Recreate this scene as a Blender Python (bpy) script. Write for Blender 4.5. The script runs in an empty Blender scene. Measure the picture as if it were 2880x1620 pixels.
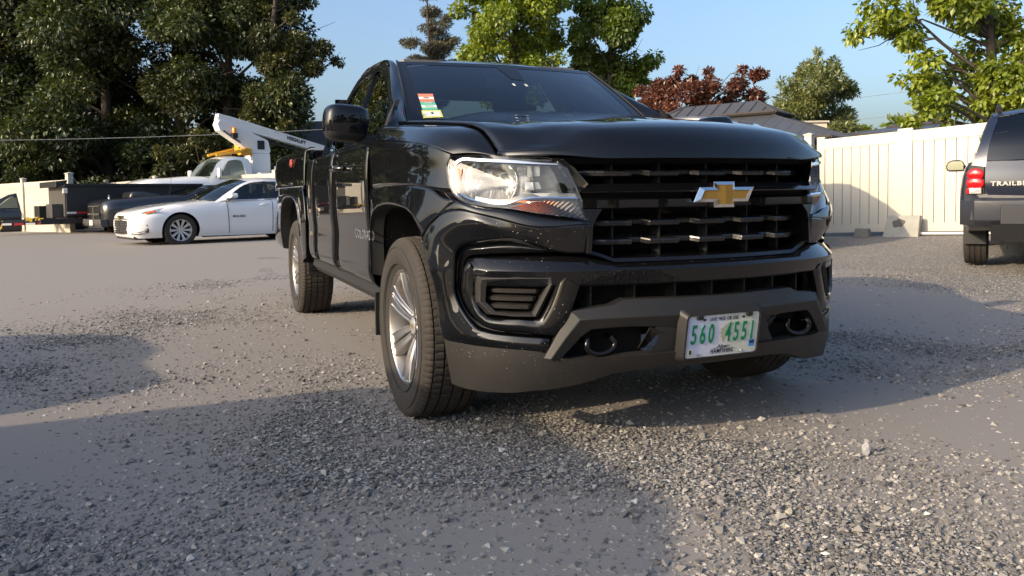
import bpy, bmesh, math, random
import numpy as np
from mathutils import Vector, Matrix, Euler

random.seed(7)
rng = np.random.default_rng(11)
R = math.radians
scene = bpy.context.scene
col = scene.collection

# ------------------------------------------------------------------ camera
cam_d = bpy.data.cameras.new('camera')
cam = bpy.data.objects.new('camera', cam_d)
col.objects.link(cam)
scene.camera = cam
cam_d.sensor_width = 36.0
cam_d.lens = 2195.7 / 2880 * 36.0
cam_d.shift_y = -152.73 / 2880
cam_d.clip_start = 0.05
cam_d.clip_end = 2000
cam.location = (0, 0, 0.8913)
PITCH, ROLL = R(-2.693), R(-0.880)
_f = Vector((0, math.cos(PITCH), math.sin(PITCH)))
_u0 = Vector((0, -math.sin(PITCH), math.cos(PITCH)))
_r = Vector((1, 0, 0)) * math.cos(ROLL) + _u0 * math.sin(ROLL)
_u = _u0 * math.cos(ROLL) - Vector((1, 0, 0)) * math.sin(ROLL)
cam.rotation_euler = Matrix(((_r.x, _u.x, -_f.x), (_r.y, _u.y, -_f.y), (_r.z, _u.z, -_f.z))).to_euler()

# ------------------------------------------------------------------ sky and sun
SUN_EL = R(21.6)
SUN_TO = Vector((-0.842 * math.cos(SUN_EL), -0.539 * math.cos(SUN_EL), math.sin(SUN_EL)))
world = bpy.data.worlds.new('World')
scene.world = world
world.use_nodes = True
wn = world.node_tree
bg = wn.nodes['Background']
sky = wn.nodes.new('ShaderNodeTexSky')
sky.sky_type = 'NISHITA'
sky.sun_disc = False
sky.sun_elevation = SUN_EL
sky.sun_rotation = math.atan2(-0.842, -0.539)
sky.air_density = 1.0
sky.dust_density = 5.0
sky.ozone_density = 3.0
wn.links.new(sky.outputs[0], bg.inputs[0])
bg.inputs[1].default_value = 0.14

sun_d = bpy.data.lights.new('sun', 'SUN')
sun = bpy.data.objects.new('sun', sun_d)
col.objects.link(sun)
sun_d.energy = 2.5
sun_d.angle = R(0.55)
sun_d.color = (1.0, 0.79, 0.54)
sun.rotation_euler = SUN_TO.to_track_quat('Z', 'Y').to_euler()

scene.view_settings.view_transform = 'Standard'
scene.view_settings.look = 'None'
scene.view_settings.exposure = 1.12
scene.view_settings.gamma = 1.0
scene.view_settings.use_curve_mapping = False
scene.cycles.max_bounces = 8
scene.cycles.transparent_max_bounces = 16
scene.cycles.caustics_reflective = False
scene.cycles.caustics_refractive = False
scene.cycles.sample_clamp_indirect = 6.0
scene.cycles.use_denoising = True
scene.cycles.denoising_prefilter = 'ACCURATE'
scene.cycles.denoising_input_passes = 'RGB_ALBEDO_NORMAL'

# ------------------------------------------------------------------ helpers
def link(o, parent=None):
    col.objects.link(o)
    if parent is not None:
        o.parent = parent
    return o

def empty(name, loc=(0, 0, 0), rz=0.0, label=None, cat=None, group=None, kind=None):
    o = bpy.data.objects.new(name, None)
    o.empty_display_size = 0.2
    o.location = loc
    o.rotation_euler = (0, 0, rz)
    link(o)
    tag(o, label, cat, group, kind)
    return o

def tag(o, label=None, cat=None, group=None, kind=None):
    if label: o['label'] = label
    if cat: o['category'] = cat
    if group: o['group'] = group
    if kind: o['kind'] = kind
    return o

def mk(name, V, F, mat, parent=None, smooth=None, bevel=0.0, seg=2, thick=0.0, off=-1.0, recalc=True, loc=None, rot=None):
    """one mesh object; smooth = crease angle in degrees (None: flat)"""
    me = bpy.data.meshes.new(name)
    me.from_pydata([tuple(map(float, v)) for v in V], [], [tuple(map(int, f)) for f in F])
    if recalc:
        b = bmesh.new(); b.from_mesh(me)
        bmesh.ops.recalc_face_normals(b, faces=b.faces[:])
        b.to_mesh(me); b.free()
    if smooth is not None:
        me.shade_smooth()
        if smooth < 180: me.set_sharp_from_angle(angle=R(smooth))
    me.materials.append(mat)
    o = bpy.data.objects.new(name, me)
    link(o, parent)
    if loc is not None: o.location = loc
    if rot is not None: o.rotation_euler = rot
    if thick:
        m = o.modifiers.new('thick', 'SOLIDIFY'); m.thickness = thick; m.offset = off
    if bevel:
        m = o.modifiers.new('bevel', 'BEVEL'); m.width = bevel; m.segments = seg
        m.limit_method = 'ANGLE'; m.angle_limit = R(28); m.harden_normals = True
        if smooth is None:
            me.shade_smooth(); me.set_sharp_from_angle(angle=R(28))
    return o

def fastmesh(name, V, F, mat, parent=None, attr=None, smooth=False):
    """numpy mesh of equal-sized faces"""
    V = np.asarray(V, np.float32); F = np.asarray(F, np.int32)
    n, k = F.shape
    me = bpy.data.meshes.new(name)
    me.vertices.add(len(V)); me.loops.add(n * k); me.polygons.add(n)
    me.vertices.foreach_set('co', V.ravel())
    me.loops.foreach_set('vertex_index', F.ravel())
    me.polygons.foreach_set('loop_start', np.arange(0, n * k, k, dtype=np.int32))
    me.polygons.foreach_set('loop_total', np.full(n, k, np.int32))
    me.polygons.foreach_set('use_smooth', np.full(n, smooth))
    if attr is not None:
        a = me.attributes.new('tint', 'FLOAT', 'POINT')
        a.data.foreach_set('value', np.asarray(attr, np.float32))
    me.update()
    me.materials.append(mat)
    o = bpy.data.objects.new(name, me)
    return link(o, parent)

def hermite(P, k, closed=False):
    """non-uniform Catmull-Rom upsampling along axis 0; P (n,...,3)"""
    P = np.asarray(P, float)
    if k <= 1: return P
    n = len(P)
    d = np.sqrt(((P[1:] - P[:-1]) ** 2).sum(-1))
    d = d.reshape(n - 1, -1).mean(1) + 1e-6
    T = np.zeros_like(P)
    for i in range(n):
        if i == 0: T[i] = (P[1] - P[0]) / d[0]
        elif i == n - 1: T[i] = (P[-1] - P[-2]) / d[-1]
        else:
            a = (P[i] - P[i - 1]) / d[i - 1]; b = (P[i + 1] - P[i]) / d[i]
            T[i] = (a * d[i] + b * d[i - 1]) / (d[i] + d[i - 1])
    out = []
    for i in range(n - 1):
        for j in range(k):
            t = j / k; h = d[i]
            out.append((2*t**3 - 3*t**2 + 1) * P[i] + (t**3 - 2*t**2 + t) * h * T[i] + (-2*t**3 + 3*t**2) * P[i + 1] + (t**3 - t**2) * h * T[i + 1])
    out.append(P[-1])
    return np.array(out)

def grid_faces(n, m, closed_v=False):
    F = []
    for i in range(n - 1):
        for j in range(m - 1 if not closed_v else m):
            j2 = (j + 1) % m
            F.append((i * m + j, i * m + j2, (i + 1) * m + j2, (i + 1) * m + j))
    return F

def sgn(V, s):
    V = np.array(V, float).copy()
    if s > 0: V[..., 0] *= -1
    return V

def loft(name, rows, mat, parent=None, ku=4, kv=3, s=-1, smooth=180, thick=0.0, off=-1.0, bevel=0.0):
    """surface through rows of control points (list of equal length polylines)"""
    G = sgn(np.array(rows, float), s)
    G = hermite(G, kv)
    G = np.swapaxes(hermite(np.swapaxes(G, 0, 1), ku), 0, 1)
    n, m = G.shape[:2]
    return mk(name, G.reshape(-1, 3), grid_faces(n, m), mat, parent, smooth=smooth, thick=thick, off=off, bevel=bevel)

class MB:
    """collects simple solids into one mesh"""
    def __init__(self): self.V = []; self.F = []
    def add(self, V, F):
        b = len(self.V)
        self.V += [tuple(v) for v in V]; self.F += [tuple(b + i for i in f) for f in F]
        return self
    def box(self, c, d, rz=0.0, rx=0.0, ry=0.0):
        x, y, z = [q / 2 for q in d]
        V = [Vector((a, b, e)) for a in (-x, x) for b in (-y, y) for e in (-z, z)]
        M = Euler((rx, ry, rz)).to_matrix()
        V = [M @ v + Vector(c) for v in V]
        return self.add(V, [(0, 1, 3, 2), (4, 6, 7, 5), (0, 4, 5, 1), (2, 3, 7, 6), (0, 2, 6, 4), (1, 5, 7, 3)])
    def hexa(self, A, B):
        """solid between quad A (4 pts) and quad B"""
        return self.add(list(A) + list(B), [(3, 2, 1, 0), (4, 5, 6, 7), (0, 1, 5, 4), (1, 2, 6, 5), (2, 3, 7, 6), (3, 0, 4, 7)])
    def prism(self, poly, axis, a, b):
        """polygon of 2-D points extruded along an axis from a to b"""
        n = len(poly)
        def p(q, t):
            if axis == 'x': return (t, q[0], q[1])
            if axis == 'y': return (q[0], t, q[1])
            return (q[0], q[1], t)
        V = [p(q, a) for q in poly] + [p(q, b) for q in poly]
        F = [tuple(range(n)), tuple(range(2 * n - 1, n - 1, -1))] + [(i, (i + 1) % n, n + (i + 1) % n, n + i) for i in range(n)]
        return self.add(V, F)
    def tube(self, pts, rad, n=8, cap=True):
        pts = [Vector(p) for p in pts]
        if not hasattr(rad, '__len__'): rad = [rad] * len(pts)
        b = len(self.V); up = Vector((0, 0, 1)); prev = None
        for i, p in enumerate(pts):
            t = (pts[min(i + 1, len(pts) - 1)] - pts[max(i - 1, 0)]).normalized()
            if prev is None:
                a = t.cross(up)
                if a.length < 1e-3: a = t.cross(Vector((1, 0, 0)))
                a.normalize()
            else:
                a = prev - t * prev.dot(t)
                if a.length < 1e-4: a = t.orthogonal()
                a.normalize()
            prev = a; c = t.cross(a)
            for k in range(n):
                q = 2 * math.pi * k / n
                self.V.append(tuple(p + (a * math.cos(q) + c * math.sin(q)) * rad[i]))
        m = len(pts)
        for i in range(m - 1):
            for k in range(n):
                self.F.append((b + i * n + k, b + i * n + (k + 1) % n, b + (i + 1) * n + (k + 1) % n, b + (i + 1) * n + k))
        if cap:
            self.F.append(tuple(b + k for k in range(n - 1, -1, -1)))
            self.F.append(tuple(b + (m - 1) * n + k for k in range(n)))
        return self
    def lathe(self, prof, n=32, axis='x', c=(0, 0, 0), cap=False):
        """prof: (along, radius)"""
        b = len(self.V); m = len(prof)
        for k in range(n):
            q = 2 * math.pi * k / n
            for a, r in prof:
                u, w = r * math.cos(q), r * math.sin(q)
                v = (a, u, w) if axis == 'x' else ((u, a, w) if axis == 'y' else (u, w, a))
                self.V.append((v[0] + c[0], v[1] + c[1], v[2] + c[2]))
        for k in range(n):
            k2 = (k + 1) % n
            for i in range(m - 1):
                self.F.append((b + k * m + i, b + k * m + i + 1, b + k2 * m + i + 1, b + k2 * m + i))
        if cap:
            self.F.append(tuple(b + k * m for k in range(n)))
            self.F.append(tuple(b + k * m + m - 1 for k in range(n - 1, -1, -1)))
        return self
    def xf(self, M):
        self.V = [tuple(M @ Vector(v)) for v in self.V]; return self
    def flipx(self, s):
        if s > 0: self.V = [(-v[0], v[1], v[2]) for v in self.V]
        return self
    def build(self, name, mat, parent=None, smooth=None, bevel=0.0, seg=2, loc=None, rot=None):
        return mk(name, self.V, self.F, mat, parent, smooth, bevel, seg, loc=loc, rot=rot)

def face(name, pts, mat, parent=None, thick=0.004, s=-1, off=0.0, bevel=0.0):
    V = sgn(np.array(pts, float), s)
    return mk(name, V, [tuple(range(len(V)))], mat, parent, thick=thick, off=off, bevel=bevel)

def share(o, parent=None, loc=None, rot=None, name=None):
    c = o.copy(); col.objects.link(c)
    c.parent = parent
    if loc is not None: c.location = loc
    if rot is not None: c.rotation_euler = rot
    return c

def copy_tree(o, parent=None):
    c = o.copy(); col.objects.link(c); c.parent = parent
    for ch in list(o.children): copy_tree(ch, c)
    return c

_fonts = {}
def text_mesh(name, body, size, mat, parent, loc, rot, sx=1.0, bold=0.0, extrude=0.0008, shear=0.0, spacing=1.0, align='CENTER'):
    cu = bpy.data.curves.new(name, 'FONT')
    cu.body = body; cu.size = size; cu.align_x = align; cu.align_y = 'CENTER'
    cu.extrude = extrude; cu.offset = bold; cu.shear = shear; cu.space_character = spacing
    cu.resolution_u = 3
    t = bpy.data.objects.new(name + '_curve', cu); col.objects.link(t)
    dg = bpy.context.evaluated_depsgraph_get()
    me = bpy.data.meshes.new_from_object(t.evaluated_get(dg))
    bpy.data.objects.remove(t); bpy.data.curves.remove(cu)
    me.name = name
    for v in me.vertices: v.co.x *= sx
    me.materials.clear(); me.materials.append(mat)
    o = bpy.data.objects.new(name, me); link(o, parent)
    o.location = loc; o.rotation_euler = rot
    return o

# ------------------------------------------------------------------ materials
def new_mat(name):
    m = bpy.data.materials.new(name); m.use_nodes = True
    nt = m.node_tree
    return m, nt, nt.nodes['Principled BSDF']

def pm(name, c, rough=0.5, metal=0.0, coat=0.0, spec=0.5, var=0.0, vscale=30.0, bump=0.0, bscale=200.0, coat_rough=0.02, dirt=None, emit=None, rvar=0.0):
    m, nt, b = new_mat(name)
    L = nt.links.new; N = nt.nodes.new
    b.inputs['Base Color'].default_value = (*c, 1)
    b.inputs['Roughness'].default_value = rough
    b.inputs['Metallic'].default_value = metal
    b.inputs['Specular IOR Level'].default_value = spec
    b.inputs['Coat Weight'].default_value = coat
    b.inputs['Coat Roughness'].default_value = coat_rough
    tc = N('ShaderNodeTexCoord')
    if var or rvar:
        n = N('ShaderNodeTexNoise'); n.inputs['Scale'].default_value = vscale; n.inputs['Detail'].default_value = 6
        L(tc.outputs['Object'], n.inputs['Vector'])
        if var:
            mx = N('ShaderNodeMix'); mx.data_type = 'RGBA'
            mx.inputs[6].default_value = (*[max(0, q * (1 - var)) for q in c], 1)
            mx.inputs[7].default_value = (*[min(1, q * (1 + var)) for q in c], 1)
            L(n.outputs['Fac'], mx.inputs[0]); L(mx.outputs[2], b.inputs['Base Color'])
        if rvar:
            mr = N('ShaderNodeMapRange'); mr.inputs[1].default_value = .3; mr.inputs[2].default_value = .7
            mr.inputs[3].default_value = max(0, rough - rvar); mr.inputs[4].default_value = min(1, rough + rvar)
            L(n.outputs['Fac'], mr.inputs[0]); L(mr.outputs[0], b.inputs['Roughness'])
    if dirt:
        # scattered pale specks: dried mud, dead insects and stone chips
        dens, size, dc = dirt
        src = b.inputs['Base Color'].links[0].from_socket if b.inputs['Base Color'].links else None
        v = N('ShaderNodeTexVoronoi'); v.inputs['Scale'].default_value = dens
        L(tc.outputs['Object'], v.inputs['Vector'])
        w = N('ShaderNodeTexWhiteNoise'); w.noise_dimensions = '3D'; L(v.outputs['Color'], w.inputs['Vector'])
        big = N('ShaderNodeTexNoise'); big.inputs['Scale'].default_value = 4.0; L(tc.outputs['Object'], big.inputs['Vector'])
        rad = N('ShaderNodeMath'); rad.operation = 'MULTIPLY'; L(w.outputs['Value'], rad.inputs[0]); L(big.outputs['Fac'], rad.inputs[1])
        r2 = N('ShaderNodeMath'); r2.operation = 'POWER'; L(rad.outputs[0], r2.inputs[0]); r2.inputs[1].default_value = 3.0
        r3 = N('ShaderNodeMath'); r3.operation = 'MULTIPLY'; L(r2.outputs[0], r3.inputs[0]); r3.inputs[1].default_value = size
        lt = N('ShaderNodeMath'); lt.operation = 'LESS_THAN'; L(v.outputs['Distance'], lt.inputs[0]); L(r3.outputs[0], lt.inputs[1])
        mx = N('ShaderNodeMix'); mx.data_type = 'RGBA'
        L(lt.outputs[0], mx.inputs[0]); mx.inputs[7].default_value = (*dc, 1)
        if src: L(src, mx.inputs[6])
        else: mx.inputs[6].default_value = (*c, 1)
        L(mx.outputs[2], b.inputs['Base Color'])
        ic = N('ShaderNodeMath'); ic.operation = 'SUBTRACT'; ic.inputs[0].default_value = 1; L(lt.outputs[0], ic.inputs[1])
        cm = N('ShaderNodeMath'); cm.operation = 'MULTIPLY'; L(ic.outputs[0], cm.inputs[0]); cm.inputs[1].default_value = coat
        L(cm.outputs[0], b.inputs['Coat Weight'])
    if bump:
        n2 = N('ShaderNodeTexNoise'); n2.inputs['Scale'].default_value = bscale; n2.inputs['Detail'].default_value = 3
        L(tc.outputs['Object'], n2.inputs['Vector'])
        bp = N('ShaderNodeBump'); bp.inputs['Strength'].default_value = bump; bp.inputs['Distance'].default_value = 0.002
        L(n2.outputs['Fac'], bp.inputs['Height']); L(bp.outputs[0], b.inputs['Normal'])
    if emit:
        b.inputs['Emission Color'].default_value = (*c, 1); b.inputs['Emission Strength'].default_value = emit
    return m

def glass_mat(name, tint=(0.8, 0.9, 0.88), ior=1.5, rough=0.0, base_refl=0.0):
    """thin pane: clear transmission plus a Fresnel mirror"""
    m = bpy.data.materials.new(name); m.use_nodes = True
    nt = m.node_tree; nt.nodes.clear()
    N = nt.nodes.new; L = nt.links.new
    out = N('ShaderNodeOutputMaterial'); mix = N('ShaderNodeMixShader')
    tr = N('ShaderNodeBsdfTransparent'); tr.inputs[0].default_value = (*tint, 1)
    gl = N('ShaderNodeBsdfGlossy'); gl.inputs['Roughness'].default_value = rough
    fr = N('ShaderNodeFresnel'); fr.inputs[0].default_value = ior
    # a pane has two faces, so it mirrors about twice as much as one
    k = N('ShaderNodeMath'); k.operation = 'MULTIPLY_ADD'; k.use_clamp = True
    geo = N('ShaderNodeNewGeometry')
    L(fr.outputs[0], k.inputs[0]); k.inputs[1].default_value = 1.8; k.inputs[2].default_value = base_refl
    L(k.outputs[0], mix.inputs[0]); L(tr.outputs[0], mix.inputs[1]); L(gl.outputs[0], mix.inputs[2])
    L(mix.outputs[0], out.inputs[0])
    return m

BLACK = pm('black paint', (0.0025, 0.0027, 0.0034), rough=0.5, coat=1.0, spec=0.03, coat_rough=0.008)
BLACKD = pm('black paint with road specks', (0.0028, 0.0029, 0.0034), rough=0.5, coat=1.0, spec=0.04, coat_rough=0.015, dirt=(130, .75, (0.42, 0.39, 0.34)))
GLOSSBLK = pm('gloss black plastic', (0.004, 0.004, 0.005), rough=0.22, spec=0.5)
PLASTIC = pm('dark grained plastic', (0.017, 0.0165, 0.0165), rough=0.46, spec=0.40, bump=0.25, bscale=900, var=0.12, vscale=25)
PLASTICD = pm('dusty dark plastic', (0.020, 0.0185, 0.017), rough=0.48, spec=0.40, bump=0.25, bscale=900, var=0.2, vscale=14, dirt=(170, .80, (0.5, 0.45, 0.38)))
TRIM = pm('flat black trim', (0.012, 0.012, 0.012), rough=0.55)
CAVITY = pm('unlit black plastic', (0.006, 0.006, 0.006), rough=0.7, spec=0.2)
RUBBER = pm('tyre rubber', (0.036, 0.033, 0.030), rough=0.75, spec=0.25, var=0.25, vscale=20, bump=0.3, bscale=300)
RUBBERD = pm('dusty tread rubber', (0.060, 0.052, 0.044), rough=0.85, spec=0.2, var=0.3, vscale=25, bump=0.4, bscale=250)
CHROME = pm('chrome', (0.78, 0.79, 0.80), rough=0.07, metal=1.0)
REFLECT = pm('lamp reflector', (0.90, 0.90, 0.88), rough=0.13, metal=1.0)
ALLOY = pm('machined alloy', (0.62, 0.60, 0.57), rough=0.30, metal=1.0, var=0.06, vscale=60)
ALLOYD = pm('painted grey alloy', (0.36, 0.33, 0.30), rough=0.38, metal=0.85, var=0.1, vscale=30)
SILVER = pm('silver paint', (0.55, 0.55, 0.54), rough=0.35, metal=0.7)
GOLD = pm('gold badge face', (0.33, 0.19, 0.038), rough=0.38, metal=0.45, bump=0.15, bscale=1500)
AMBER = pm('amber plastic', (0.62, 0.14, 0.02), rough=0.25, spec=0.5)
SALMON = pm('side reflector', (0.55, 0.16, 0.09), rough=0.3, spec=0.6)
RUST = pm('rusty suspension steel', (0.10, 0.055, 0.035), rough=0.8, var=0.4, vscale=40)
LINER = pm('wheel liner felt', (0.014, 0.013, 0.012), rough=0.9, bump=0.4, bscale=250, dirt=(120, 0.9, (0.3, 0.25, 0.18)))
GLASS = glass_mat('windscreen glass', (0.62, 0.72, 0.70), 1.52, base_refl=0.0)
GLASST = glass_mat('tinted side glass', (0.20, 0.22, 0.21), 1.52)
LENS = glass_mat('clear lamp lens', (0.93, 0.94, 0.94), 1.45)
INTERIOR = pm('dark cabin trim', (0.030, 0.031, 0.034), rough=0.8)
CREAM = pm('pale cabin trim', (0.62, 0.56, 0.42), rough=0.85)
FRIT = pm('black glass border', (0.006, 0.006, 0.008), rough=0.05, spec=0.5)

SILVERTUB = pm('lamp tub', (0.62, 0.62, 0.62), rough=0.22, metal=0.75)
def signal_mat():
    m, nt, b = new_mat('indicator lens'); L = nt.links.new; N = nt.nodes.new
    tc = N('ShaderNodeTexCoord'); sx = N('ShaderNodeSeparateXYZ'); L(tc.outputs['Object'], sx.inputs[0])
    ab = N('ShaderNodeMath'); ab.operation = 'ABSOLUTE'; L(sx.outputs['X'], ab.inputs[0])
    mr = N('ShaderNodeMapRange'); L(ab.outputs[0], mr.inputs[0]); mr.inputs[1].default_value = .56; mr.inputs[2].default_value = .63
    cr = N('ShaderNodeValToRGB'); L(mr.outputs[0], cr.inputs[0])
    cr.color_ramp.elements[0].color = (.30, .27, .24, 1); cr.color_ramp.elements[1].color = (.75, .20, .02, 1)
    L(cr.outputs[0], b.inputs['Base Color'])
    b.inputs['Metallic'].default_value = .55; b.inputs['Roughness'].default_value = .22
    return m
SIGNAL = signal_mat()
# ================================================================== ground
def gz(X, Y=0.0):
    """the lot falls gently to the left and climbs to the right"""
    if X < 0: return max(-.42, -.0018 * max(0.0, -X - 3) ** 2)
    return min(.30, .006 * max(0.0, X - 3) ** 2)

def gravel_mat():
    m, nt, b = new_mat('gravel lot'); L = nt.links.new; N = nt.nodes.new
    tc = N('ShaderNodeTexCoord'); P = tc.outputs['Object']
    def vor(scale, rnd=1.0):
        v = N('ShaderNodeTexVoronoi'); v.inputs['Scale'].default_value = scale; v.inputs['Randomness'].default_value = rnd
        L(P, v.inputs['Vector']); return v
    def ramp(src, stops):
        c = N('ShaderNodeValToRGB'); L(src, c.inputs[0]); e = c.color_ramp.elements
        e[0].position, e[0].color = stops[0][0], (*stops[0][1], 1); e[1].position, e[1].color = stops[-1][0], (*stops[-1][1], 1)
        for p, q in stops[1:-1]:
            x = e.new(p); x.color = (*q, 1)
        return c
    def noise(scale, det=5, rough=.55):
        n = N('ShaderNodeTexNoise'); n.inputs['Scale'].default_value = scale; n.inputs['Detail'].default_value = det; n.inputs['Roughness'].default_value = rough
        L(P, n.inputs['Vector']); return n
    def mix(f, a, c, blend='MIX'):
        x = N('ShaderNodeMix'); x.data_type = 'RGBA'; x.blend_type = blend
        if hasattr(f, 'links'): L(f, x.inputs[0])
        else: x.inputs[0].default_value = f
        L(a, x.inputs[6]); L(c, x.inputs[7]); return x.outputs[2]
    def rng_(src, a, c, d=0., e=1.):
        r = N('ShaderNodeMapRange'); L(src, r.inputs[0]); r.inputs[1].default_value = a; r.inputs[2].default_value = c; r.inputs[3].default_value = d; r.inputs[4].default_value = e
        return r.outputs[0]
    v1, v2, v3 = vor(38), vor(70), vor(120)
    stones = [(0, (.055, .054, .055)), (.25, (.12, .116, .11)), (.55, (.215, .207, .196)), (.80, (.30, .288, .27)), (.93, (.44, .425, .40)), (1, (.64, .62, .58))]
    sep = [N('ShaderNodeSeparateColor') for _ in range(3)]
    for s_, v in zip(sep, (v1, v2, v3)): L(v.outputs['Color'], s_.inputs[0])
    c1, c2, c3 = ramp(sep[0].outputs[0], stones), ramp(sep[1].outputs[0], stones), ramp(sep[2].outputs[0], stones)
    # stones of three sizes lie mixed: each cell decides whether it is one large stone or many small ones
    def over(sepn, v, thr, edge):
        g = N('ShaderNodeMath'); g.operation = 'GREATER_THAN'; L(sepn.outputs[1], g.inputs[0]); g.inputs[1].default_value = thr
        e = N('ShaderNodeMath'); e.operation = 'LESS_THAN'; L(v.outputs['Distance'], e.inputs[0]); e.inputs[1].default_value = edge
        a = N('ShaderNodeMath'); a.operation = 'MULTIPLY'; L(g.outputs[0], a.inputs[0]); L(e.outputs[0], a.inputs[1]); return a.outputs[0]
    dens = noise(1.3, 4)
    o2 = over(sep[1], v2, .35, .52); o1 = over(sep[0], v1, .52, .50)
    col_ = mix(o2, c3.outputs[0], c2.outputs[0])
    col_ = mix(o1, col_, c1.outputs[0])
    # dusty tan fines lie in drifts between the stones
    dust = noise(.55, 7, .6); dust2 = noise(2.6, 6, .6)
    fines = ramp(noise(180, 4).outputs['Fac'], [(.3, (.19, .155, .115)), (.7, (.30, .25, .19))])
    dm = N('ShaderNodeMath'); dm.operation = 'MULTIPLY'; L(rng_(dust.outputs['Fac'], .46, .66), dm.inputs[0]); L(rng_(dust2.outputs['Fac'], .38, .70), dm.inputs[1])
    dmk = N('ShaderNodeMath'); dmk.operation = 'MULTIPLY'; L(dm.outputs[0], dmk.inputs[0]); dmk.inputs[1].default_value = .55
    col_ = mix(dmk.outputs[0], col_, fines.outputs[0])
    # single pale chippings among the grey
    v4, v5 = vor(24), vor(52)
    for v, k in ((v4, .24), (v5, .30)):
        sp = N('ShaderNodeSeparateColor'); L(v.outputs['Color'], sp.inputs[0])
        ck = N('ShaderNodeMath'); ck.operation = 'LESS_THAN'; L(v.outputs['Distance'], ck.inputs[0]); ck.inputs[1].default_value = k
        rr = N('ShaderNodeMath'); rr.operation = 'GREATER_THAN'; L(sp.outputs[1], rr.inputs[0]); rr.inputs[1].default_value = .68
        an = N('ShaderNodeMath'); an.operation = 'MULTIPLY'; L(ck.outputs[0], an.inputs[0]); L(rr.outputs[0], an.inputs[1])
        pale = ramp(sp.outputs[2], [(0, (.24, .23, .215)), (.6, (.42, .40, .37)), (1, (.62, .60, .56))])
        col_ = mix(an.outputs[0], col_, pale.outputs[0])
    tone = noise(.23, 4)
    col_ = mix(rng_(tone.outputs['Fac'], .3, .7, .0, .22), col_, ramp(v2.outputs['Distance'], [(0, (.22, .20, .175)), (1, (.20, .18, .155))]).outputs[0])
    # pale pollen streak on the right of the lot
    sx = N('ShaderNodeSeparateXYZ'); L(P, sx.inputs[0])
    wv = noise(3.5, 3); w2 = N('ShaderNodeMath'); w2.operation = 'MULTIPLY_ADD'; L(wv.outputs['Fac'], w2.inputs[0]); w2.inputs[1].default_value = .5; L(sx.outputs['Y'], w2.inputs[2])
    w3 = N('ShaderNodeMath'); w3.operation = 'MULTIPLY_ADD'; L(sx.outputs['X'], w3.inputs[0]); w3.inputs[1].default_value = .30; L(w2.outputs[0], w3.inputs[2])
    d_ = N('ShaderNodeMath'); d_.operation = 'SUBTRACT'; L(w3.outputs[0], d_.inputs[0]); d_.inputs[1].default_value = 5.82
    a_ = N('ShaderNodeMath'); a_.operation = 'ABSOLUTE'; L(d_.outputs[0], a_.inputs[0])
    band = rng_(a_.outputs[0], .0, .10, 1, 0); xr = rng_(sx.outputs['X'], 2.55, 2.8)
    bm_ = N('ShaderNodeMath'); bm_.operation = 'MULTIPLY'; L(band, bm_.inputs[0]); L(xr, bm_.inputs[1])
    bm2 = N('ShaderNodeMath'); bm2.operation = 'MULTIPLY'; L(bm_.outputs[0], bm2.inputs[0]); L(rng_(noise(14, 5).outputs['Fac'], .38, .6), bm2.inputs[1])
    pol = ramp(noise(90, 3).outputs['Fac'], [(.3, (.34, .34, .22)), (.7, (.44, .43, .30))])
    col_ = mix(bm2.outputs[0], col_, pol.outputs[0])
    L(col_, b.inputs['Base Color'])
    b.inputs['Roughness'].default_value = .88; b.inputs['Specular IOR Level'].default_value = .3
    # relief: rounded stones over fine grit
    def hgt(v, k):
        x = N('ShaderNodeMath'); x.operation = 'MULTIPLY'; L(v.outputs['Distance'], x.inputs[0]); x.inputs[1].default_value = -k; return x.outputs[0]
    h = N('ShaderNodeMath'); h.operation = 'ADD'; L(hgt(v1, .5), h.inputs[0]); L(hgt(v2, .7), h.inputs[1])
    h2 = N('ShaderNodeMath'); h2.operation = 'ADD'; L(h.outputs[0], h2.inputs[0]); L(hgt(v3, .4), h2.inputs[1])
    nn = noise(28, 5); h3 = N('ShaderNodeMath'); h3.operation = 'MULTIPLY_ADD'; L(nn.outputs['Fac'], h3.inputs[0]); h3.inputs[1].default_value = 1.0; L(h2.outputs[0], h3.inputs[2])
    bp = N('ShaderNodeBump'); bp.inputs['Strength'].default_value = 1.0; bp.inputs['Distance'].default_value = .016
    L(h3.outputs[0], bp.inputs['Height']); L(bp.outputs[0], b.inputs['Normal'])
    return m
GRAVEL = gravel_mat()
from mathutils import noise as mnoise
def axis_lines(lo, hi, fine_lo, fine_hi, step):
    a = list(np.arange(fine_lo, fine_hi + 1e-6, step)); d = step; x = fine_hi
    while x < hi: d *= 1.22; x += d; a.append(x)
    d = step; x = fine_lo; pre = []
    while x > lo: d *= 1.22; x -= d; pre.append(x)
    return np.array(pre[::-1] + a)
gx, gy = axis_lines(-600, 600, -6, 7, .10), axis_lines(-500, 900, .5, 11, .10)
def relief(x, y):
    # shallow wheel ruts and hollows
    return .010 * mnoise.noise((x * .55, y * .55, 0)) + .006 * mnoise.noise((x * 1.7, y * 1.7, 3.1))
def ground_z(x, y):
    w = max(0., 1 - max(abs(x) - 12, abs(y - 8) - 14, 0) / 10)
    return gz(x, y) + (relief(x, y) - .004) * w
V = [(x, y, ground_z(x, y)) for y in gy for x in gx]
ground = mk('ground', V, grid_faces(len(gy), len(gx)), GRAVEL, smooth=180, recalc=False)
ground['kind'] = 'structure'

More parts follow.
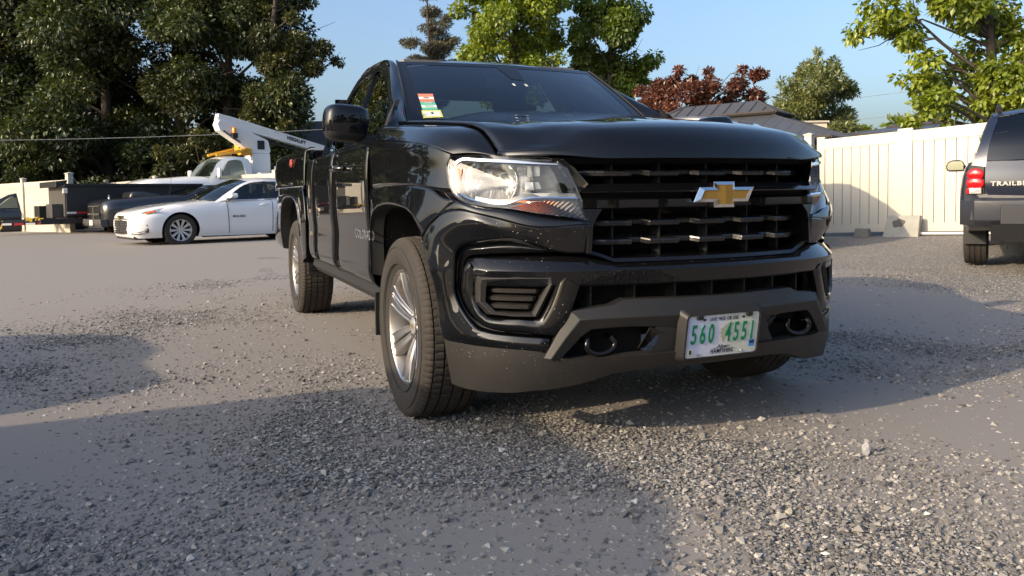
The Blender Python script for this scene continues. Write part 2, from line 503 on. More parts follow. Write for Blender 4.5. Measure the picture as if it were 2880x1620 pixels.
# loose stones: real pebbles over the near part of the lot
def pebble_mat():
    m, nt, b = new_mat('pebbles'); L = nt.links.new; N = nt.nodes.new
    at = N('ShaderNodeAttribute'); at.attribute_name = 'tint'
    cr = N('ShaderNodeValToRGB'); L(at.outputs['Fac'], cr.inputs[0]); e = cr.color_ramp.elements
    e[0].color = (.055, .054, .055, 1); e[1].color = (.60, .58, .54, 1)
    for p, q in ((.3, (.13, .125, .12)), (.55, (.20, .19, .175)), (.78, (.28, .26, .235)), (.92, (.40, .38, .34))):
        x = e.new(p); x.color = (*q, 1)
    L(cr.outputs[0], b.inputs['Base Color']); b.inputs['Roughness'].default_value = .8; b.inputs['Specular IOR Level'].default_value = .35
    return m
PEBBLE = pebble_mat()
def pebbles(name, n, seed):
    r = np.random.default_rng(seed)
    # more of them close by, where single stones can be told apart
    Y = 1.45 + 7.5 * r.random(n) ** 1.55
    X = (r.random(n) * 2 - 1) * (Y * .70 + .25)
    size = np.clip(r.lognormal(math.log(.0040), .42, n), .0018, .016)
    octa = np.array([(1, 0, 0), (-1, 0, 0), (0, 1, 0), (0, -1, 0), (0, 0, 1), (0, 0, -1)], float)
    fc = np.array([(0, 2, 4), (2, 1, 4), (1, 3, 4), (3, 0, 4), (2, 0, 5), (1, 2, 5), (3, 1, 5), (0, 3, 5)])
    V = octa[None] * (.65 + .7 * r.random((n, 6, 1))) + .25 * (r.random((n, 6, 3)) - .5)
    a = r.random(n) * 6.283; c, s_ = np.cos(a), np.sin(a)
    t = (r.random(n) - .5) * 1.6
    V[:, :, 2] *= .75
    x1 = V[..., 0] * c[:, None] - V[..., 1] * s_[:, None]; y1 = V[..., 0] * s_[:, None] + V[..., 1] * c[:, None]; z1 = V[..., 2]
    x2 = x1 * np.cos(t)[:, None] + z1 * np.sin(t)[:, None]; z2 = -x1 * np.sin(t)[:, None] + z1 * np.cos(t)[:, None]
    Z = np.array([ground_z(p, q) for p, q in zip(X, Y)])
    out = np.stack([x2 * size[:, None] * 1.25 + X[:, None], y1 * size[:, None] * 1.1 + Y[:, None], z2 * size[:, None] + (Z + size * .45)[:, None]], -1)
    F = (fc[None] + (np.arange(n) * 6)[:, None, None]).reshape(-1, 3)
    tint = np.repeat(np.clip(r.beta(2.0, 2.2, n), 0, 1), 6)
    o = fastmesh(name, out.reshape(-1, 3), F, PEBBLE, attr=tint)
    o['kind'] = 'stuff'
    return o
pebbles('gravel', 150000, 5)
def rock(name, x, y, size, seed, colr, label, tall=1.0, rz=0):
    r = random.Random(seed)
    b = bmesh.new(); bmesh.ops.create_icosphere(b, subdivisions=3, radius=1)
    off = [(Vector((r.uniform(-1, 1), r.uniform(-1, 1), r.uniform(-1, 1))).normalized(), r.uniform(.45, .85)) for _ in range(11)]
    for v in b.verts:
        for nrm, d in off:
            e = v.co.dot(nrm)
            if e > d: v.co -= nrm * (e - d)
        v.co += v.normal * .05 * mnoise.noise(v.co * 3)
        v.co = Vector((v.co.x * size, v.co.y * size * .8, v.co.z * size * tall + size * tall * .55))
    me = bpy.data.meshes.new(name); b.to_mesh(me); b.free()
    me.materials.append(colr)
    o = bpy.data.objects.new(name, me); link(o); o.location = (x, y, ground_z(x, y)); o.rotation_euler = (0, 0, rz)
    tag(o, label, 'rock'); return o
STONE1 = pm('grey stone', (.30, .30, .30), .85, var=.35, vscale=60, bump=.6, bscale=120)
STONE2 = pm('pale stone', (.42, .39, .30), .85, var=.35, vscale=50, bump=.6, bscale=120)
rock('rock', 1.19, 2.605, .020, 3, STONE1, 'grey pointed shard of rock standing up on the sunlit gravel', 1.5, .4)
rock('rock', .755, 2.125, .013, 8, STONE2, 'round pale cream stone alone on the sunlit gravel at lower right', 1.0, 1.2)
rock('rock', -.52, 2.42, .013, 12, STONE1, 'pale grey stone on the shaded gravel left of centre', .8, .2)
rock('rock', 1.52, 2.45, .012, 15, pm('purple grey stone', (.26, .22, .24), .85, var=.3, vscale=60), 'purplish grey stone near the right edge of the foreground', .8, .7)
# ================================================================== the black pickup
TRUCK = empty('pickup_truck', (0.37615, 3.55392, 0), R(22.852),
              'large glossy black pickup truck in the foreground, front end facing the camera', 'pickup truck')
BX = [0, .2, .4, .5, .6, .7, .8, .87, .92, .945, 1.0]
BY = [-.90, -.886, -.844, -.8125, -.77, -.70, -.60, -.49, -.36, -.22, .3]
def yb(x): return float(np.interp(abs(x), BX, BY))
def ybs(x):
    """smooth front plan curve"""
    x = abs(x)
    if x < .55: return -.90 + .35 * x * x
    return yb(x)

# ---- hood
def hood_mesh():
    yc = [.47, .3, .1, -.1, -.3, -.5, -.65, -.74, -.80, -.845, -.875, -.893, -.903, -.905]
    zp = [1.286, 1.277, 1.252, 1.225, 1.196, 1.167, 1.145, 1.130, 1.115, 1.095, 1.070, 1.044, 1.020, 1.012]
    zs = [1.247, 1.233, 1.216, 1.199, 1.182, 1.163, 1.140, 1.115, 1.078, 1.054, 1.045, 1.040, 1.036, 1.030]
    c6 = [0, 0, 0, 0, .05, .15, .35, .5, .6, .7, .75, .8, .82, .82]
    k_ = [.13, .12, .14, .18, .22, .26, .29, .30, .30, .31, .33, .34, .35, .35]
    xs = [.775, .765, .755, .747, .739, .731, .725, .719, .714, .711, .710, .711, .712, .712]
    rows = hermite(np.array([yc, zp, zs, k_, xs, c6]).T.reshape(-1, 6), 5)
    cs = np.linspace(-1, 1, 61)
    G = []
    for (y, p, s_, k, X, c6_) in rows:
        line = []
        for c in cs:
            x = c * X; a = abs(x)
            t = min(1, max(0, (a - .40) / (.60 - .40)))
            g = 1 - t * t * (3 - 2 * t)
            lin = 1 - min(1, max(0, (a - .45) / (X - .45)))
            h = .78 * g + .22 * lin
            crown = .012 * (1 - min(1, a / .45) ** 2)
            z = s_ + (p - s_) * h + crown * min(1, max(0, (p - 1.02) / .1))
            # shallow valley outside the raised middle
            z -= .006 * math.exp(-((a - .585) / .05) ** 2) * min(1, max(0, (p - 1.06) / .08))
            line.append((x, y + k * x * x + c6_ * x ** 6, z))
        G.append(line)
    G = np.array(G)
    return G
G = hood_mesh()
n, m = G.shape[:2]
hood = mk('hood', G.reshape(-1, 3), grid_faces(n, m), BLACK, TRUCK, smooth=180, thick=.014, off=1.0)

# ---- sides, both mirrored
def path(*p): return [tuple(q) for q in p]
SIDES = (-1, 1)
for s in SIDES:
    # front fender: upper shell
    E = G[:, 0][::-1]                                   # outer edge of the hood, front to back
    c_seam = [(float(np.interp(y, E[:, 1], E[:, 0])) - .0025, y, float(np.interp(y, E[:, 1], E[:, 2])) - .001) for y in (.47, .33, .15, -.05, -.22, -.37, -.485, -.565, -.620)]
    c_top = [(-.86, .47, 1.222), (-.857, .33, 1.212), (-.853, .15, 1.199), (-.847, -.05, 1.180), (-.840, -.22, 1.161), (-.829, -.345, 1.140), (-.811, -.445, 1.110), (-.793, -.515, 1.075), (-.775, -.560, 1.046)]
    c_crs = [(-.920, .47, 1.152), (-.920, .33, 1.143), (-.919, .15, 1.130), (-.915, -.05, 1.116), (-.907, -.22, 1.102), (-.894, -.32, 1.090), (-.874, -.40, 1.074), (-.856, -.445, 1.058), (-.838, -.474, 1.046)]
    c_crs2 = [(-.926, .47, 1.135), (-.926, .33, 1.126), (-.925, .15, 1.113), (-.921, -.05, 1.099), (-.912, -.22, 1.085), (-.898, -.32, 1.072), (-.879, -.395, 1.055), (-.860, -.440, 1.038), (-.844, -.470, 1.028)]
    c_mid = [(-.927, .47, 1.03), (-.927, .33, 1.03), (-.926, .15, 1.02), (-.922, -.05, 1.01), (-.913, -.22, 1.0), (-.899, -.32, .995), (-.882, -.39, .990), (-.866, -.435, .99), (-.850, -.468, .99)]
    c_low = [(-.927, .47, .93), (-.929, .33, .94), (-.933, .15, .945), (-.933, -.05, .945), (-.926, -.22, .942), (-.912, -.32, .935), (-.891, -.40, .925), (-.869, -.455, .915), (-.848, -.500, .912)]
    fen = loft('front_fender', [c_seam, c_top, c_crs], BLACK, TRUCK, ku=5, kv=6, s=s, thick=.004)
    loft('fender_side', [c_crs, c_crs2, c_mid, c_low], BLACK, fen, ku=5, kv=5, s=s, thick=.004)
    # fender: around the wheel opening, ends at the bumper seam
    a_low = [(-.927, .47, .55), (-.928, .46, .70), (-.928, .46, .82), c_low[0], c_low[1], c_low[2], c_low[3], c_low[4], c_low[5], c_low[6], (-.869, -.470, .892), (-.846, -.520, .884)]
    a_mid = [(-.936, .43, .55), (-.938, .42, .70), (-.940, .40, .80), (-.942, .36, .865), (-.942, .27, .895), (-.943, .13, .910), (-.943, -.03, .912), (-.940, -.17, .905), (-.928, -.28, .890), (-.912, -.36, .868), (-.897, -.415, .845), (-.880, -.46, .832)]
    a_arch = [(-.942, .40, .55), (-.946, .385, .66), (-.949, .37, .745), (-.951, .325, .815), (-.951, .25, .848), (-.951, .12, .866), (-.951, -.02, .869), (-.949, -.15, .862), (-.942, -.25, .846), (-.935, -.315, .815), (-.928, -.345, .785), (-.921, -.362, .752)]
    loft('wheel_arch', [a_low, a_mid, a_arch], BLACK, fen, ku=4, kv=5, s=s, thick=.004)
    lip = [(x * .985 + (.03 if False else 0), y * .985, z - .006) for x, y, z in a_arch]
    lip2 = [(x + .06, y * .97, z - .012) for x, y, z in a_arch]
    loft('arch_lip', [a_arch, [(x + .012, y, z - .002) for x, y, z in a_arch], lip2], TRIM, fen, ku=4, kv=2, s=s)
    # bumper corner shell
    U = [(-.474, -.832, .796), (-.560, -.797, .791), (-.651, -.746, .790), (-.739, -.670, .818), (-.804, -.602, .840), (-.840, -.545, .850), (-.886, -.448, .827), (-.921, -.362, .752), (-.917, -.432, .640), (-.906, -.455, .580), (-.896, -.466, .50), (-.878, -.475, .388), (-.814, -.577, .378), (-.711, -.689, .373), (-.600, -.768, .366)]
    S_ = [(-.478, -.818, .697), (-.560, -.783, .702), (-.632, -.744, .728), (-.701, -.700, .752), (-.745, -.660, .749), (-.785, -.617, .741), (-.829, -.556, .728), (-.846, -.528, .700), (-.851, -.522, .640), (-.851, -.522, .580), (-.846, -.530, .535), (-.800, -.600, .440), (-.765, -.635, .425), (-.70, -.695, .418), (-.60, -.768, .412)]
    Mid = []
    for i_, (p, q) in enumerate(zip(U, S_)):
        p, q = np.array(p), np.array(q); d = (p + q) / 2; L_ = np.linalg.norm(p - q)
        out = np.array([-.75, -.66, 0.0]) if d[2] < .72 else np.array([-.6, -.62, .5]); out = out * ([.0, .05, .25, .6][i_] if i_ < 4 else 1)
        Mid.append(tuple(d + out * .11 * L_))
    corner = loft('bumper_corner', [U, Mid, S_], BLACKD, TRUCK, ku=4, kv=6, s=s, thick=.003)
    # strip between lamp and crease
    st = [(-.846, -.520, .884), (-.838, -.532, .881), (-.799, -.583, .866), (-.708, -.677, .852), (-.621, -.744, .832), (-.478, -.815, .809)]
    sc = [(-.886, -.448, .828), (-.842, -.543, .850), (-.804, -.606, .840), (-.739, -.676, .818), (-.651, -.752, .790), (-.474, -.832, .797)]
    sm = [tuple((np.array(a) * .45 + np.array(b) * .55) + np.array([0, -.004, .004])) for a, b in zip(st, sc)]
    loft('lamp_shelf', [st, sm, sc], BLACK, corner, ku=6, kv=4, s=s, thick=.003)
    # seam shadow line between fender and bumper
    mb = MB(); mb.tube(sgn([(-.849, -.527, .884), (-.887, -.447, .829), (-.906, -.402, .800), (-.922, -.361, .752)], s), .0022, 6); mb.build('seam', CAVITY, corner)
    # groove round the fog vent
    H = [(-.488, -.802, .695), (-.60, -.748, .703), (-.70, -.672, .700), (-.775, -.600, .695), (-.815, -.555, .682), (-.825, -.540, .650), (-.832, -.530, .600), (-.832, -.530, .545), (-.784, -.600, .452), (-.745, -.640, .436), (-.68, -.700, .430), (-.581, -.765, .424)]
    Sg = [(-.488, -.816, .698), (-.600, -.762, .715), (-.701, -.700, .752), (-.785, -.617, .741), (-.829, -.556, .728), (-.846, -.528, .700), (-.851, -.522, .640), (-.848, -.526, .560), (-.800, -.600, .440), (-.765, -.635, .425), (-.70, -.695, .418), (-.60, -.768, .412)]
    Gm = [tuple((np.array(a) + np.array(b)) / 2 + np.array([.010, .028, 0])) for a, b in zip(Sg, H)]
    loft('bumper_groove', [Sg, Gm, H], BLACK, corner, ku=3, kv=3, s=s)
    # hoop round the vent (lower three sides, the bar is the upper one)
    Ho = [(-.815, -.568, .672), (-.826, -.555, .648), (-.832, -.548, .600), (-.832, -.548, .545), (-.782, -.617, .448), (-.745, -.652, .434), (-.66, -.722, .428), (-.585, -.778, .425), (-.556, -.795, .460), (-.530, -.806, .525), (-.508, -.812, .590)]
    Hi = [(-.806, -.592, .642), (-.806, -.592, .635), (-.806, -.590, .600), (-.803, -.594, .548), (-.770, -.628, .480), (-.735, -.665, .474), (-.685, -.712, .474), (-.632, -.750, .477), (-.615, -.762, .505), (-.592, -.775, .560), (-.570, -.787, .628)]
    Hm = [tuple((np.array(a) * .5 + np.array(b) * .5) + np.array([-.004, -.010, 0])) for a, b in zip(Ho, Hi)]
    Ho2 = [(x + .006, y + .03, z) for x, y, z in Ho]; Hi2 = [(x + .012, y + .045, z) for x, y, z in Hi]
    hoop = loft('vent_surround', [Ho2, Ho, Hm, Hi, Hi2], BLACKD, corner, ku=3, kv=2, s=s, smooth=50)
    # fog vent: bezel, three slats, back
    vent = tag(bpy.data.objects.new('fog_vent', None)); link(vent, TRUCK)
    Bo = [(-.798, -.604, .624), (-.800, -.600, .600), (-.800, -.600, .530), (-.768, -.633, .487), (-.700, -.700, .482), (-.634, -.750, .484), (-.610, -.764, .54), (-.580, -.780, .606), (-.582, -.778, .631), (-.69, -.706, .630), (-.798, -.604, .624)]
    Bi = [(-.765, -.636, .595), (-.772, -.630, .585), (-.775, -.628, .532), (-.748, -.655, .500), (-.70, -.698, .496), (-.650, -.738, .497), (-.632, -.750, .535), (-.607, -.766, .590), (-.612, -.762, .601), (-.69, -.705, .602), (-.765, -.636, .595)]
    Bf = [tuple(np.array(a) * .55 + np.array(b) * .45 + np.array([-.006, -.012, .0])) for a, b in zip(Bo, Bi)]
    Bb = [(x + .02, y + .06, z) for x, y, z in Bi]
    V = sgn(np.array([[(x, y + .025, z) for x, y, z in Bo], Bo, Bf, Bi, Bb]), s)
    mk('vent_bezel', V.reshape(-1, 3), grid_faces(5, len(Bo)), PLASTICD, vent, smooth=40, bevel=.002)
    for i, (z0, xl, xr) in enumerate(((.572, -.757, -.622), (.545, -.768, -.632), (.518, -.765, -.644))):
        P = []
        for x, d, hh in ((xl, .016, .0), (xl + .018, -.006, .009), ((xl + xr) / 2, -.008, .010), (xr - .01, -.006, .010), (xr + .006, .012, .008)):
            y = ybs(x) + .020 + d
            P.append([(x, y + .035, z0 + hh), (x, y, z0 + hh * .6), (x, y + .004, z0 - .008), (x, y + .035, z0 - .006)])
        P = sgn(np.array(P), s)
        mk('vent_slat', P.reshape(-1, 3), grid_faces(5, 4, True) + [(0, 1, 2, 3), (16, 17, 18, 19)], PLASTICD, vent, smooth=30)
    face('vent_back', [(-.80, -.50, .63), (-.80, -.50, .47), (-.58, -.68, .47), (-.58, -.68, .63)], CAVITY, vent, s=s)
    # air dam half handled below; wheel liner
    Lr = [(x + .05, y * .99, z + .0) for x, y, z in [(-.93, .415, .30), (-.93, .41, .50), (-.93, .385, .72), (-.93, .30, .83), (-.93, .12, .862), (-.93, -.15, .855), (-.92, -.30, .83), (-.90, -.40, .74), (-.88, -.45, .60), (-.87, -.46, .30)]]
    Lr2 = [(-.50, y * .96, z - .02) for x, y, z in Lr]
    ln = loft('wheel_liner', [Lr, Lr2], LINER, TRUCK, ku=4, kv=3, s=s)
    face('liner_back', [(-.52, .41, .25), (-.52, .40, .84), (-.52, -.45, .84), (-.52, -.47, .25)], CAVITY, ln, s=s)
    mb = MB(); mb.tube([(-.60, .03, .84), (-.62, .02, .40)], .035, 10); mb.tube([(-.74, .05, .47), (-.60, -.10, .56), (-.52, -.14, .60)], .028, 8); mb.box((-.70, .02, .36), (.12, .12, .26)); mb.flipx(s).build('suspension', RUST, ln, smooth=40)

# ---- bumper bar right across
def bar():
    X = np.array([0, .12, .25, .34, .385, .44, .494, .56, .62, .68, .72, .76, .79, .806, .815])
    tz = np.array([.664, .664, .663, .662, .661, .674, .688, .687, .686, .684, .683, .681, .679, .677, .672])
    G = []
    for sx in (-1, 1):
        half = []
        for x, z in zip(X, tz):
            y = ybs(x); dip = np.interp(x, [0, .38, .5, .9], [.012, .012, .030, .030])
            k = np.interp(x, [0, .75, .80, .815], [0, 0, .006, .018])
            half.append([(sx * x, y + .05, z + .004), (sx * x, y + dip, z), (sx * x, y - .012 + k, .648), (sx * x, y - .017 + k, .640), (sx * x, y - .008 + k, .594), (sx * x, y - .002 + k, .588), (sx * x, y + .09, .586)])
        G.append(half)
    full = np.array(G[0][::-1][:-1] + G[1])
    o = mk('front_bumper', full.reshape(-1, 3), grid_faces(len(full), 7), BLACKD, TRUCK, smooth=28)
    return o
bumper = bar()
# lower intake behind the bar
mb = MB()
P = [(x, ybs(x) + .13) for x in np.linspace(-.56, .56, 13)]
V = [(x, y, .59) for x, y in P] + [(x, y - .02, .40) for x, y in P]
mk('lower_intake', V, [(i, i + 1, 14 + i, 13 + i) for i in range(12)], CAVITY, bumper)
for x in np.arange(-.45, .46, .15):
    MB().box((x, ybs(x) + .075, .56), (.006, .06, .12)).build('intake_rib', TRIM, bumper)

# ---- skid plate (grey textured plastic) and the tow hooks
O_ = [(-.622, -.768, .348), (-.578, -.785, .430), (-.536, -.800, .505), (-.47, -.822, .514), (-.402, -.842, .520), (-.357, -.852, .539), (-.26, -.874, .539), (-.13, -.892, .537), (0, -.898, .536)]
K_ = [(-.604, -.788, .345), (-.558, -.808, .415), (-.512, -.826, .476), (-.46, -.842, .478), (-.39, -.862, .479), (-.31, -.882, .480), (-.24, -.894, .479), (-.13, -.910, .478), (0, -.916, .478)]
N_ = [(-.566, -.784, .342), (-.535, -.798, .378), (-.500, -.812, .418), (-.470, -.824, .440), (-.40, -.842, .443), (-.33, -.858, .444), (-.255, -.872, .440), (-.13, -.886, .420), (0, -.890, .40)]
B1 = [(x * .98, y + .05, z) for x, y, z in O_]; B2 = [(x * .99, y + .06, z) for x, y, z in N_]
def sym(P): 
    A = np.array(P, float); Bm = A[::-1][1:].copy(); Bm[:, 0] *= -1
    return np.concatenate([A, Bm])
rows = [sym(B1), sym(O_), sym(K_), sym(N_), sym(B2)]
V = np.array(rows)
skid = mk('skid_plate', V.reshape(-1, 3), grid_faces(5, V.shape[1]), PLASTIC, TRUCK, smooth=22, bevel=.004)
# centre block behind the number plate
V = np.array([[(-.25, -.872, .441), (-.16, -.886, .43), (.16, -.886, .43), (.25, -.872, .441)], [(-.235, -.872, .40), (-.15, -.884, .40), (.15, -.884, .40), (.235, -.872, .40)], [(-.27, -.862, .345), (-.17, -.868, .345), (.17, -.868, .345), (.27, -.862, .345)]])
mk('skid_centre', V.reshape(-1, 3), grid_faces(3, 4), PLASTIC, skid, smooth=20)
for s in SIDES:
    pk = face('hook_pocket', [(-.52, -.72, .46), (-.25, -.78, .46), (-.25, -.78, .33), (-.58, -.70, .33)], CAVITY, skid, s=s)
    mb = MB()
    pts = [(-.43 + .055 * math.cos(a), -.815 - .03 * math.sin(a) * 0, .385 + .032 * math.sin(a)) for a in np.linspace(R(150), R(395), 12)]
    mb.tube([(-.47, -.74, .39)] + pts + [(-.37, -.74, .40)], .010, 8).flipx(s).build('tow_hook', GLOSSBLK, skid, smooth=60)
    face('pocket_wall', [(-.27, -.873, .44), (-.235, -.878, .425), (-.245, -.800, .36), (-.275, -.800, .355)], PLASTIC, skid, s=s, thick=.006)
# ---- air dam
Dt = [(-.878, -.472, .388), (-.85, -.522, .381), (-.814, -.577, .377), (-.765, -.635, .374), (-.711, -.689, .372), (-.633, -.747, .367), (-.585, -.775, .352), (-.54, -.796, .340), (-.40, -.838, .343), (-.22, -.876, .347), (0, -.890, .345)]
Dm = [(-.868, -.476, .31), (-.842, -.525, .302), (-.808, -.582, .298), (-.76, -.640, .296), (-.70, -.694, .296), (-.63, -.745, .300), (-.575, -.772, .302), (-.52, -.792, .306), (-.39, -.832, .315), (-.20, -.866, .320), (0, -.878, .318)]
Db = [(-.852, -.474, .222), (-.828, -.522, .216), (-.797, -.570, .213), (-.751, -.620, .213), (-.695, -.672, .217), (-.64, -.705, .224), (-.57, -.742, .232), (-.49, -.775, .247), (-.385, -.808, .278), (-.20, -.842, .289), (0, -.852, .289)]
Dl = [(x * .985, y + .03, z - .008) for x, y, z in Db]; Dl2 = [(x * .95, y + .12, z + .01) for x, y, z in Db]
rows = [sym([(x, y + .04, z + .006) for x, y, z in Dt]), sym(Dt), sym(Dm), sym(Db), sym(Dl), sym(Dl2)]
V = np.swapaxes(hermite(np.swapaxes(np.array(rows), 0, 1), 3), 0, 1)
dam = mk('air_dam', V.reshape(-1, 3), grid_faces(V.shape[0], V.shape[1]), PLASTICD, TRUCK, smooth=35)

# ---- grille
grille = tag(bpy.data.objects.new('grille', None)); link(grille, TRUCK)
def strip_x(name, prof, x0, x1, mat, n=17, par=None, smooth=25):
    """profile of (dy, z) carried along the front plan curve"""
    X = np.linspace(x0, x1, n)
    V = np.array([[(x, ybs(x) + dy, z) for dy, z in prof] for x in X])
    return mk(name, V.reshape(-1, 3), grid_faces(n, len(prof)), mat, par or grille, smooth=smooth)
strip_x('grille_bar', [(.06, .934), (.014, .930), (-.018, .905), (-.016, .901), (.05, .899)], -.506, .506, BLACK, 33)
strip_x('grille_bar', [(.05, .886), (.006, .884), (-.006, .876), (-.006, .850), (.0, .846), (.07, .842)], -.497, .497, BLACK, 33)
strip_x('grille_slot', [(.03, .905), (.03, .880)], -.50, .50, CAVITY)
V = []
X = np.linspace(-.585, .585, 25)
V = np.array([[(x, ybs(x) + .16, z) for z in (1.03, .93, .80, .66)] for x in X])
mk('grille_back', V.reshape(-1, 3), grid_faces(25, 4), CAVITY, grille)
strip_x('grille_brow', [(.02, 1.020), (.05, 1.000), (.12, 1.000)], -.575, .575, CAVITY)
# lower tray of the grille with the kinked edge
X = [-.478, -.44, -.385, -.25, -.12, 0, .12, .25, .385, .44, .478]
tz = [.699, .690, .668, .668, .668, .668, .668, .668, .668, .690, .699]
V = np.array([[(x, ybs(x) + .150, z + .03), (x, ybs(x) + .055, z + .012), (x, ybs(x) + .018, z + .010), (x, ybs(x) + .010, z - .002), (x, ybs(x) + .03, z - .008)] for x, z in zip(X, tz)])
mk('grille_tray', V.reshape(-1, 3), grid_faces(11, 5), GLOSSBLK, grille, smooth=25)
for s in SIDES:
    # diagonal trim beside the lamp and the upright beside the lower opening
    Vv = [(-.566, -.752, 1.016), (-.540, -.770, 1.016), (-.512, -.798, .985), (-.474, -.824, .930), (-.500, -.812, .903), (-.526, -.772, .985)]
    Vb = [(x * .99, y + .05, z) for x, y, z in Vv]
    V = sgn(np.array(Vv + Vb), s)
    mk('grille_trim', V, [(0, 1, 2, 5), (5, 2, 3, 4)] + [(i, (i + 1) % 6, 6 + (i + 1) % 6, 6 + i) for i in range(6)], BLACK, grille, smooth=25, bevel=.002)
    Vv = [(-.497, -.820, .847), (-.430, -.838, .847), (-.452, -.838, .818), (-.464, -.834, .790), (-.470, -.832, .70), (-.486, -.824, .697), (-.480, -.826, .80)]
    Vb = [(x * .98, y + .10, z) for x, y, z in Vv]
    V = sgn(np.array(Vv + Vb), s)
    mk('grille_cheek', V, [(0, 1, 2, 3, 6), (6, 3, 4, 5)] + [(i, (i + 1) % 7, 7 + (i + 1) % 7, 7 + i) for i in range(7)], GLOSSBLK, grille, smooth=25, bevel=.002)
def slat(z, xe, sag=.0, lift=.012):
    bl = [(-xe, -.31), (-.245, -.135), (-.055, .055), (.135, .245), (.31, xe)]
    ends = [(-xe - .02, .028, .004)]
    for i, (a, b) in enumerate(bl):
        e = .018
        if i == 0: ends += [(a, .020, .004), (a + .05, .0, 0), (b, .0, 0), (b + .001, .030, lift)]
        elif i == 4: ends += [(a - e, .030, lift), (a, .0, 0), (b - .05, .0, 0), (b, .020, .004)]
        else: ends += [(a - e, .030, lift), (a, .0, 0), (b, .0, 0), (b + .001, .030, lift)]
    ends.append((xe + .02, .028, .004))
    V = []
    for x, dy, dz in ends:
        y = ybs(x) + .040 + dy; zz = z + dz * .4
        V.append([(x, y + .10 - dy, zz + .022), (x, y + .002, zz + .006), (x, y, zz + .001), (x, y + .003, zz - .010), (x, y + .012, zz - .013), (x, y + .09 - dy, zz - .004)])
    V = np.array(V)
    o = mk('grille_slat', V.reshape(-1, 3), grid_faces(len(V), 6), GLOSSBLK, grille, smooth=15)
    o.data.materials[0] = SLAT
    return o
SLAT = pm('satin black grille plastic', (0.012, 0.012, 0.013), rough=0.28, spec=0.5, rvar=.08, vscale=60)
slat(.968, .455); slat(.798, .44); slat(.734, .45)
for x in (-.36, -.19, 0, .19, .36):
    for za, zb in ((.935, 1.0), (.675, .845)):
        MB().box((x, ybs(x) + .10, (za + zb) / 2), (.006, .05, zb - za)).build('grille_rib', TRIM, grille)

# ---- bow-tie emblem: gold face in a bevelled chrome rim
emb = tag(bpy.data.objects.new('emblem', None)); link(emb, TRUCK)
emb.location = (0, -.922, .889)
def tie(w, c, h1, h2, sl): return [(-w + sl, h1), (-c, h1), (-c, h2), (c, h2), (c, h1), (w, h1), (w - sl, -h1), (c, -h1), (c, -h2), (-c, -h2), (-c, -h1), (-w, -h1)]
o0 = tie(.128, .0435, .0255, .0445, .026); o1 = tie(.103, .0315, .0150, .0335, .0160)
V = [(x, .022, z) for x, z in o0] + [(x, -.004, z) for x, z in o0] + [(x, -.0125, z) for x, z in o1] + [(x, -.0095, z) for x, z in o1]
F = []
for r in range(3):
    F += [(r * 12 + i, r * 12 + (i + 1) % 12, (r + 1) * 12 + (i + 1) % 12, (r + 1) * 12 + i) for i in range(12)]
mk('emblem_rim', V, F, CHROME, emb, bevel=.0008)
pts = tie(.1030, .0315, .0150, .0335, .0160)
V = [(x, -.0100, z) for x, z in pts]
V += [(0, -.0125, .0335), (0, -.0125, -.0335), (0, -.0125, .0150), (0, -.0125, -.0150)]
F = [(0, 1, 10, 11), (1, 2, 12, 13, 9, 10), (12, 3, 8, 13), (3, 4, 7, 8), (4, 5, 6, 7)]
mk('emblem_face', V, F, GOLD, emb)

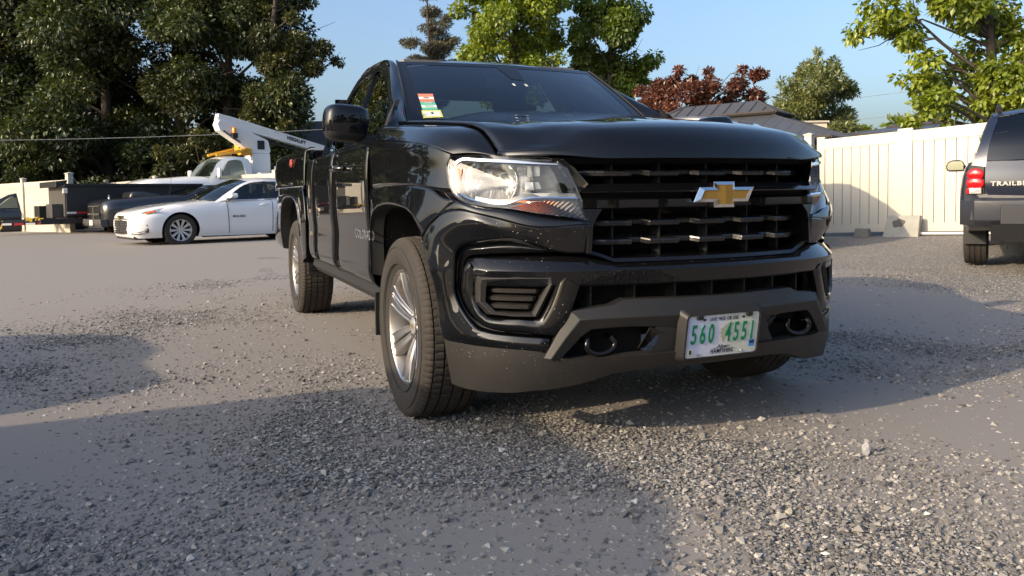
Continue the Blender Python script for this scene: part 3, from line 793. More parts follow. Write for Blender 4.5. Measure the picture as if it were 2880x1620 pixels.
# ---- headlamps
for s in SIDES:
    lamp = tag(bpy.data.objects.new('headlight', None)); link(lamp, TRUCK)
    out = [(-.842, -.474, 1.040), (-.775, -.566, 1.041), (-.716, -.627, 1.034), (-.640, -.682, 1.027), (-.562, -.738, 1.018), (-.530, -.764, .995), (-.510, -.786, .945), (-.497, -.800, .895), (-.477, -.826, .809), (-.550, -.796, .821), (-.621, -.756, .832), (-.708, -.688, .851), (-.799, -.590, .865), (-.829, -.541, .880), (-.846, -.505, .909), (-.852, -.484, .955), (-.850, -.470, 1.005)]
    O = np.array(out); cen = O.mean(0)
    ring = hermite(np.vstack([O, O[:1]]), 3)[:-1]
    nR = len(ring)
    def inset(k, dy): 
        q = ring + (cen - ring) * k; q[:, 1] += dy; q[:, 0] += dy * -.35
        return q
    # black seal and body return
    V = sgn(np.vstack([ring, inset(.02, .0), inset(.045, .045), inset(.06, .10)]), s)
    F = []
    for r in range(3): F += [(r * nR + i, r * nR + (i + 1) % nR, (r + 1) * nR + (i + 1) % nR, (r + 1) * nR + i) for i in range(nR)]
    mk('lamp_housing', V, F, GLOSSBLK, lamp, smooth=40)
    # clear cover, slightly crowned
    lay = [inset(.012, -.004)]
    for k in (.15, .35, .6, .85): lay.append(inset(k, -.004 - .016 * (1 - (1 - k) ** 2)))
    V = sgn(np.vstack(lay + [(cen + np.array([.0, -.022, 0]))[None]]), s)
    F = []
    for r in range(4): F += [(r * nR + i, r * nR + (i + 1) % nR, (r + 1) * nR + (i + 1) % nR, (r + 1) * nR + i) for i in range(nR)]
    F += [(4 * nR + i, 4 * nR + (i + 1) % nR, 5 * nR) for i in range(nR)]
    mk('lamp_lens', V, F, LENS, lamp, smooth=180)
    # grey reflector tub behind
    V = sgn(np.vstack([inset(.03, .05), inset(.14, .11), inset(.6, .14), (cen + np.array([.02, .15, 0]))[None]]), s)
    F = []
    for r in range(2): F += [(r * nR + i, r * nR + (i + 1) % nR, (r + 1) * nR + (i + 1) % nR, (r + 1) * nR + i) for i in range(nR)]
    F += [(2 * nR + i, 2 * nR + (i + 1) % nR, 3 * nR) for i in range(nR)]
    mk('lamp_tub', V, F, SILVERTUB, lamp, smooth=40) if 'SILVERTUB' in globals() else None
    # round low-beam bowl: stepped flutes catch the sun
    nA, nr = 144, 14
    V = []
    c0 = np.array([-.722, -.560, .945])
    ax = np.array([-.42, -.905, 0.0]); ax /= np.linalg.norm(ax)
    ex = np.array([ax[1], -ax[0], 0]) * -1; ez = np.array([0, 0, 1.])
    for i in range(nr + 1):
        r = .028 + (.088 - .028) * i / nr
        for k in range(nA):
            a = 2 * math.pi * k / nA
            px, pz = r * math.cos(a), r * math.sin(a)
            flute = .0060 * math.sin(px / .0150 * 2 * math.pi) * (1 if i not in (0, nr) else 0)
            depth = -.085 * (1 - (r / .088) ** 2) + flute
            # the bowl is cut by the lamp outline above and below
            pz = max(-.082, min(.078, pz))
            V.append(c0 + ex * px + ez * pz + ax * depth)
    V = sgn(np.array(V), s)
    mk('lamp_bowl', V, grid_faces(nr + 1, nA, True), REFLECT, lamp, smooth=35)
    mb = MB()
    base = c0 - ax * .085
    mb.tube([base, base + ax * .035], [.03, .026], 20); mb.tube([base + ax * .035, base + ax * .062], [.014, .012], 16)
    mb.flipx(s).build('bulb_shield', REFLECT, lamp, smooth=40)
    # rim ring round the bowl
    pts = [c0 + ex * (.091 * math.cos(a)) + ez * max(-.082, min(.079, .091 * math.sin(a))) + ax * .004 for a in np.linspace(0, 2 * math.pi, 49)]
    MB().tube(pts, .0045, 6, cap=False).flipx(s).build('bowl_ring', REFLECT, lamp, smooth=60)
    # high-beam box with mirrored facets
    q = [(-.625, -.690, 1.010), (-.545, -.745, 1.000), (-.515, -.775, .935), (-.505, -.785, .898), (-.625, -.712, .902)]
    qb = [(-.610, -.600, .985), (-.565, -.620, .980), (-.548, -.640, .940), (-.545, -.650, .915), (-.612, -.615, .915)]
    V = sgn(np.array(q + qb), s)
    hb = mk('high_beam', V, [(i, (i + 1) % 5, 5 + (i + 1) % 5, 5 + i) for i in range(5)] + [(5, 6, 7, 8, 9)], REFLECT, lamp)
    mb = MB(); mb.hexa([(-.628, -.665, .998), (-.592, -.690, .996), (-.592, -.690, .962), (-.628, -.665, .958)], [(-.618, -.62, .985), (-.598, -.63, .985), (-.598, -.63, .97), (-.618, -.62, .97)])
    mb.hexa([(-.640, -.668, .942), (-.600, -.696, .940), (-.592, -.702, .918), (-.640, -.672, .912)], [(-.628, -.62, .935), (-.60, -.64, .935), (-.60, -.64, .92), (-.628, -.62, .918)])
    mb.flipx(s).build('beam_facet', SILVER, lamp)
    # bright bezel: along the top, round the outer end and in a wave above the indicator
    tp = [(-.553, -.752, 1.000), (-.640, -.692, 1.006), (-.716, -.634, 1.013), (-.775, -.574, 1.019), (-.822, -.505, 1.019), (-.836, -.484, .995), (-.839, -.490, .955), (-.836, -.508, .915), (-.820, -.546, .893), (-.790, -.590, .876), (-.760, -.624, .868), (-.733, -.652, .864), (-.712, -.672, .865), (-.691, -.690, .870), (-.668, -.706, .877), (-.646, -.720, .882), (-.610, -.742, .884), (-.572, -.764, .883), (-.503, -.800, .880)]
    P = hermite(np.array(tp), 4)
    T = np.gradient(P, axis=0); T /= np.linalg.norm(T, axis=1)[:, None]
    nrm = np.array([[-.5, -.86, 0]]) * np.ones((len(P), 1))
    sd = np.cross(T, nrm); sd /= np.linalg.norm(sd, axis=1)[:, None]
    w = .0075
    V = np.stack([P - sd * w + nrm * -.012, P - sd * w, P - sd * w * .3 + nrm * .004, P + sd * w, P + sd * w + nrm * -.014], 1)
    mk('lamp_bezel', sgn(V, s).reshape(-1, 3), grid_faces(len(P), 5), CHROME, lamp, smooth=50)
    # second, duller step inside the wave
    P2 = P[len(P) * 9 // 18:]; P2 = P2 + np.array([.002, .012, .012])
    sd2 = sd[len(P) * 9 // 18:]
    V = np.stack([P2 - sd2 * .007, P2 + sd2 * .005], 1)
    mk('lamp_step', sgn(V, s).reshape(-1, 3), grid_faces(len(P2), 2), SILVER, lamp, smooth=60)
    # turn indicator: rows of small prisms, amber at the outer end
    top = hermite(np.array([(-.700, -.690, .858), (-.660, -.716, .868), (-.620, -.742, .875), (-.565, -.772, .875), (-.505, -.803, .871)]), 8)
    bot = hermite(np.array([(-.700, -.694, .855), (-.660, -.725, .843), (-.620, -.752, .836), (-.560, -.788, .826), (-.486, -.822, .815)]), 8)
    nu = len(top); nv = 9
    V = []; att = []
    for i in range(nu):
        for j in range(nv):
            t = j / (nv - 1); p = top[i] * (1 - t) + bot[i] * t
            V.append(p + np.array([.0, .010 - (.006 if (i + j) % 2 else 0), 0])); att.append(p[0])
    o = mk('turn_signal', sgn(np.array(V), s), grid_faces(nu, nv), SIGNAL, lamp) if 'SIGNAL' in globals() else None
    face('side_reflector', [(-.836, -.478, .992), (-.812, -.520, .992), (-.826, -.520, .906), (-.837, -.494, .922), (-.839, -.482, .955)], SALMON, lamp, s=s, thick=.006)
# ================================================================== cab, doors, bed, wheels of the pickup
def xs_(z, x0=.845, z0=1.19, k=.48):
    return -(x0 - max(0, z - z0) * k)
def side(y, z, off=0.0): return (xs_(z) - off, y, z)
def ws(u, v, off=0.0):
    l = lambda a, b: a + (b - a) * v
    b = .015 * 4 * v * (1 - v) * .7
    return (u * l(.715, .599), l(.44, 1.06) + l(.06, .086) * u * u - b - off * .58, l(1.205, 1.648) + b + .004 * u * u * v + off * .81)
# windscreen
us = np.linspace(-1, 1, 25); vs = np.linspace(0, 1, 11)
V = [ws(u, v) for v in vs for u in us]
wind = mk('windshield', V, grid_faces(11, 25), GLASS, TRUCK, smooth=180)
def ws_patch(name, quad, mat, par, off, nu=6, nv=6):
    (a, b, c, d) = [np.array(q) for q in quad]     # tl tr br bl in (u,v)
    V = []
    for j in range(nv):
        for i in range(nu):
            s_, t = i / (nu - 1), j / (nv - 1)
            q = (a * (1 - s_) + b * s_) * (1 - t) + (d * (1 - s_) + c * s_) * t
            V.append(ws(q[0], q[1], off))
    return mk(name, V, grid_faces(nv, nu), mat, par, smooth=180)
# black ceramic border in four strips, just inside the pane
ws_patch('windshield_border', [(-1, 1), (1, 1), (.93, .945), (-.93, .945)], FRIT, wind, .0015, 25, 3)
ws_patch('windshield_border', [(-1, 1), (-.93, .945), (-.90, .16), (-1, 0)], FRIT, wind, .0015, 3, 12)
ws_patch('windshield_border', [(.93, .945), (1, 1), (1, 0), (.90, .16)], FRIT, wind, .0015, 3, 12)
ws_patch('windshield_border', [(-.90, .16), (.90, .16), (1, 0), (-1, 0)], FRIT, wind, .0015, 25, 3)
ws_patch('mirror_mount', [(-.095, .95), (.115, .95), (.085, .735), (-.03, .742)], FRIT, wind, .0018, 4, 5)
for q in (-.05, .065):
    ws_patch('sensor_patch', [(q - .012, .672), (q + .010, .672), (q + .014, .635), (q - .008, .635)], pm('pale patch', (.6, .62, .55), .8), wind, .002, 2, 2)
# stickers in the lower corner
PAPER_R = pm('orange sticker', (.62, .20, .12), .5); PAPER_G = pm('green sticker', (.10, .42, .30), .5); PAPER_Y = pm('yellow sticker', (.62, .60, .15), .5)
PAPER_W = pm('white sticker', (.68, .70, .62), .5); INK = pm('black ink', (.012, .012, .014), .5); INKR = pm('brown ink', (.30, .07, .04), .5)
st = ws_patch('sticker', [(-.901, .472), (-.783, .476), (-.786, .369), (-.896, .361)], PAPER_R, wind, .003, 3, 3)
ws_patch('sticker_band', [(-.899, .428), (-.785, .430), (-.786, .400), (-.898, .396)], PAPER_W, st, .004, 2, 2)
st = ws_patch('sticker', [(-.896, .360), (-.786, .367), (-.779, .264), (-.891, .257)], PAPER_G, wind, .003, 3, 3)
ws_patch('sticker_band', [(-.893, .318), (-.782, .322), (-.780, .292), (-.892, .286)], PAPER_W, st, .004, 2, 2)
st = ws_patch('sticker', [(-.900, .254), (-.762, .260), (-.754, .175), (-.897, .160)], PAPER_Y, wind, .003, 3, 3)
ws_patch('sticker_band', [(-.890, .238), (-.774, .243), (-.768, .186), (-.888, .176)], PAPER_W, st, .004, 2, 2)
def on_ws(u, v, off): return ws(u, v, off)
for body, u, v, sz, m_ in (('4', -.83, .216, .030, INK), ('2023', -.845, .414, .014, INKR), ('VERIFIED', -.838, .342, .010, PAPER_W), ('EMISSION', -.836, .305, .011, PAPER_G)):
    p = Vector(ws(u, v, .0055))
    e1 = (Vector(ws(u + .05, v)) - Vector(ws(u - .05, v))).normalized(); e2 = (Vector(ws(u, v + .05)) - Vector(ws(u, v - .05)))
    e3 = e1.cross(e2).normalized(); e2 = e3.cross(e1)
    M = Matrix((e1, e2, e3)).transposed()
    text_mesh('sticker_print', body, sz, m_, wind, p, M.to_euler(), bold=.0004, extrude=.0003)
# cowl and wipers
V = [(x, .44 + .055 * (x / .715) ** 2 - .012, 1.200) for x in np.linspace(-.76, .76, 17)] + [(x, .30 + .12 * (x / .715) ** 2, 1.222) for x in np.linspace(-.76, .76, 17)]
mk('cowl', V, [(i, i + 1, 18 + i, 17 + i) for i in range(16)], TRIM, TRUCK)
MB().tube([ws(-.60, .02, .02), ws(-.1, .07, .02), ws(.25, .10, .02)], .008, 6).build('wiper', TRIM, TRUCK)
MB().tube([ws(.1, .02, .02), ws(.6, .07, .02), ws(.88, .12, .02)], .008, 6).build('wiper', TRIM, TRUCK)
# roof
ys = [1.055, 1.10, 1.18, 1.30, 1.45, 1.65, 1.90, 2.12, 2.24, 2.30]
zc = [1.648, 1.662, 1.683, 1.705, 1.726, 1.744, 1.750, 1.738, 1.715, 1.68]
rows = []
for y, z in zip(ys, zc):
    line = []
    for u in np.linspace(-1, 1, 13):
        xe = .600 - .012 * min(1, (y - 1.055) / .35)
        yy = y + (.088 * u * u if y < 1.2 else .088 * u * u * max(0, (1.6 - y) / .4))
        line.append((u * xe, yy, z - .030 * abs(u) ** 3.2 - .008 * u * u))
    rows.append(line)
loft('roof', rows, BLACK, TRUCK, ku=3, kv=4, s=-1, thick=.02, off=-1)
pairs = [((.50, 1.17), (.58, 1.20)), ((.49, 1.28), (.66, 1.30)), ((.71, 1.396), (.93, 1.44)), ((1.03, 1.544), (1.20, 1.555)), ((1.37, 1.680), (1.49, 1.648)), ((1.70, 1.712), (1.75, 1.668)), ((2.0, 1.715), (2.0, 1.672)), ((2.20, 1.690), (2.14, 1.640)), ((2.31, 1.56), (2.23, 1.53)), ((2.36, 1.17), (2.27, 1.20)), ((1.8, 1.17), (1.8, 1.20)), ((1.2, 1.17), (1.2, 1.20)), ((.50, 1.17), (.58, 1.20))]
for s in SIDES:
    # A pillar between windscreen and door
    outer = [side(y, z) for (y, z), _ in pairs[0:8]]
    inn = [(-.765, .44, 1.235), ws(-1, .13), ws(-1, .40), ws(-1, .73), (-.600, 1.25, 1.674), (-.590, 1.50, 1.694), (-.585, 1.85, 1.712), (-.585, 2.14, 1.695)]
    outer[0] = (-.880, .43, 1.165)
    mid = []
    for a, b in zip(outer, inn):
        a, b = np.array(a), np.array(b); d = (a + b) / 2; w = np.linalg.norm(a - b)
        mid.append(tuple(d + np.array([-.55, -.35, .6]) * w * .12))
    ap = loft('a_pillar', [outer, mid, inn], BLACK, TRUCK, ku=5, kv=5, s=s, thick=.004)
    MB().tube(sgn([tuple(np.array(ws(-1.005, v)) + np.array([-.002, -.002, .004])) for v in np.linspace(.02, 1, 14)], s), .006, 6).build('windshield_seal', TRIM, ap, smooth=60)
    # door frame round the side glass
    O = [side(y, z) for (y, z), _ in pairs]; I = [side(y, z, -.006) for _, (y, z) in pairs]
    Md = [tuple((np.array(a) + np.array(b)) / 2 + np.array([-.004, 0, 0])) for a, b in zip(O, I)]
    I2 = [(x + .03, y, z) for x, y, z in I]
    fd = tag(bpy.data.objects.new('front_door', None)); link(fd, TRUCK)
    V = sgn(np.array([O, Md, I, I2]), s)
    V = np.swapaxes(hermite(np.swapaxes(V, 0, 1), 3), 0, 1)
    mk('window_frame', V.reshape(-1, 3), grid_faces(V.shape[0], V.shape[1]), BLACK, fd, smooth=35)
    # B pillar
    V = sgn([side(1.42, 1.18, -.004), side(1.55, 1.18, -.004), side(1.76, 1.675, -.004), side(1.62, 1.672, -.004)] + [side(1.42, 1.18, -.03), side(1.55, 1.18, -.03), side(1.76, 1.675, -.03), side(1.62, 1.672, -.03)], s)
    mk('b_pillar', V, [(0, 1, 2, 3), (0, 4, 5, 1), (1, 5, 6, 2), (2, 6, 7, 3), (3, 7, 4, 0)], BLACK, fd)
    gl = [side(y, z, -.016) for y, z in ((.57, 1.17), (.65, 1.30), (.92, 1.445), (1.19, 1.56), (1.48, 1.655), (1.66, 1.67), (1.46, 1.17))]
    mk('window', sgn(gl, s), [tuple(range(7))], GLASST, fd)
    gl = [side(y, z, -.016) for y, z in ((1.50, 1.17), (1.71, 1.675), (2.0, 1.678), (2.145, 1.645), (2.24, 1.53), (2.28, 1.17))]
    # door skin
    ycol = [.446, .60, .85, 1.10, 1.362]
    rows = []
    for x, z in ((-.842, 1.176), (-.885, 1.172), (-.912, 1.158), (-.926, 1.125), (-.934, 1.07), (-.938, 1.0), (-.938, .90), (-.935, .80), (-.928, .70), (-.931, .625), (-.930, .56), (-.915, .505), (-.885, .475)):
        rows.append([(x, y, z) for y in ycol])
    loft('door_panel', rows, BLACK, fd, ku=2, kv=3, s=s, thick=.004)
    rd = tag(bpy.data.objects.new('rear_door', None)); link(rd, TRUCK)
    mk('window', sgn(gl, s), [tuple(range(6))], GLASST, rd)
    rows = [[(r[0][0], y, r[0][2]) for y in (1.370, 1.6, 1.85, 2.10)] for r in rows]
    loft('door_panel', rows, BLACK, rd, ku=2, kv=3, s=s, thick=.004)
    rows = [[(r[0][0] + (.0 if y < 2.38 else .03), y, r[0][2]) for y in (2.107, 2.25, 2.37, 2.42)] for r in rows]
    cc = loft('cab_corner', rows, BLACK, TRUCK, ku=2, kv=3, s=s, thick=.004)
    ca = [side(2.36, 1.17), side(2.31, 1.56), side(2.20, 1.690)]; cb = [(x + .09, y + .045, z) for x, y, z in ca]; ce = [(x + .22, y + .05, z) for x, y, z in ca]
    loft('cab_rear_corner', [ca, cb, ce], BLACK, cc, ku=4, kv=4, s=s)
    rock = MB(); rock.prism([(-.885, .478), (-.895, .44), (-.86, .40), (-.72, .40), (-.72, .478)], 'y', .43, 2.44)
    rock.V = [(v[0], v[1], v[2]) for v in rock.V]; rock.flipx(s).build('rocker_panel', TRIM, TRUCK, smooth=40)
    # chrome-faced handle at the back edge of the front door
    h = MB(); h.box((-.948, 1.16, 1.055), (.012, .10, .012)); 
    hb = MB(); hb.tube([(-.938, 1.235, 1.058), (-.962, 1.225, 1.058), (-.972, 1.16, 1.058), (-.970, 1.07, 1.056), (-.958, 1.015, 1.054), (-.938, 1.005, 1.054)], [.014, .016, .018, .018, .016, .012], 10)
    hb.flipx(s).build('door_handle', GLOSSBLK, fd, smooth=60)
    hc = MB(); hc.box((-.984, 1.12, 1.060), (.006, .11, .022)); hc.flipx(s).build('handle_cap', CHROME, fd, bevel=.002)
    # body crease low on the doors
    # mirror
    mir = tag(bpy.data.objects.new('side_mirror', None)); link(mir, TRUCK)
    nu, nv = 36, 18; V = []
    for j in range(nv + 1):
        ph = -math.pi / 2 + math.pi * j / nv
        for i in range(nu):
            th = 2 * math.pi * i / nu
            f = lambda c, e: math.copysign(abs(c) ** e, c)
            x = f(math.cos(ph), .45) * f(math.cos(th), .5); y = f(math.cos(ph), .45) * f(math.sin(th), .75); z = f(math.sin(ph), .55)
            tp = 1 - .10 * max(0, -z)
            V.append((-1.026 + .104 * x * tp + .008 * z, .475 + (.085 if y < 0 else .055) * y * tp, 1.238 + .083 * z - .008 * x))
    V = sgn(np.array(V), s)
    Ft = [f for f in grid_faces(nv + 1, nu, True)]
    up = [f for f in Ft if f[0] // nu >= 7]; lo = [f for f in Ft if f[0] // nu < 7]
    mk('mirror_cap', V, up, BLACK, mir, smooth=180); mk('mirror_base', V, lo, TRIM, mir, smooth=180)
    MB().box((-1.026, .533, 1.24), (.17, .004, .125)).flipx(s).build('mirror_glass', CHROME, mir)
    arm = MB(); arm.hexa([(-.99, .435, 1.150), (-.99, .505, 1.150), (-.99, .505, 1.188), (-.99, .435, 1.186)], [(-.868, .43, 1.132), (-.868, .53, 1.132), (-.868, .53, 1.186), (-.868, .43, 1.182)])
    arm.flipx(s).build('mirror_arm', TRIM, mir, bevel=.006)
    sail = MB(); sail.prism([(.40, 1.14), (.62, 1.14), (.60, 1.30), (.585, 1.37), (.50, 1.24)], 'x', -.925, -.90)
    sail.V = [(xs_(v[2]) - (.003 if v[0] < -.91 else -.02), v[1], v[2]) for v in sail.V]
    sail.flipx(s).build('mirror_sail', TRIM, mir)
    # bed side
    rail = [(-.86, 1.262), (-.898, 1.258), (-.918, 1.235), (-.928, 1.18), (-.935, 1.08), (-.938, .97)]
    yb_ = [2.455, 2.7, 3.0, 3.258, 3.5, 3.9, 4.3, 4.44, 4.47]
    bd = loft('bed_side', [[(x + (.0 if y < 4.44 else .02), y, z + .012 * (y - 2.455) / 2) for y in yb_] for x, z in rail], BLACK, TRUCK, ku=3, kv=4, s=s, thick=.004)
    Ro = [(-.938, 2.455, .49), (-.938, 2.455, .62), (-.938, 2.455, .78), (-.938, 2.56, .98), (-.938, 2.75, .982), (-.938, 3.0, .985), (-.938, 3.258, .985), (-.938, 3.52, .985), (-.938, 3.76, .985), (-.938, 4.0, .985), (-.938, 4.3, .80), (-.938, 4.46, .62), (-.93, 4.46, .52)]
    Ra = [(-.93, 2.70, .44), (-.948, 2.705, .60), (-.952, 2.725, .73), (-.954, 2.79, .835), (-.954, 2.89, .885), (-.955, 3.05, .912), (-.955, 3.258, .918), (-.955, 3.46, .912), (-.954, 3.62, .885), (-.954, 3.72, .835), (-.952, 3.79, .73), (-.948, 3.81, .60), (-.93, 3.82, .48)]
    Rm = [tuple(np.array(a) * .55 + np.array(b) * .45 + np.array([-.008, 0, 0])) for a, b in zip(Ro, Ra)]
    loft('bed_arch', [Ro, Rm, Ra], BLACK, bd, ku=4, kv=5, s=s, thick=.004)
    loft('arch_lip', [Ra, [(x + .012, y, z - .002) for x, y, z in Ra], [(x + .08, y, z - .012) for x, y, z in Ra]], TRIM, bd, ku=4, kv=2, s=s)
    Lr = [(x + .05, y, z) for x, y, z in Ra]
    loft('wheel_liner', [Lr, [(-.5, y, z - .02) for x, y, z in Lr]], LINER, bd, ku=4, kv=2, s=s)
    fl = MB(); fl.box((-.775, 2.80, .40), (.21, .012, .14)); fl.box((-.775, 2.792, .372), (.19, .01, .006)); fl.box((-.775, 2.792, .395), (.19, .01, .006))
    fl.flipx(s).build('mud_flap', TRIM, bd, bevel=.004)
    fl = MB(); fl.box((-.84, .435, .36), (.16, .010, .20)); fl.flipx(s).build('mud_flap', TRIM, TRUCK, bevel=.004)
# seams on the visible side
for s in SIDES:
    for y in (.441, 1.366, 2.103):
        P = [(-.933 + .0 * z, y, z) for z in ()]
        pts = [(x - .0008, y, z) for x, z in ((-.842, 1.176), (-.885, 1.172), (-.912, 1.158), (-.926, 1.125), (-.934, 1.07), (-.938, 1.0), (-.938, .90), (-.935, .80), (-.928, .70), (-.931, .625), (-.930, .56), (-.915, .505))]
        MB().tube(sgn(pts, s), .0028, 5).build('door_seam', CAVITY, TRUCK)
# back wall, rear glass, bed floor
mb = MB()
mb.box((0, 2.38, .86), (1.72, .03, .74)); mb.box((-.63, 2.34, 1.40), (.20, .03, .36)); mb.box((.63, 2.34, 1.40), (.20, .03, .36)); mb.box((0, 2.27, 1.64), (1.12, .03, .09))
mb.build('cab_back', BLACK, TRUCK)
mk('rear_window', [(-.55, 2.35, 1.22), (.55, 2.35, 1.22), (.55, 2.30, 1.60), (-.55, 2.30, 1.60)], [(0, 1, 2, 3)], GLASST, TRUCK)
mb = MB(); mb.box((0, 2.47, .95), (1.78, .04, .58)); mb.box((0, 4.45, .95), (1.72, .05, .58)); mb.box((0, 3.46, .70), (1.5, 1.95, .06)); mb.build('cargo_bed', BLACK, TRUCK)
# underside: frame rails, axle, exhaust
mb = MB(); mb.box((-.42, 1.7, .46), (.10, 4.9, .14)); mb.box((.42, 1.7, .46), (.10, 4.9, .14)); mb.box((0, .2, .44), (.8, 1.2, .24)); mb.box((0, 1.5, .52), (1.5, 1.9, .08))
mb.tube([(-.66, 3.258, .37), (.66, 3.258, .37)], .05, 10); mb.tube([(-.2, 3.258, .37), (.05, 3.258, .37)], [.13, .13], 12); mb.box((-.5, 1.9, .40), (.14, .2, .10)); mb.box((-.55, 1.15, .41), (.10, .16, .08))
mb.tube([(.3, .9, .42), (.3, 2.6, .42), (.5, 4.3, .44)], .04, 8); mb.build('underbody', CAVITY, TRUCK)
# cabin
cab = tag(bpy.data.objects.new('cabin', None)); link(cab, TRUCK)
mb = MB(); mb.prism([(.50, 1.19), (.75, 1.235), (.95, 1.20), (1.0, 1.02), (.98, .7), (.50, .7)], 'x', -.80, .80); mb.build('dashboard', INTERIOR, cab, bevel=.02)
for x in (-.37, .37):
    se = tag(bpy.data.objects.new('seat', None)); link(se, cab)
    mb = MB(); mb.hexa([(x - .25, 1.42, .72), (x + .25, 1.42, .72), (x + .25, 1.58, .72), (x - .25, 1.58, .72)], [(x - .22, 1.66, 1.34), (x + .22, 1.66, 1.34), (x + .22, 1.76, 1.34), (x - .22, 1.76, 1.34)])
    mb.build('seat_back', INTERIOR, se, bevel=.05, seg=3)
    MB().box((x, 1.72, 1.43), (.26, .10, .17)).build('headrest', INTERIOR, se, bevel=.04, seg=3)
    MB().box((x, 1.25, .72), (.5, .5, .16)).build('seat_base', INTERIOR, se, bevel=.04)
pts = [(.37 + .185 * math.cos(a), 1.02 + .06 * math.sin(a), 1.16 + .175 * math.sin(a)) for a in np.linspace(0, 2 * math.pi, 33)]
mb = MB(); mb.tube(pts, .014, 8, cap=False); mb.tube([(.20, 1.02, 1.16), (.54, 1.02, 1.16)], .02, 6); mb.tube([(.37, .95, 1.10), (.37, 1.03, 1.16)], .05, 8); mb.build('steering_wheel', INTERIOR, cab, smooth=60)
mb = MB(); mb.box((-.02, 1.03, 1.535), (.20, .03, .062)); mb.build('rear_view_mirror', pm('mirror shell', (.10, .10, .095), .4), cab, bevel=.012, seg=3)
MB().tube([(-.01, .99, 1.60), (-.02, 1.03, 1.55)], .012, 6).build('mirror_stem', INTERIOR, cab)
MB().box((0, 1.75, 1.675), (1.08, 1.05, .02)).build('headliner', pm('headliner', (.16, .155, .15), .9), cab)
MB().box((0, 1.4, .60), (1.6, 1.8, .04)).build('cabin_floor', INTERIOR, cab)
for s in SIDES:
    a_ = [(-.775, .62, 1.23), (-.765, .72, 1.30), (-.69, .95, 1.44), (-.635, 1.21, 1.555), (-.59, 1.47, 1.635), (-.575, 1.62, 1.655)]
    b_ = [(-.665, .60, 1.23), (-.645, .70, 1.31), (-.615, .90, 1.44), (-.578, 1.13, 1.575), (-.55, 1.36, 1.650), (-.53, 1.55, 1.672)]
    loft('pillar_trim', [a_, [tuple((np.array(p) + np.array(q)) / 2 + np.array([.035, .02, -.01])) for p, q in zip(a_, b_)], b_], CREAM, cab, ku=4, kv=3, s=s)
    MB().hexa([(-.81, 1.42, 1.15), (-.81, 1.56, 1.15), (-.79, 1.56, 1.15), (-.79, 1.42, 1.15)], [(-.585, 1.62, 1.66), (-.585, 1.76, 1.66), (-.555, 1.76, 1.66), (-.555, 1.62, 1.66)]).flipx(s).build('b_pillar_trim', CREAM, cab)
    MB().box((-.86, 1.4, .95), (.03, 1.9, .42)).flipx(s).build('door_trim', INTERIOR, cab)

# ---- wheels
def wheel(s, y, steer=0.0, proto=None):
    w = bpy.data.objects.new('wheel', None); link(w, TRUCK)
    w.location = (s * .795, y, .3625); w.rotation_euler = (0, 0, (math.pi if s > 0 else 0) + steer)
    return w
def tyre_mesh(par):
    prof = [(.097, .222), (.104, .236), (.112, .246), (.122, .268), (.128, .298), (.1275, .322), (.122, .344), (.1215, .346), (.117, .354), (.112, .3595), (.104, .3655), (.094, .3690)]
    tr = [(.0905, .3695), (.0900, .3610), (.0835, .3610), (.0830, .3700), (.0510, .3718), (.0505, .3625), (.0420, .3625), (.0415, .3720), (.0045, .3725), (.004, .363)]
    half = prof + tr
    full = half + [(-a, r) for a, r in half[::-1]]
    n = 360; V = []
    for k in range(n):
        a = 2 * math.pi * k / n
        for i, (x, r) in enumerate(full):
            rr = r; ax_ = abs(x)
            if ax_ > .089 and r > .353 and k % 4 == 0: rr -= .0035          # shoulder sipes
            elif ax_ < .0845 and ax_ > .05 and r > .366 and k % 5 == 2: rr -= .0035
            elif ax_ < .043 and r > .366 and k % 7 == 0: rr -= .0035
            yy, zz = rr * math.cos(a), rr * math.sin(a)
            bulge = 0
            if zz < -.3605: zz = -.3605
            if zz < -.30 and ax_ > .11: bulge = .006 * (-.30 - zz) / .06
            V.append((-(x + math.copysign(bulge, x)), yy, zz))
    m = len(full)
    F = grid_faces(n, m) + [((n - 1) * m + j, (n - 1) * m + j + 1, j + 1, j) for j in range(m - 1)]
    # sidewall and tread are separate parts of one tyre
    isT = lambda f: all(np.hypot(V[i][1], V[i][2]) > .3555 for i in f) or all(abs(V[i][0]) < .106 and np.hypot(V[i][1], V[i][2]) > .33 for i in f)
    T = [f for f in F if isT(f)]; Sd = [f for f in F if not isT(f)]
    t = mk('tyre', V, Sd, RUBBER, par, smooth=40)
    mk('tread', V, T, RUBBERD, par, smooth=30)
    # raised rings and maker-free moulding on the sidewall
    mb = MB()
    for r in (.262, .330):
        mb.lathe([(-.1235 if r < .3 else -.1265, r - .002), (-.1275 if r < .3 else -.1290, r), (-.1235 if r < .3 else -.1265, r + .002)], 96, 'x')
    mb.build('sidewall_rib', RUBBER, par, smooth=60)
    return t
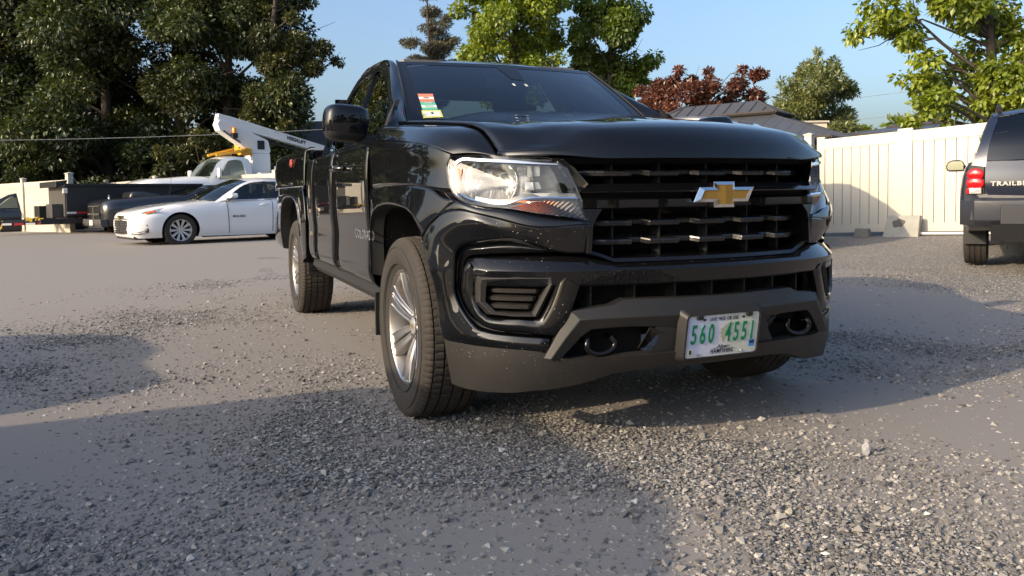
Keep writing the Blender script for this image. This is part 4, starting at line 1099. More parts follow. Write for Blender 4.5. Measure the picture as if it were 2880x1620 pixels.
def rim_mesh(par):
    mb = MB(); mb.lathe([(-.100, .2385), (-.1065, .2365), (-.1075, .2310), (-.1030, .2260)], 96, 'x'); mb.build('rim_lip', ALLOY, par, smooth=40)
    mb = MB(); mb.lathe([(-.1030, .2260), (-.088, .2160), (-.05, .205), (.02, .198), (.09, .205), (.10, .225)], 96, 'x'); mb.build('rim_barrel', ALLOYD, par, smooth=50)
    mb = MB(); mb.lathe([(.0, .17), (-.012, .17), (-.012, .05)], 48, 'x'); mb.lathe([(.03, .20), (.03, .0)], 32, 'x'); mb.build('brake_disc', pm('brake disc', (.05, .047, .045), .5, metal=.6), par, smooth=30)
    bx_ = MB(); bx_.box((-.02, .11, .05), (.05, .10, .14)); bx_.build('brake_caliper', TRIM, par, bevel=.01)
    mb = MB(); mb.lathe([(.0, .062), (-.052, .062), (-.058, .056), (-.058, .042)], 40, 'x'); mb.build('hub', ALLOYD, par, smooth=30)
    cap = MB(); cap.lathe([(-.056, .0365), (-.066, .0355), (-.069, .030), (-.070, .0)], 40, 'x'); c = cap.build('hub_cap', SILVER, par, smooth=40)
    o1 = [(y * .20, z * .28) for y, z in tie(.104, .0325, .0165, .0350, .0165)]
    V = [(-.0715, y, z) for y, z in o1]; mk('cap_emblem', V, [(0, 1, 10, 11), (1, 2, 3, 4, 7, 8, 9, 10), (4, 5, 6, 7)], GOLD, par)
    body = None
    nut = None
    for k in range(6):
        a0 = R(90 + 60 * k)
        for q in (-1, 1):
            def pt(r, da, x, w):
                a = a0 + da; c_, s_ = math.cos(a), math.sin(a)
                return np.array([x, r * c_ - w * s_, r * s_ + w * c_])
            ro, ri = .2245, .058
            do, di = q * R(7.2), q * R(15)
            wo, wi = .0255, .0135
            rm, dm, wm = .150, q * R(9.2), .0190
            st = [(ro, do, -.101, wo), (.20, q * R(7.6), -.099, .0235), (rm, dm, -.090, wm), (.10, q * R(12.2), -.074, .0155), (ri, di, -.058, wi)]
            Vb, Vf = [], []
            for r, da, x, w in st:
                # the pair nearly touches along the middle, outer edge free
                e1 = pt(r, da, x, -w); e2 = pt(r, da, x, w)
                b1 = pt(r, da, x + .034, -w - .004); b2 = pt(r, da, x + .034, w + .004)
                f1 = pt(r, da, x + .003, -w - .0005); f2 = pt(r, da, x + .003, w + .0005)
                Vb += [b1, f1, f2, b2]
                g = .0030
                h1 = pt(r, da, x - .0005, -w + g); h2 = pt(r, da, x - .0005, w - g)
                Vf += [f1, h1, h2, f2]
            mk('spoke', Vb, grid_faces(5, 4) + [(3, 2, 1, 0)], ALLOYD, par, smooth=25)
            # machined edges and a shallow channel along the spoke
            Vc = []
            for i, (r, da, x, w) in enumerate(st):
                Vc += [pt(r, da, x + .003, -w), pt(r, da, x - .0012, -w + .002), pt(r, da, x - .0012, -w + .0065), pt(r, da, x + .0025, -w + .0085), pt(r, da, x + .0025, w - .0085), pt(r, da, x - .0012, w - .0065), pt(r, da, x - .0012, w - .002), pt(r, da, x + .003, w)]
            mk('spoke_face', Vc, grid_faces(5, 8), ALLOY, par, smooth=20)
        a = a0 + R(30)
        nb = MB(); nb.tube([(-.050, .048 * math.cos(a), .048 * math.sin(a)), (-.066, .048 * math.cos(a), .048 * math.sin(a))], [.0105, .009], 6); nb.build('lug_nut', CHROME, par)
w0 = wheel(-1, 0.0); tyre_mesh(w0); rim_mesh(w0)
for s, y in ((-1, 3.258), (1, 0.0), (1, 3.258)):
    w = wheel(s, y)
    for ch in list(w0.children):
        c = ch.copy(); col.objects.link(c); c.parent = w

# ---- number plate, its holder, print
PW = pm('plate white', (.62, .66, .66), .35)
def plate_mat():
    m, nt, b = new_mat('number plate print'); L = nt.links.new; N = nt.nodes.new
    tc = N('ShaderNodeTexCoord'); sx = N('ShaderNodeSeparateXYZ'); L(tc.outputs['Object'], sx.inputs[0])
    no = N('ShaderNodeTexNoise'); no.inputs['Scale'].default_value = 26; no.inputs['Detail'].default_value = 5; L(tc.outputs['Object'], no.inputs['Vector'])
    ad = N('ShaderNodeMath'); ad.operation = 'MULTIPLY_ADD'; L(no.outputs['Fac'], ad.inputs[0]); ad.inputs[1].default_value = .09; L(sx.outputs['X'], ad.inputs[2])
    cr = N('ShaderNodeValToRGB'); mr = N('ShaderNodeMapRange'); L(ad.outputs[0], mr.inputs[0]); mr.inputs[1].default_value = -.10; mr.inputs[2].default_value = .20
    L(mr.outputs[0], cr.inputs[0]); e = cr.color_ramp.elements
    e[0].color = (.46, .52, .70, 1); e[1].color = (.50, .54, .48, 1)
    q = cr.color_ramp.elements.new(.45); q.color = (.56, .58, .66, 1); q = cr.color_ramp.elements.new(.56); q.color = (.52, .54, .48, 1)
    n2 = N('ShaderNodeTexNoise'); n2.inputs['Scale'].default_value = 70; n2.inputs['Detail'].default_value = 8; L(tc.outputs['Object'], n2.inputs['Vector'])
    mx = N('ShaderNodeMix'); mx.data_type = 'RGBA'; mx.blend_type = 'SOFT_LIGHT'; mx.inputs[0].default_value = .35
    L(cr.outputs[0], mx.inputs[6]); L(n2.outputs['Fac'], mx.inputs[7]); L(mx.outputs[2], b.inputs['Base Color']); b.inputs['Roughness'].default_value = .4
    return m
PRINT = plate_mat()
GREEN = pm('plate green', (.004, .16, .075), .4)
plate = bpy.data.objects.new('license_plate', None); link(plate, TRUCK)
plate.location = (.0, -.914, .400); plate.rotation_euler = (R(10.0), 0, 0)
def rrect(w, h, r, n=5):
    P = []
    for cx_, cz_, a0 in ((w - r, h - r, 0), (-w + r, h - r, 90), (-w + r, -h + r, 180), (w - r, -h + r, 270)):
        for i in range(n + 1):
            a = R(a0 + 90 * i / n); P.append((cx_ + r * math.cos(a), cz_ + r * math.sin(a)))
    return P
MB().prism(rrect(.1525, .0762, .013), 'y', 0, .0035).build('plate_sheet', PW, plate)
MB().prism(rrect(.1455, .0695, .009), 'y', -.0006, .001).build('plate_field', PRINT, plate)
mb = MB(); 
ro, ri = rrect(.1595, .0830, .018), rrect(.153, .0768, .0135)
nq = len(ro)
V = [(x, .03, z) for x, z in rrect(.172, .095, .02)] + [(x, -.004, z) for x, z in ro] + [(x, -.006, z) for x, z in ri] + [(x, .006, z) for x, z in ri]
F = []
for r in range(3): F += [(r * nq + i, r * nq + (i + 1) % nq, (r + 1) * nq + (i + 1) % nq, (r + 1) * nq + i) for i in range(nq)]
mk('plate_holder', V, F, PLASTIC, plate, smooth=40)
for x in (-.105, .105): MB().box((x, -.004, .070), (.026, .008, .017)).build('plate_clip', TRIM, plate, bevel=.003)
QX = (math.pi / 2, 0, 0)
for i, ch in enumerate('560'): text_mesh('plate_number', ch, .098, GREEN, plate, (-.122 + i * .036, -.0016, .004), QX, sx=.52, bold=.0012, extrude=.0016)
for i, ch in enumerate('4551'): text_mesh('plate_number', ch, .098, GREEN, plate, (.022 + i * .0345, -.0016, .004), QX, sx=.52, bold=.0012, extrude=.0016)
text_mesh('plate_motto', 'LIVE FREE OR DIE', .0175, INK, plate, (.0, -.0012, .0585), QX, sx=.80, bold=.0002, extrude=.0004, spacing=1.12)
for x in (-.083, .083): MB().prism([(x + p, .0592 + q) for p, q in rrect(.0062, .0036, .0034)], 'y', -.0016, 0).build('plate_slot', INK, plate)
text_mesh('plate_state', 'HAMPSHIRE', .0225, INK, plate, (.003, -.0012, -.0595), QX, sx=.80, bold=.0002, extrude=.0004, spacing=1.05)
text_mesh('plate_script', 'New', .0200, INK, plate, (.002, -.0012, -.0435), QX, sx=1.1, extrude=.0004, shear=.45)
mb = MB(); mb.tube([(-.034, -.0012, -.0495), (-.012, -.0012, -.0435)], .0006, 4); mb.tube([(.016, -.0012, -.0455), (.036, -.0012, -.0415)], .0006, 4); mb.build('plate_flourish', INK, plate)
st = MB().prism([(-.131 + x, -.055 + z) for x, z in rrect(.0125, .0125, .001)], 'y', -.0014, 0).build('plate_sticker', pm('sticker stock', (.62, .60, .50), .6), plate)
text_mesh('sticker_print', '8', .021, INK, plate, (-.131, -.0022, -.055), QX, bold=.0006, extrude=.0003)
MB().prism([(.130 + x, -.041 + z) for x, z in rrect(.0125, .0125, .001)], 'y', -.0014, 0).build('plate_sticker', pm('blue sticker', (.05, .22, .62), .5), plate)
text_mesh('sticker_print', '2026', .0125, INK, plate, (.130, -.0022, -.0375), QX, sx=.8, bold=.0007, extrude=.0003)
for x in (-.100, .085):
    mb = MB(); mb.lathe([(-.008, .0), (-.0075, .0035), (-.002, .0055), (.0, .0055)], 12, 'y', c=(x, 0, -.0655)); mb.build('plate_screw', CHROME, plate, smooth=40)
# pale printed rock outline on the field (flat print)
ROCKP = pm('printed rock', (.36, .35, .28), .5, var=.35, vscale=120)
rp = [(.002, -.028), (-.004, -.012), (-.010, -.006), (-.006, .002), (-.014, .008), (-.008, .014), (-.012, .022), (.000, .026), (.006, .034), (.020, .040), (.034, .043), (.046, .040), (.036, .028), (.020, .020), (.010, .006), (.012, -.010), (.008, -.026)]
MB().prism(rp, 'y', -.0010, 0).build('plate_picture', ROCKP, plate)

# ---- raised model letters on the door, small badge on the bed
SILVERL = pm('badge silver', (.6, .6, .6), .25, metal=.9)
text_mesh('badge', 'COLORADO', .062, SILVERL, TRUCK, (-.9365, .545, .722), (math.pi / 2, 0, -math.pi / 2), sx=1.0, bold=.001, extrude=.002, spacing=1.25, align='CENTER')
text_mesh('badge', 'COLORADO', .062, SILVERL, TRUCK, (.9365, .545, .722), (math.pi / 2, 0, math.pi / 2), sx=1.0, bold=.001, extrude=.002, spacing=1.25)
BR = pm('red badge', (.45, .10, .08), .4)
text_mesh('badge', '4X4', .085, BR, TRUCK, (-.938, 3.15, 1.175), (math.pi / 2, 0, -math.pi / 2), bold=.001, extrude=.002)
# ================================================================== other vehicles
WHITE = pm('white car paint', (.78, .79, .80), rough=.3, coat=1.0)
NAVY = pm('dark blue car paint', (.010, .014, .028), rough=.3, metal=.2, coat=1.0)
DARKC = pm('near black car paint', (.008, .009, .013), rough=.35, coat=1.0)
GREYB = pm('charcoal car paint', (.016, .016, .018), rough=.3, coat=1.0)
RED = pm('red lamp', (.42, .008, .012), rough=.12, spec=.6)
REDREF = pm('red reflector', (.75, .02, .03), rough=.3)
WHITEM = pm('white machine paint', (.72, .73, .73), rough=.4, coat=.5, var=.05, vscale=8)
YELLOW = pm('yellow machine paint', (.62, .30, .02), rough=.5)
STEELD = pm('black trailer paint', (.010, .010, .011), rough=.45)
GREYST = pm('scuffed grey steel', (.055, .053, .050), rough=.5, var=.25, vscale=6)
ORANGE = pm('orange beacon', (.85, .25, .01), rough=.2)

def mirror_pts(half):
    h = list(half)
    return [(-x, z) for x, z in h[:-1]] + [h[-1]] + [(x, z) for x, z in h[:-1]][::-1]
def shell(name, st, mat, par, kv=3, ku=2, smooth=45, cap=True):
    """closed body through stations (y, half profile from sill to roof centre)"""
    G = np.array([[(x, y, z) for x, z in mirror_pts(h)] for y, h in st], float)
    G = hermite(G, kv); G = np.swapaxes(hermite(np.swapaxes(G, 0, 1), ku), 0, 1)
    n, m = G.shape[:2]
    F = grid_faces(n, m) + [((i + 1) * m, (i + 1) * m + m - 1, i * m + m - 1, i * m) for i in range(n - 1)]
    if cap: F += [tuple(range(m)), tuple((n - 1) * m + j for j in range(m - 1, -1, -1))]
    return mk(name, G.reshape(-1, 3), F, mat, par, smooth=smooth)
def cut(o, cutters, mat):
    """take wheel openings out of a body"""
    tmp = []
    for c in cutters:
        c.data.materials.clear(); c.data.materials.append(mat)
        md = o.modifiers.new('cut', 'BOOLEAN'); md.object = c; md.operation = 'DIFFERENCE'; md.solver = 'EXACT'; md.material_mode = 'TRANSFER'
        tmp.append(c)
    dg = bpy.context.evaluated_depsgraph_get()
    me = bpy.data.meshes.new_from_object(o.evaluated_get(dg))
    o.modifiers.clear(); old = o.data; o.data = me; me.name = old.name
    for c in tmp: bpy.data.objects.remove(c)
    return o
def disc_cut(y, z, r, x0, x1, n=40):
    return MB().tube([(x0, y, z), (x1, y, z)], r, n).build('cutter', CAVITY, None)
def simple_wheel(par, x, y, r, w, spokes=10, rimr=None, side=1, z=None, alloy=None, sw=.16, first=None):
    wh = bpy.data.objects.new('wheel', None); link(wh, par); wh.location = (x, y, r if z is None else z); wh.rotation_euler = (0, 0, 0 if side > 0 else math.pi)
    if first is not None:
        for ch in list(first.children):
            c = ch.copy(); col.objects.link(c); c.parent = wh
        return wh
    rr = rimr or r * .68; h = w / 2
    MB().lathe([(h * .7, rr * .98), (h * .86, rr), (h, rr + (r - rr) * .45), (h * .92, r * .965), (h * .80, r * .995), (h * .5, r), (h * .48, r * .98), (h * .40, r * .98), (h * .38, r), (.012, r), (.008, r * .98), (-.008, r * .98), (-.012, r), (-h * .38, r), (-h * .40, r * .98), (-h * .48, r * .98), (-h * .5, r), (-h * .80, r * .995), (-h, rr + (r - rr) * .45), (-h * .8, rr)], 48, 'x').build('tyre', RUBBER, wh, smooth=35)
    A = alloy or SILVER
    MB().lathe([(h * .72, rr), (h * .80, rr * .985), (h * .78, rr * .93), (h * .4, rr * .88), (-h * .6, rr * .86)], 48, 'x').build('rim', A, wh, smooth=40)
    MB().lathe([(h * .05, rr * .88), (h * .05, .0)], 32, 'x').build('wheel_back', CAVITY, wh)
    for k in range(spokes):
        a = 2 * math.pi * k / spokes
        P = []
        for q, xx, ww in ((.16, .55, .55), (.5, .66, .75), (.95, .74, 1.1)):
            for sgn_ in (-1, 1):
                t = sgn_ * sw * rr * ww * .5
                P.append((h * xx, q * rr * math.cos(a) - t * math.sin(a), q * rr * math.sin(a) + t * math.cos(a)))
        Vv = P + [(p[0] - h * .25, p[1], p[2]) for p in P]
        mk('spoke', Vv, [(0, 1, 3, 2), (2, 3, 5, 4), (0, 2, 8, 6), (2, 4, 10, 8), (1, 7, 9, 3), (3, 9, 11, 5)], A, wh, smooth=30)
    MB().lathe([(h * .50, rr * .22), (h * .62, rr * .20), (h * .66, rr * .10), (h * .66, 0)], 24, 'x').build('hub', A, wh, smooth=40)
    return wh
def four_wheels(par, half, ya, yb2, r, w, **k):
    a = simple_wheel(par, half, ya, r, w, side=1, **k)
    for x, y, s_ in ((half, yb2, 1), (-half, ya, -1), (-half, yb2, -1)): simple_wheel(par, x, y, r, w, side=s_, first=a, **k)
def poly(name, pts, mat, par, thick=.004, smooth=None):
    return mk(name, pts, [tuple(range(len(pts)))], mat, par, thick=thick)
def pane(name, grid, mat, par, ku=3, kv=2):
    """curved sheet of glass or paint from a grid of points"""
    return loft(name, grid, mat, par, ku=ku, kv=kv, s=-1, smooth=180)
def mx(pts): return [(-x, y, z) for x, y, z in pts]

# ---------------- white sedan
def sedan(name, label, paint, loc, rz, lettering=True):
    c = empty(name, (0, 0, 0), 0, label, 'car')
    st = [(-.935, [(.38, .24), (.52, .30), (.58, .42), (.57, .54), (.46, .63), (.24, .66), (0, .665)]),
          (-.90, [(.50, .21), (.62, .31), (.67, .45), (.66, .58), (.53, .68), (.27, .705), (0, .71)]),
          (-.80, [(.66, .19), (.77, .32), (.80, .48), (.78, .63), (.63, .725), (.32, .75), (0, .76)]),
          (-.60, [(.78, .19), (.875, .33), (.89, .50), (.875, .665), (.74, .775), (.38, .80), (0, .81)]),
          (-.30, [(.83, .19), (.905, .34), (.918, .50), (.908, .69), (.81, .825), (.41, .85), (0, .86)]),
          (.10, [(.85, .19), (.912, .34), (.925, .50), (.92, .71), (.845, .865), (.42, .90), (0, .905)]),
          (.75, [(.86, .19), (.905, .33), (.922, .52), (.922, .74), (.865, .91), (.43, .96), (0, .97)]),
          (1.6, [(.86, .18), (.898, .31), (.915, .50), (.922, .76), (.868, .945), (.43, .95), (0, .95)]),
          (2.5, [(.86, .19), (.905, .33), (.925, .52), (.925, .79), (.855, .985), (.43, .985), (0, .985)]),
          (3.1, [(.85, .21), (.905, .35), (.925, .54), (.918, .81), (.82, 1.01), (.42, 1.015), (0, 1.02)]),
          (3.55, [(.80, .25), (.88, .38), (.90, .56), (.88, .83), (.74, 1.03), (.38, 1.04), (0, 1.045)]),
          (3.88, [(.68, .30), (.78, .42), (.80, .60), (.78, .85), (.64, 1.0), (.32, 1.02), (0, 1.02)]),
          (3.99, [(.55, .36), (.66, .46), (.68, .60), (.66, .80), (.55, .92), (.28, .94), (0, .94)])]
    body = shell('body', st, paint, c)
    cut(body, [disc_cut(0, .335, .385, .60, 1.1), disc_cut(0, .335, .385, -1.1, -.60), disc_cut(2.83, .335, .385, .60, 1.1), disc_cut(2.83, .335, .385, -1.1, -.60)], CAVITY)
    body.data.shade_smooth(); body.data.set_sharp_from_angle(angle=R(42))
    # cabin: roof, pillars, glass
    wsb = [(-.80, .74, .915), (-.42, .60, .972), (0, .55, .982), (.42, .60, .972), (.80, .74, .915)]
    wst = [(-.555, 1.58, 1.375), (-.29, 1.50, 1.42), (0, 1.48, 1.43), (.29, 1.50, 1.42), (.555, 1.58, 1.375)]
    wsm = [(a[0] * .52 + b[0] * .48, a[1] * .52 + b[1] * .48 - .02, a[2] * .5 + b[2] * .5 + .03) for a, b in zip(wsb, wst)]
    pane('windshield', [wsb, wsm, wst], GLASS, c)
    rf = [wst, [(-.585, 2.0, 1.415), (-.30, 1.98, 1.462), (0, 1.97, 1.472), (.30, 1.98, 1.462), (.585, 2.0, 1.415)], [(-.575, 2.5, 1.395), (-.30, 2.5, 1.442), (0, 2.5, 1.452), (.30, 2.5, 1.442), (.575, 2.5, 1.395)], [(-.54, 2.9, 1.31), (-.28, 2.92, 1.355), (0, 2.93, 1.362), (.28, 2.92, 1.355), (.54, 2.9, 1.31)]]
    pane('roof', rf, paint, c)
    rg = [rf[-1], [(-.66, 3.62, 1.04), (-.33, 3.70, 1.055), (0, 3.72, 1.06), (.33, 3.70, 1.055), (.66, 3.62, 1.04)]]
    pane('rear_window', rg, GLASST, c)
    for s_ in (-1, 1):
        q = lambda P: [(s_ * x, y, z) for x, y, z in P]
        top = [(.835, .72, .905), (.70, 1.13, 1.16), (.575, 1.60, 1.375), (.598, 2.0, 1.412), (.588, 2.5, 1.392), (.555, 2.90, 1.305), (.66, 3.35, 1.13), (.72, 3.60, 1.03)]
        inn = [(.855, .98, .955), (.735, 1.24, 1.16), (.618, 1.62, 1.335), (.622, 2.0, 1.368), (.615, 2.46, 1.348), (.595, 2.80, 1.275), (.70, 3.12, 1.12), (.80, 3.22, 1.02)]
        pane('roof_rail', [q(top), q(inn)], paint, c)
        gl = [(.862, .98, .945), (.74, 1.24, 1.155), (.622, 1.62, 1.338), (.625, 2.0, 1.37), (.618, 2.46, 1.35), (.60, 2.80, 1.278), (.70, 3.12, 1.12), (.815, 3.24, 1.005), (.862, 2.4, .975), (.865, 1.7, .955)]
        V = q(gl); mk('side_window', V, [(0, 1, 2, 9), (2, 3, 8, 9), (3, 4, 8), (4, 5, 8), (5, 6, 7, 8)], GLASST, c)
        for ya, yb2 in ((1.93, 2.02),):
            poly('door_pillar', q([(.872, ya, .955), (.872, yb2, .955), (.634, yb2 - .02, 1.372), (.634, ya - .02, 1.372)]), TRIM, c)
        MB().tube(q([(.872, .95, .948), (.876, 1.7, .962), (.870, 2.4, .985), (.818, 3.26, 1.010)]), .012, 6).build('window_trim', CHROME if s_ > 0 else CHROME, c)
        for yy in (.98, 2.02):
            pts = [(.866, yy, .945), (.912, yy, .86), (.925, yy, .74), (.922, yy, .52), (.905, yy, .34), (.88, yy, .24)]
            MB().tube(q([(x + .003, y + (.06 * (1 - z) if yy < 1.5 else 0), z) for x, y, z in pts]), .006, 5).build('door_seam', CAVITY, c)
        for yy in (1.82, 2.80): MB().tube(q([(.915, yy - .09, .845), (.942, yy - .07, .85), (.942, yy + .07, .855), (.915, yy + .09, .86)]), .014, 6).build('door_handle', paint, c, smooth=60)
        m_ = MB(); m_.prism([(.93, .985), (1.10, 1.0), (1.13, 1.04), (1.10, 1.105), (.97, 1.09), (.92, 1.04)], 'y', 1.00, 1.16); m_.V = [(s_ * v[0], v[1], v[2]) for v in m_.V]
        m_.build('side_mirror', paint, c, bevel=.03, seg=3)
        MB().tube(q([(.85, 1.05, .96), (.96, 1.06, 1.0)]), .03, 6).build('mirror_arm', TRIM, c)
        # headlight sweeping back, lower vent with bright strip
        hl = [(.47, -.895, .640), (.64, -.83, .690), (.78, -.69, .735), (.875, -.42, .795), (.90, -.33, .805), (.888, -.45, .735), (.82, -.68, .665), (.66, -.86, .615)]
        n_ = lambda P, d: [(x + .55 * d, y - .8 * d, z) for x, y, z in P]
        poly('headlight', q(n_(hl, .022)), SILVERTUB, c, thick=.01)
        poly('indicator', q(n_([(.80, -.655, .722), (.865, -.46, .770), (.872, -.47, .735), (.82, -.655, .685)], .030)), AMBER, c, thick=.004)
        poly('daytime_lamp', q(n_([(.60, -.895, .400), (.80, -.755, .445), (.86, -.64, .475), (.865, -.62, .43), (.80, -.75, .385), (.64, -.87, .345)], .028)), CHROME, c, thick=.012)
        poly('lower_vent', q(n_([(.60, -.88, .335), (.66, -.86, .335), (.80, -.74, .375), (.865, -.62, .415), (.86, -.62, .31), (.76, -.76, .265), (.58, -.87, .255)], .022)), TRIM, c, thick=.008)
        for k in range(3): MB().tube(q(n_([(.60, -.88, .275 + .03 * k), (.76, -.765, .285 + .032 * k), (.855, -.63, .325 + .034 * k)], .034)), .006, 5).build('vent_slat', GREYST, c)
        poly('grille_side', q(n_([(.02, -.955, .555), (.40, -.935, .560), (.52, -.905, .545), (.50, -.91, .40), (.40, -.93, .275), (.02, -.945, .265)], .018)), TRIM, c, thick=.01)
        for k in range(6): MB().tube(q(n_([(.0, -.957, .285 + .048 * k), (.38, -.935, .290 + .048 * k), (.47, -.915, .305 + .045 * k)], .030)), .009, 6).build('grille_slat', CHROME, c)
        poly('upper_grille', q(n_([(.0, -.945, .660), (.42, -.915, .648), (.50, -.895, .618), (.0, -.95, .612)], .018)), TRIM, c, thick=.008)
        MB().tube(q(n_([(.0, -.955, .600), (.45, -.925, .590), (.60, -.88, .600)], .026)), .011, 6).build('grille_bar', CHROME, c)
        MB().box((s_ * .80, 1.42, .19), (.10, 1.9, .05)).build('sill', GREYST, c, bevel=.01)
    V = [(x * .16, -.985 - z * 0, .598 + z * .9) for x, z in tie(.5, .17, .03, .055, .1)]
    mk('emblem', V, [(0, 1, 10, 11), (1, 2, 3, 4, 7, 8, 9, 10), (4, 5, 6, 7)], GOLD, c, thick=.012)
    MB().prism([(-.70, .16), (.70, .16), (.62, .24), (-.62, .24)], 'y', -.86, -.60).build('chin_spoiler', TRIM, c)
    MB().box((0, 1.5, .25), (1.5, 4.2, .12)).build('underbody', CAVITY, c)
    MB().box((0, 2.0, .97), (1.55, 2.2, .02)).build('cabin_floor', INTERIOR, c)
    for x in (-.38, .38):
        for y in (1.75, 2.62):
            s2 = MB().prism([(y, .9), (y + .12, .9), (y + .22, 1.18), (y + .12, 1.18)], 'x', x - .22, x + .22).build('seat', INTERIOR, c, bevel=.03)
            MB().box((x, y + .2, 1.25), (.24, .08, .14)).build('headrest', INTERIOR, c, bevel=.03)
    MB().prism([(.62, .95), (1.05, .98), (1.05, .9)], 'x', -.75, .75).build('dashboard', INTERIOR, c)
    pts = [(.37 + .17 * math.cos(a), 1.18 + .05 * math.sin(a), 1.02 + .15 * math.sin(a)) for a in np.linspace(0, 6.2832, 21)]
    MB().tube(pts, .015, 6, cap=False).build('steering_wheel', INTERIOR, c)
    four_wheels(c, .795, 0, 2.83, .335, .225, spokes=10, rimr=.232, sw=.24)
    if lettering:
        text_mesh('badge', 'MALIBU', .062, GREYST, c, (.928, 1.24, .60), (math.pi / 2, 0, math.pi / 2), bold=.002, extrude=.003, spacing=1.4)
    c.location = loc; c.rotation_euler = (0, 0, rz)
    return c
SED = sedan('sedan', 'white four-door sedan parked left of the black pickup, its nose to the left', WHITE, (-7.55, 17.10, -.035), R(-49))

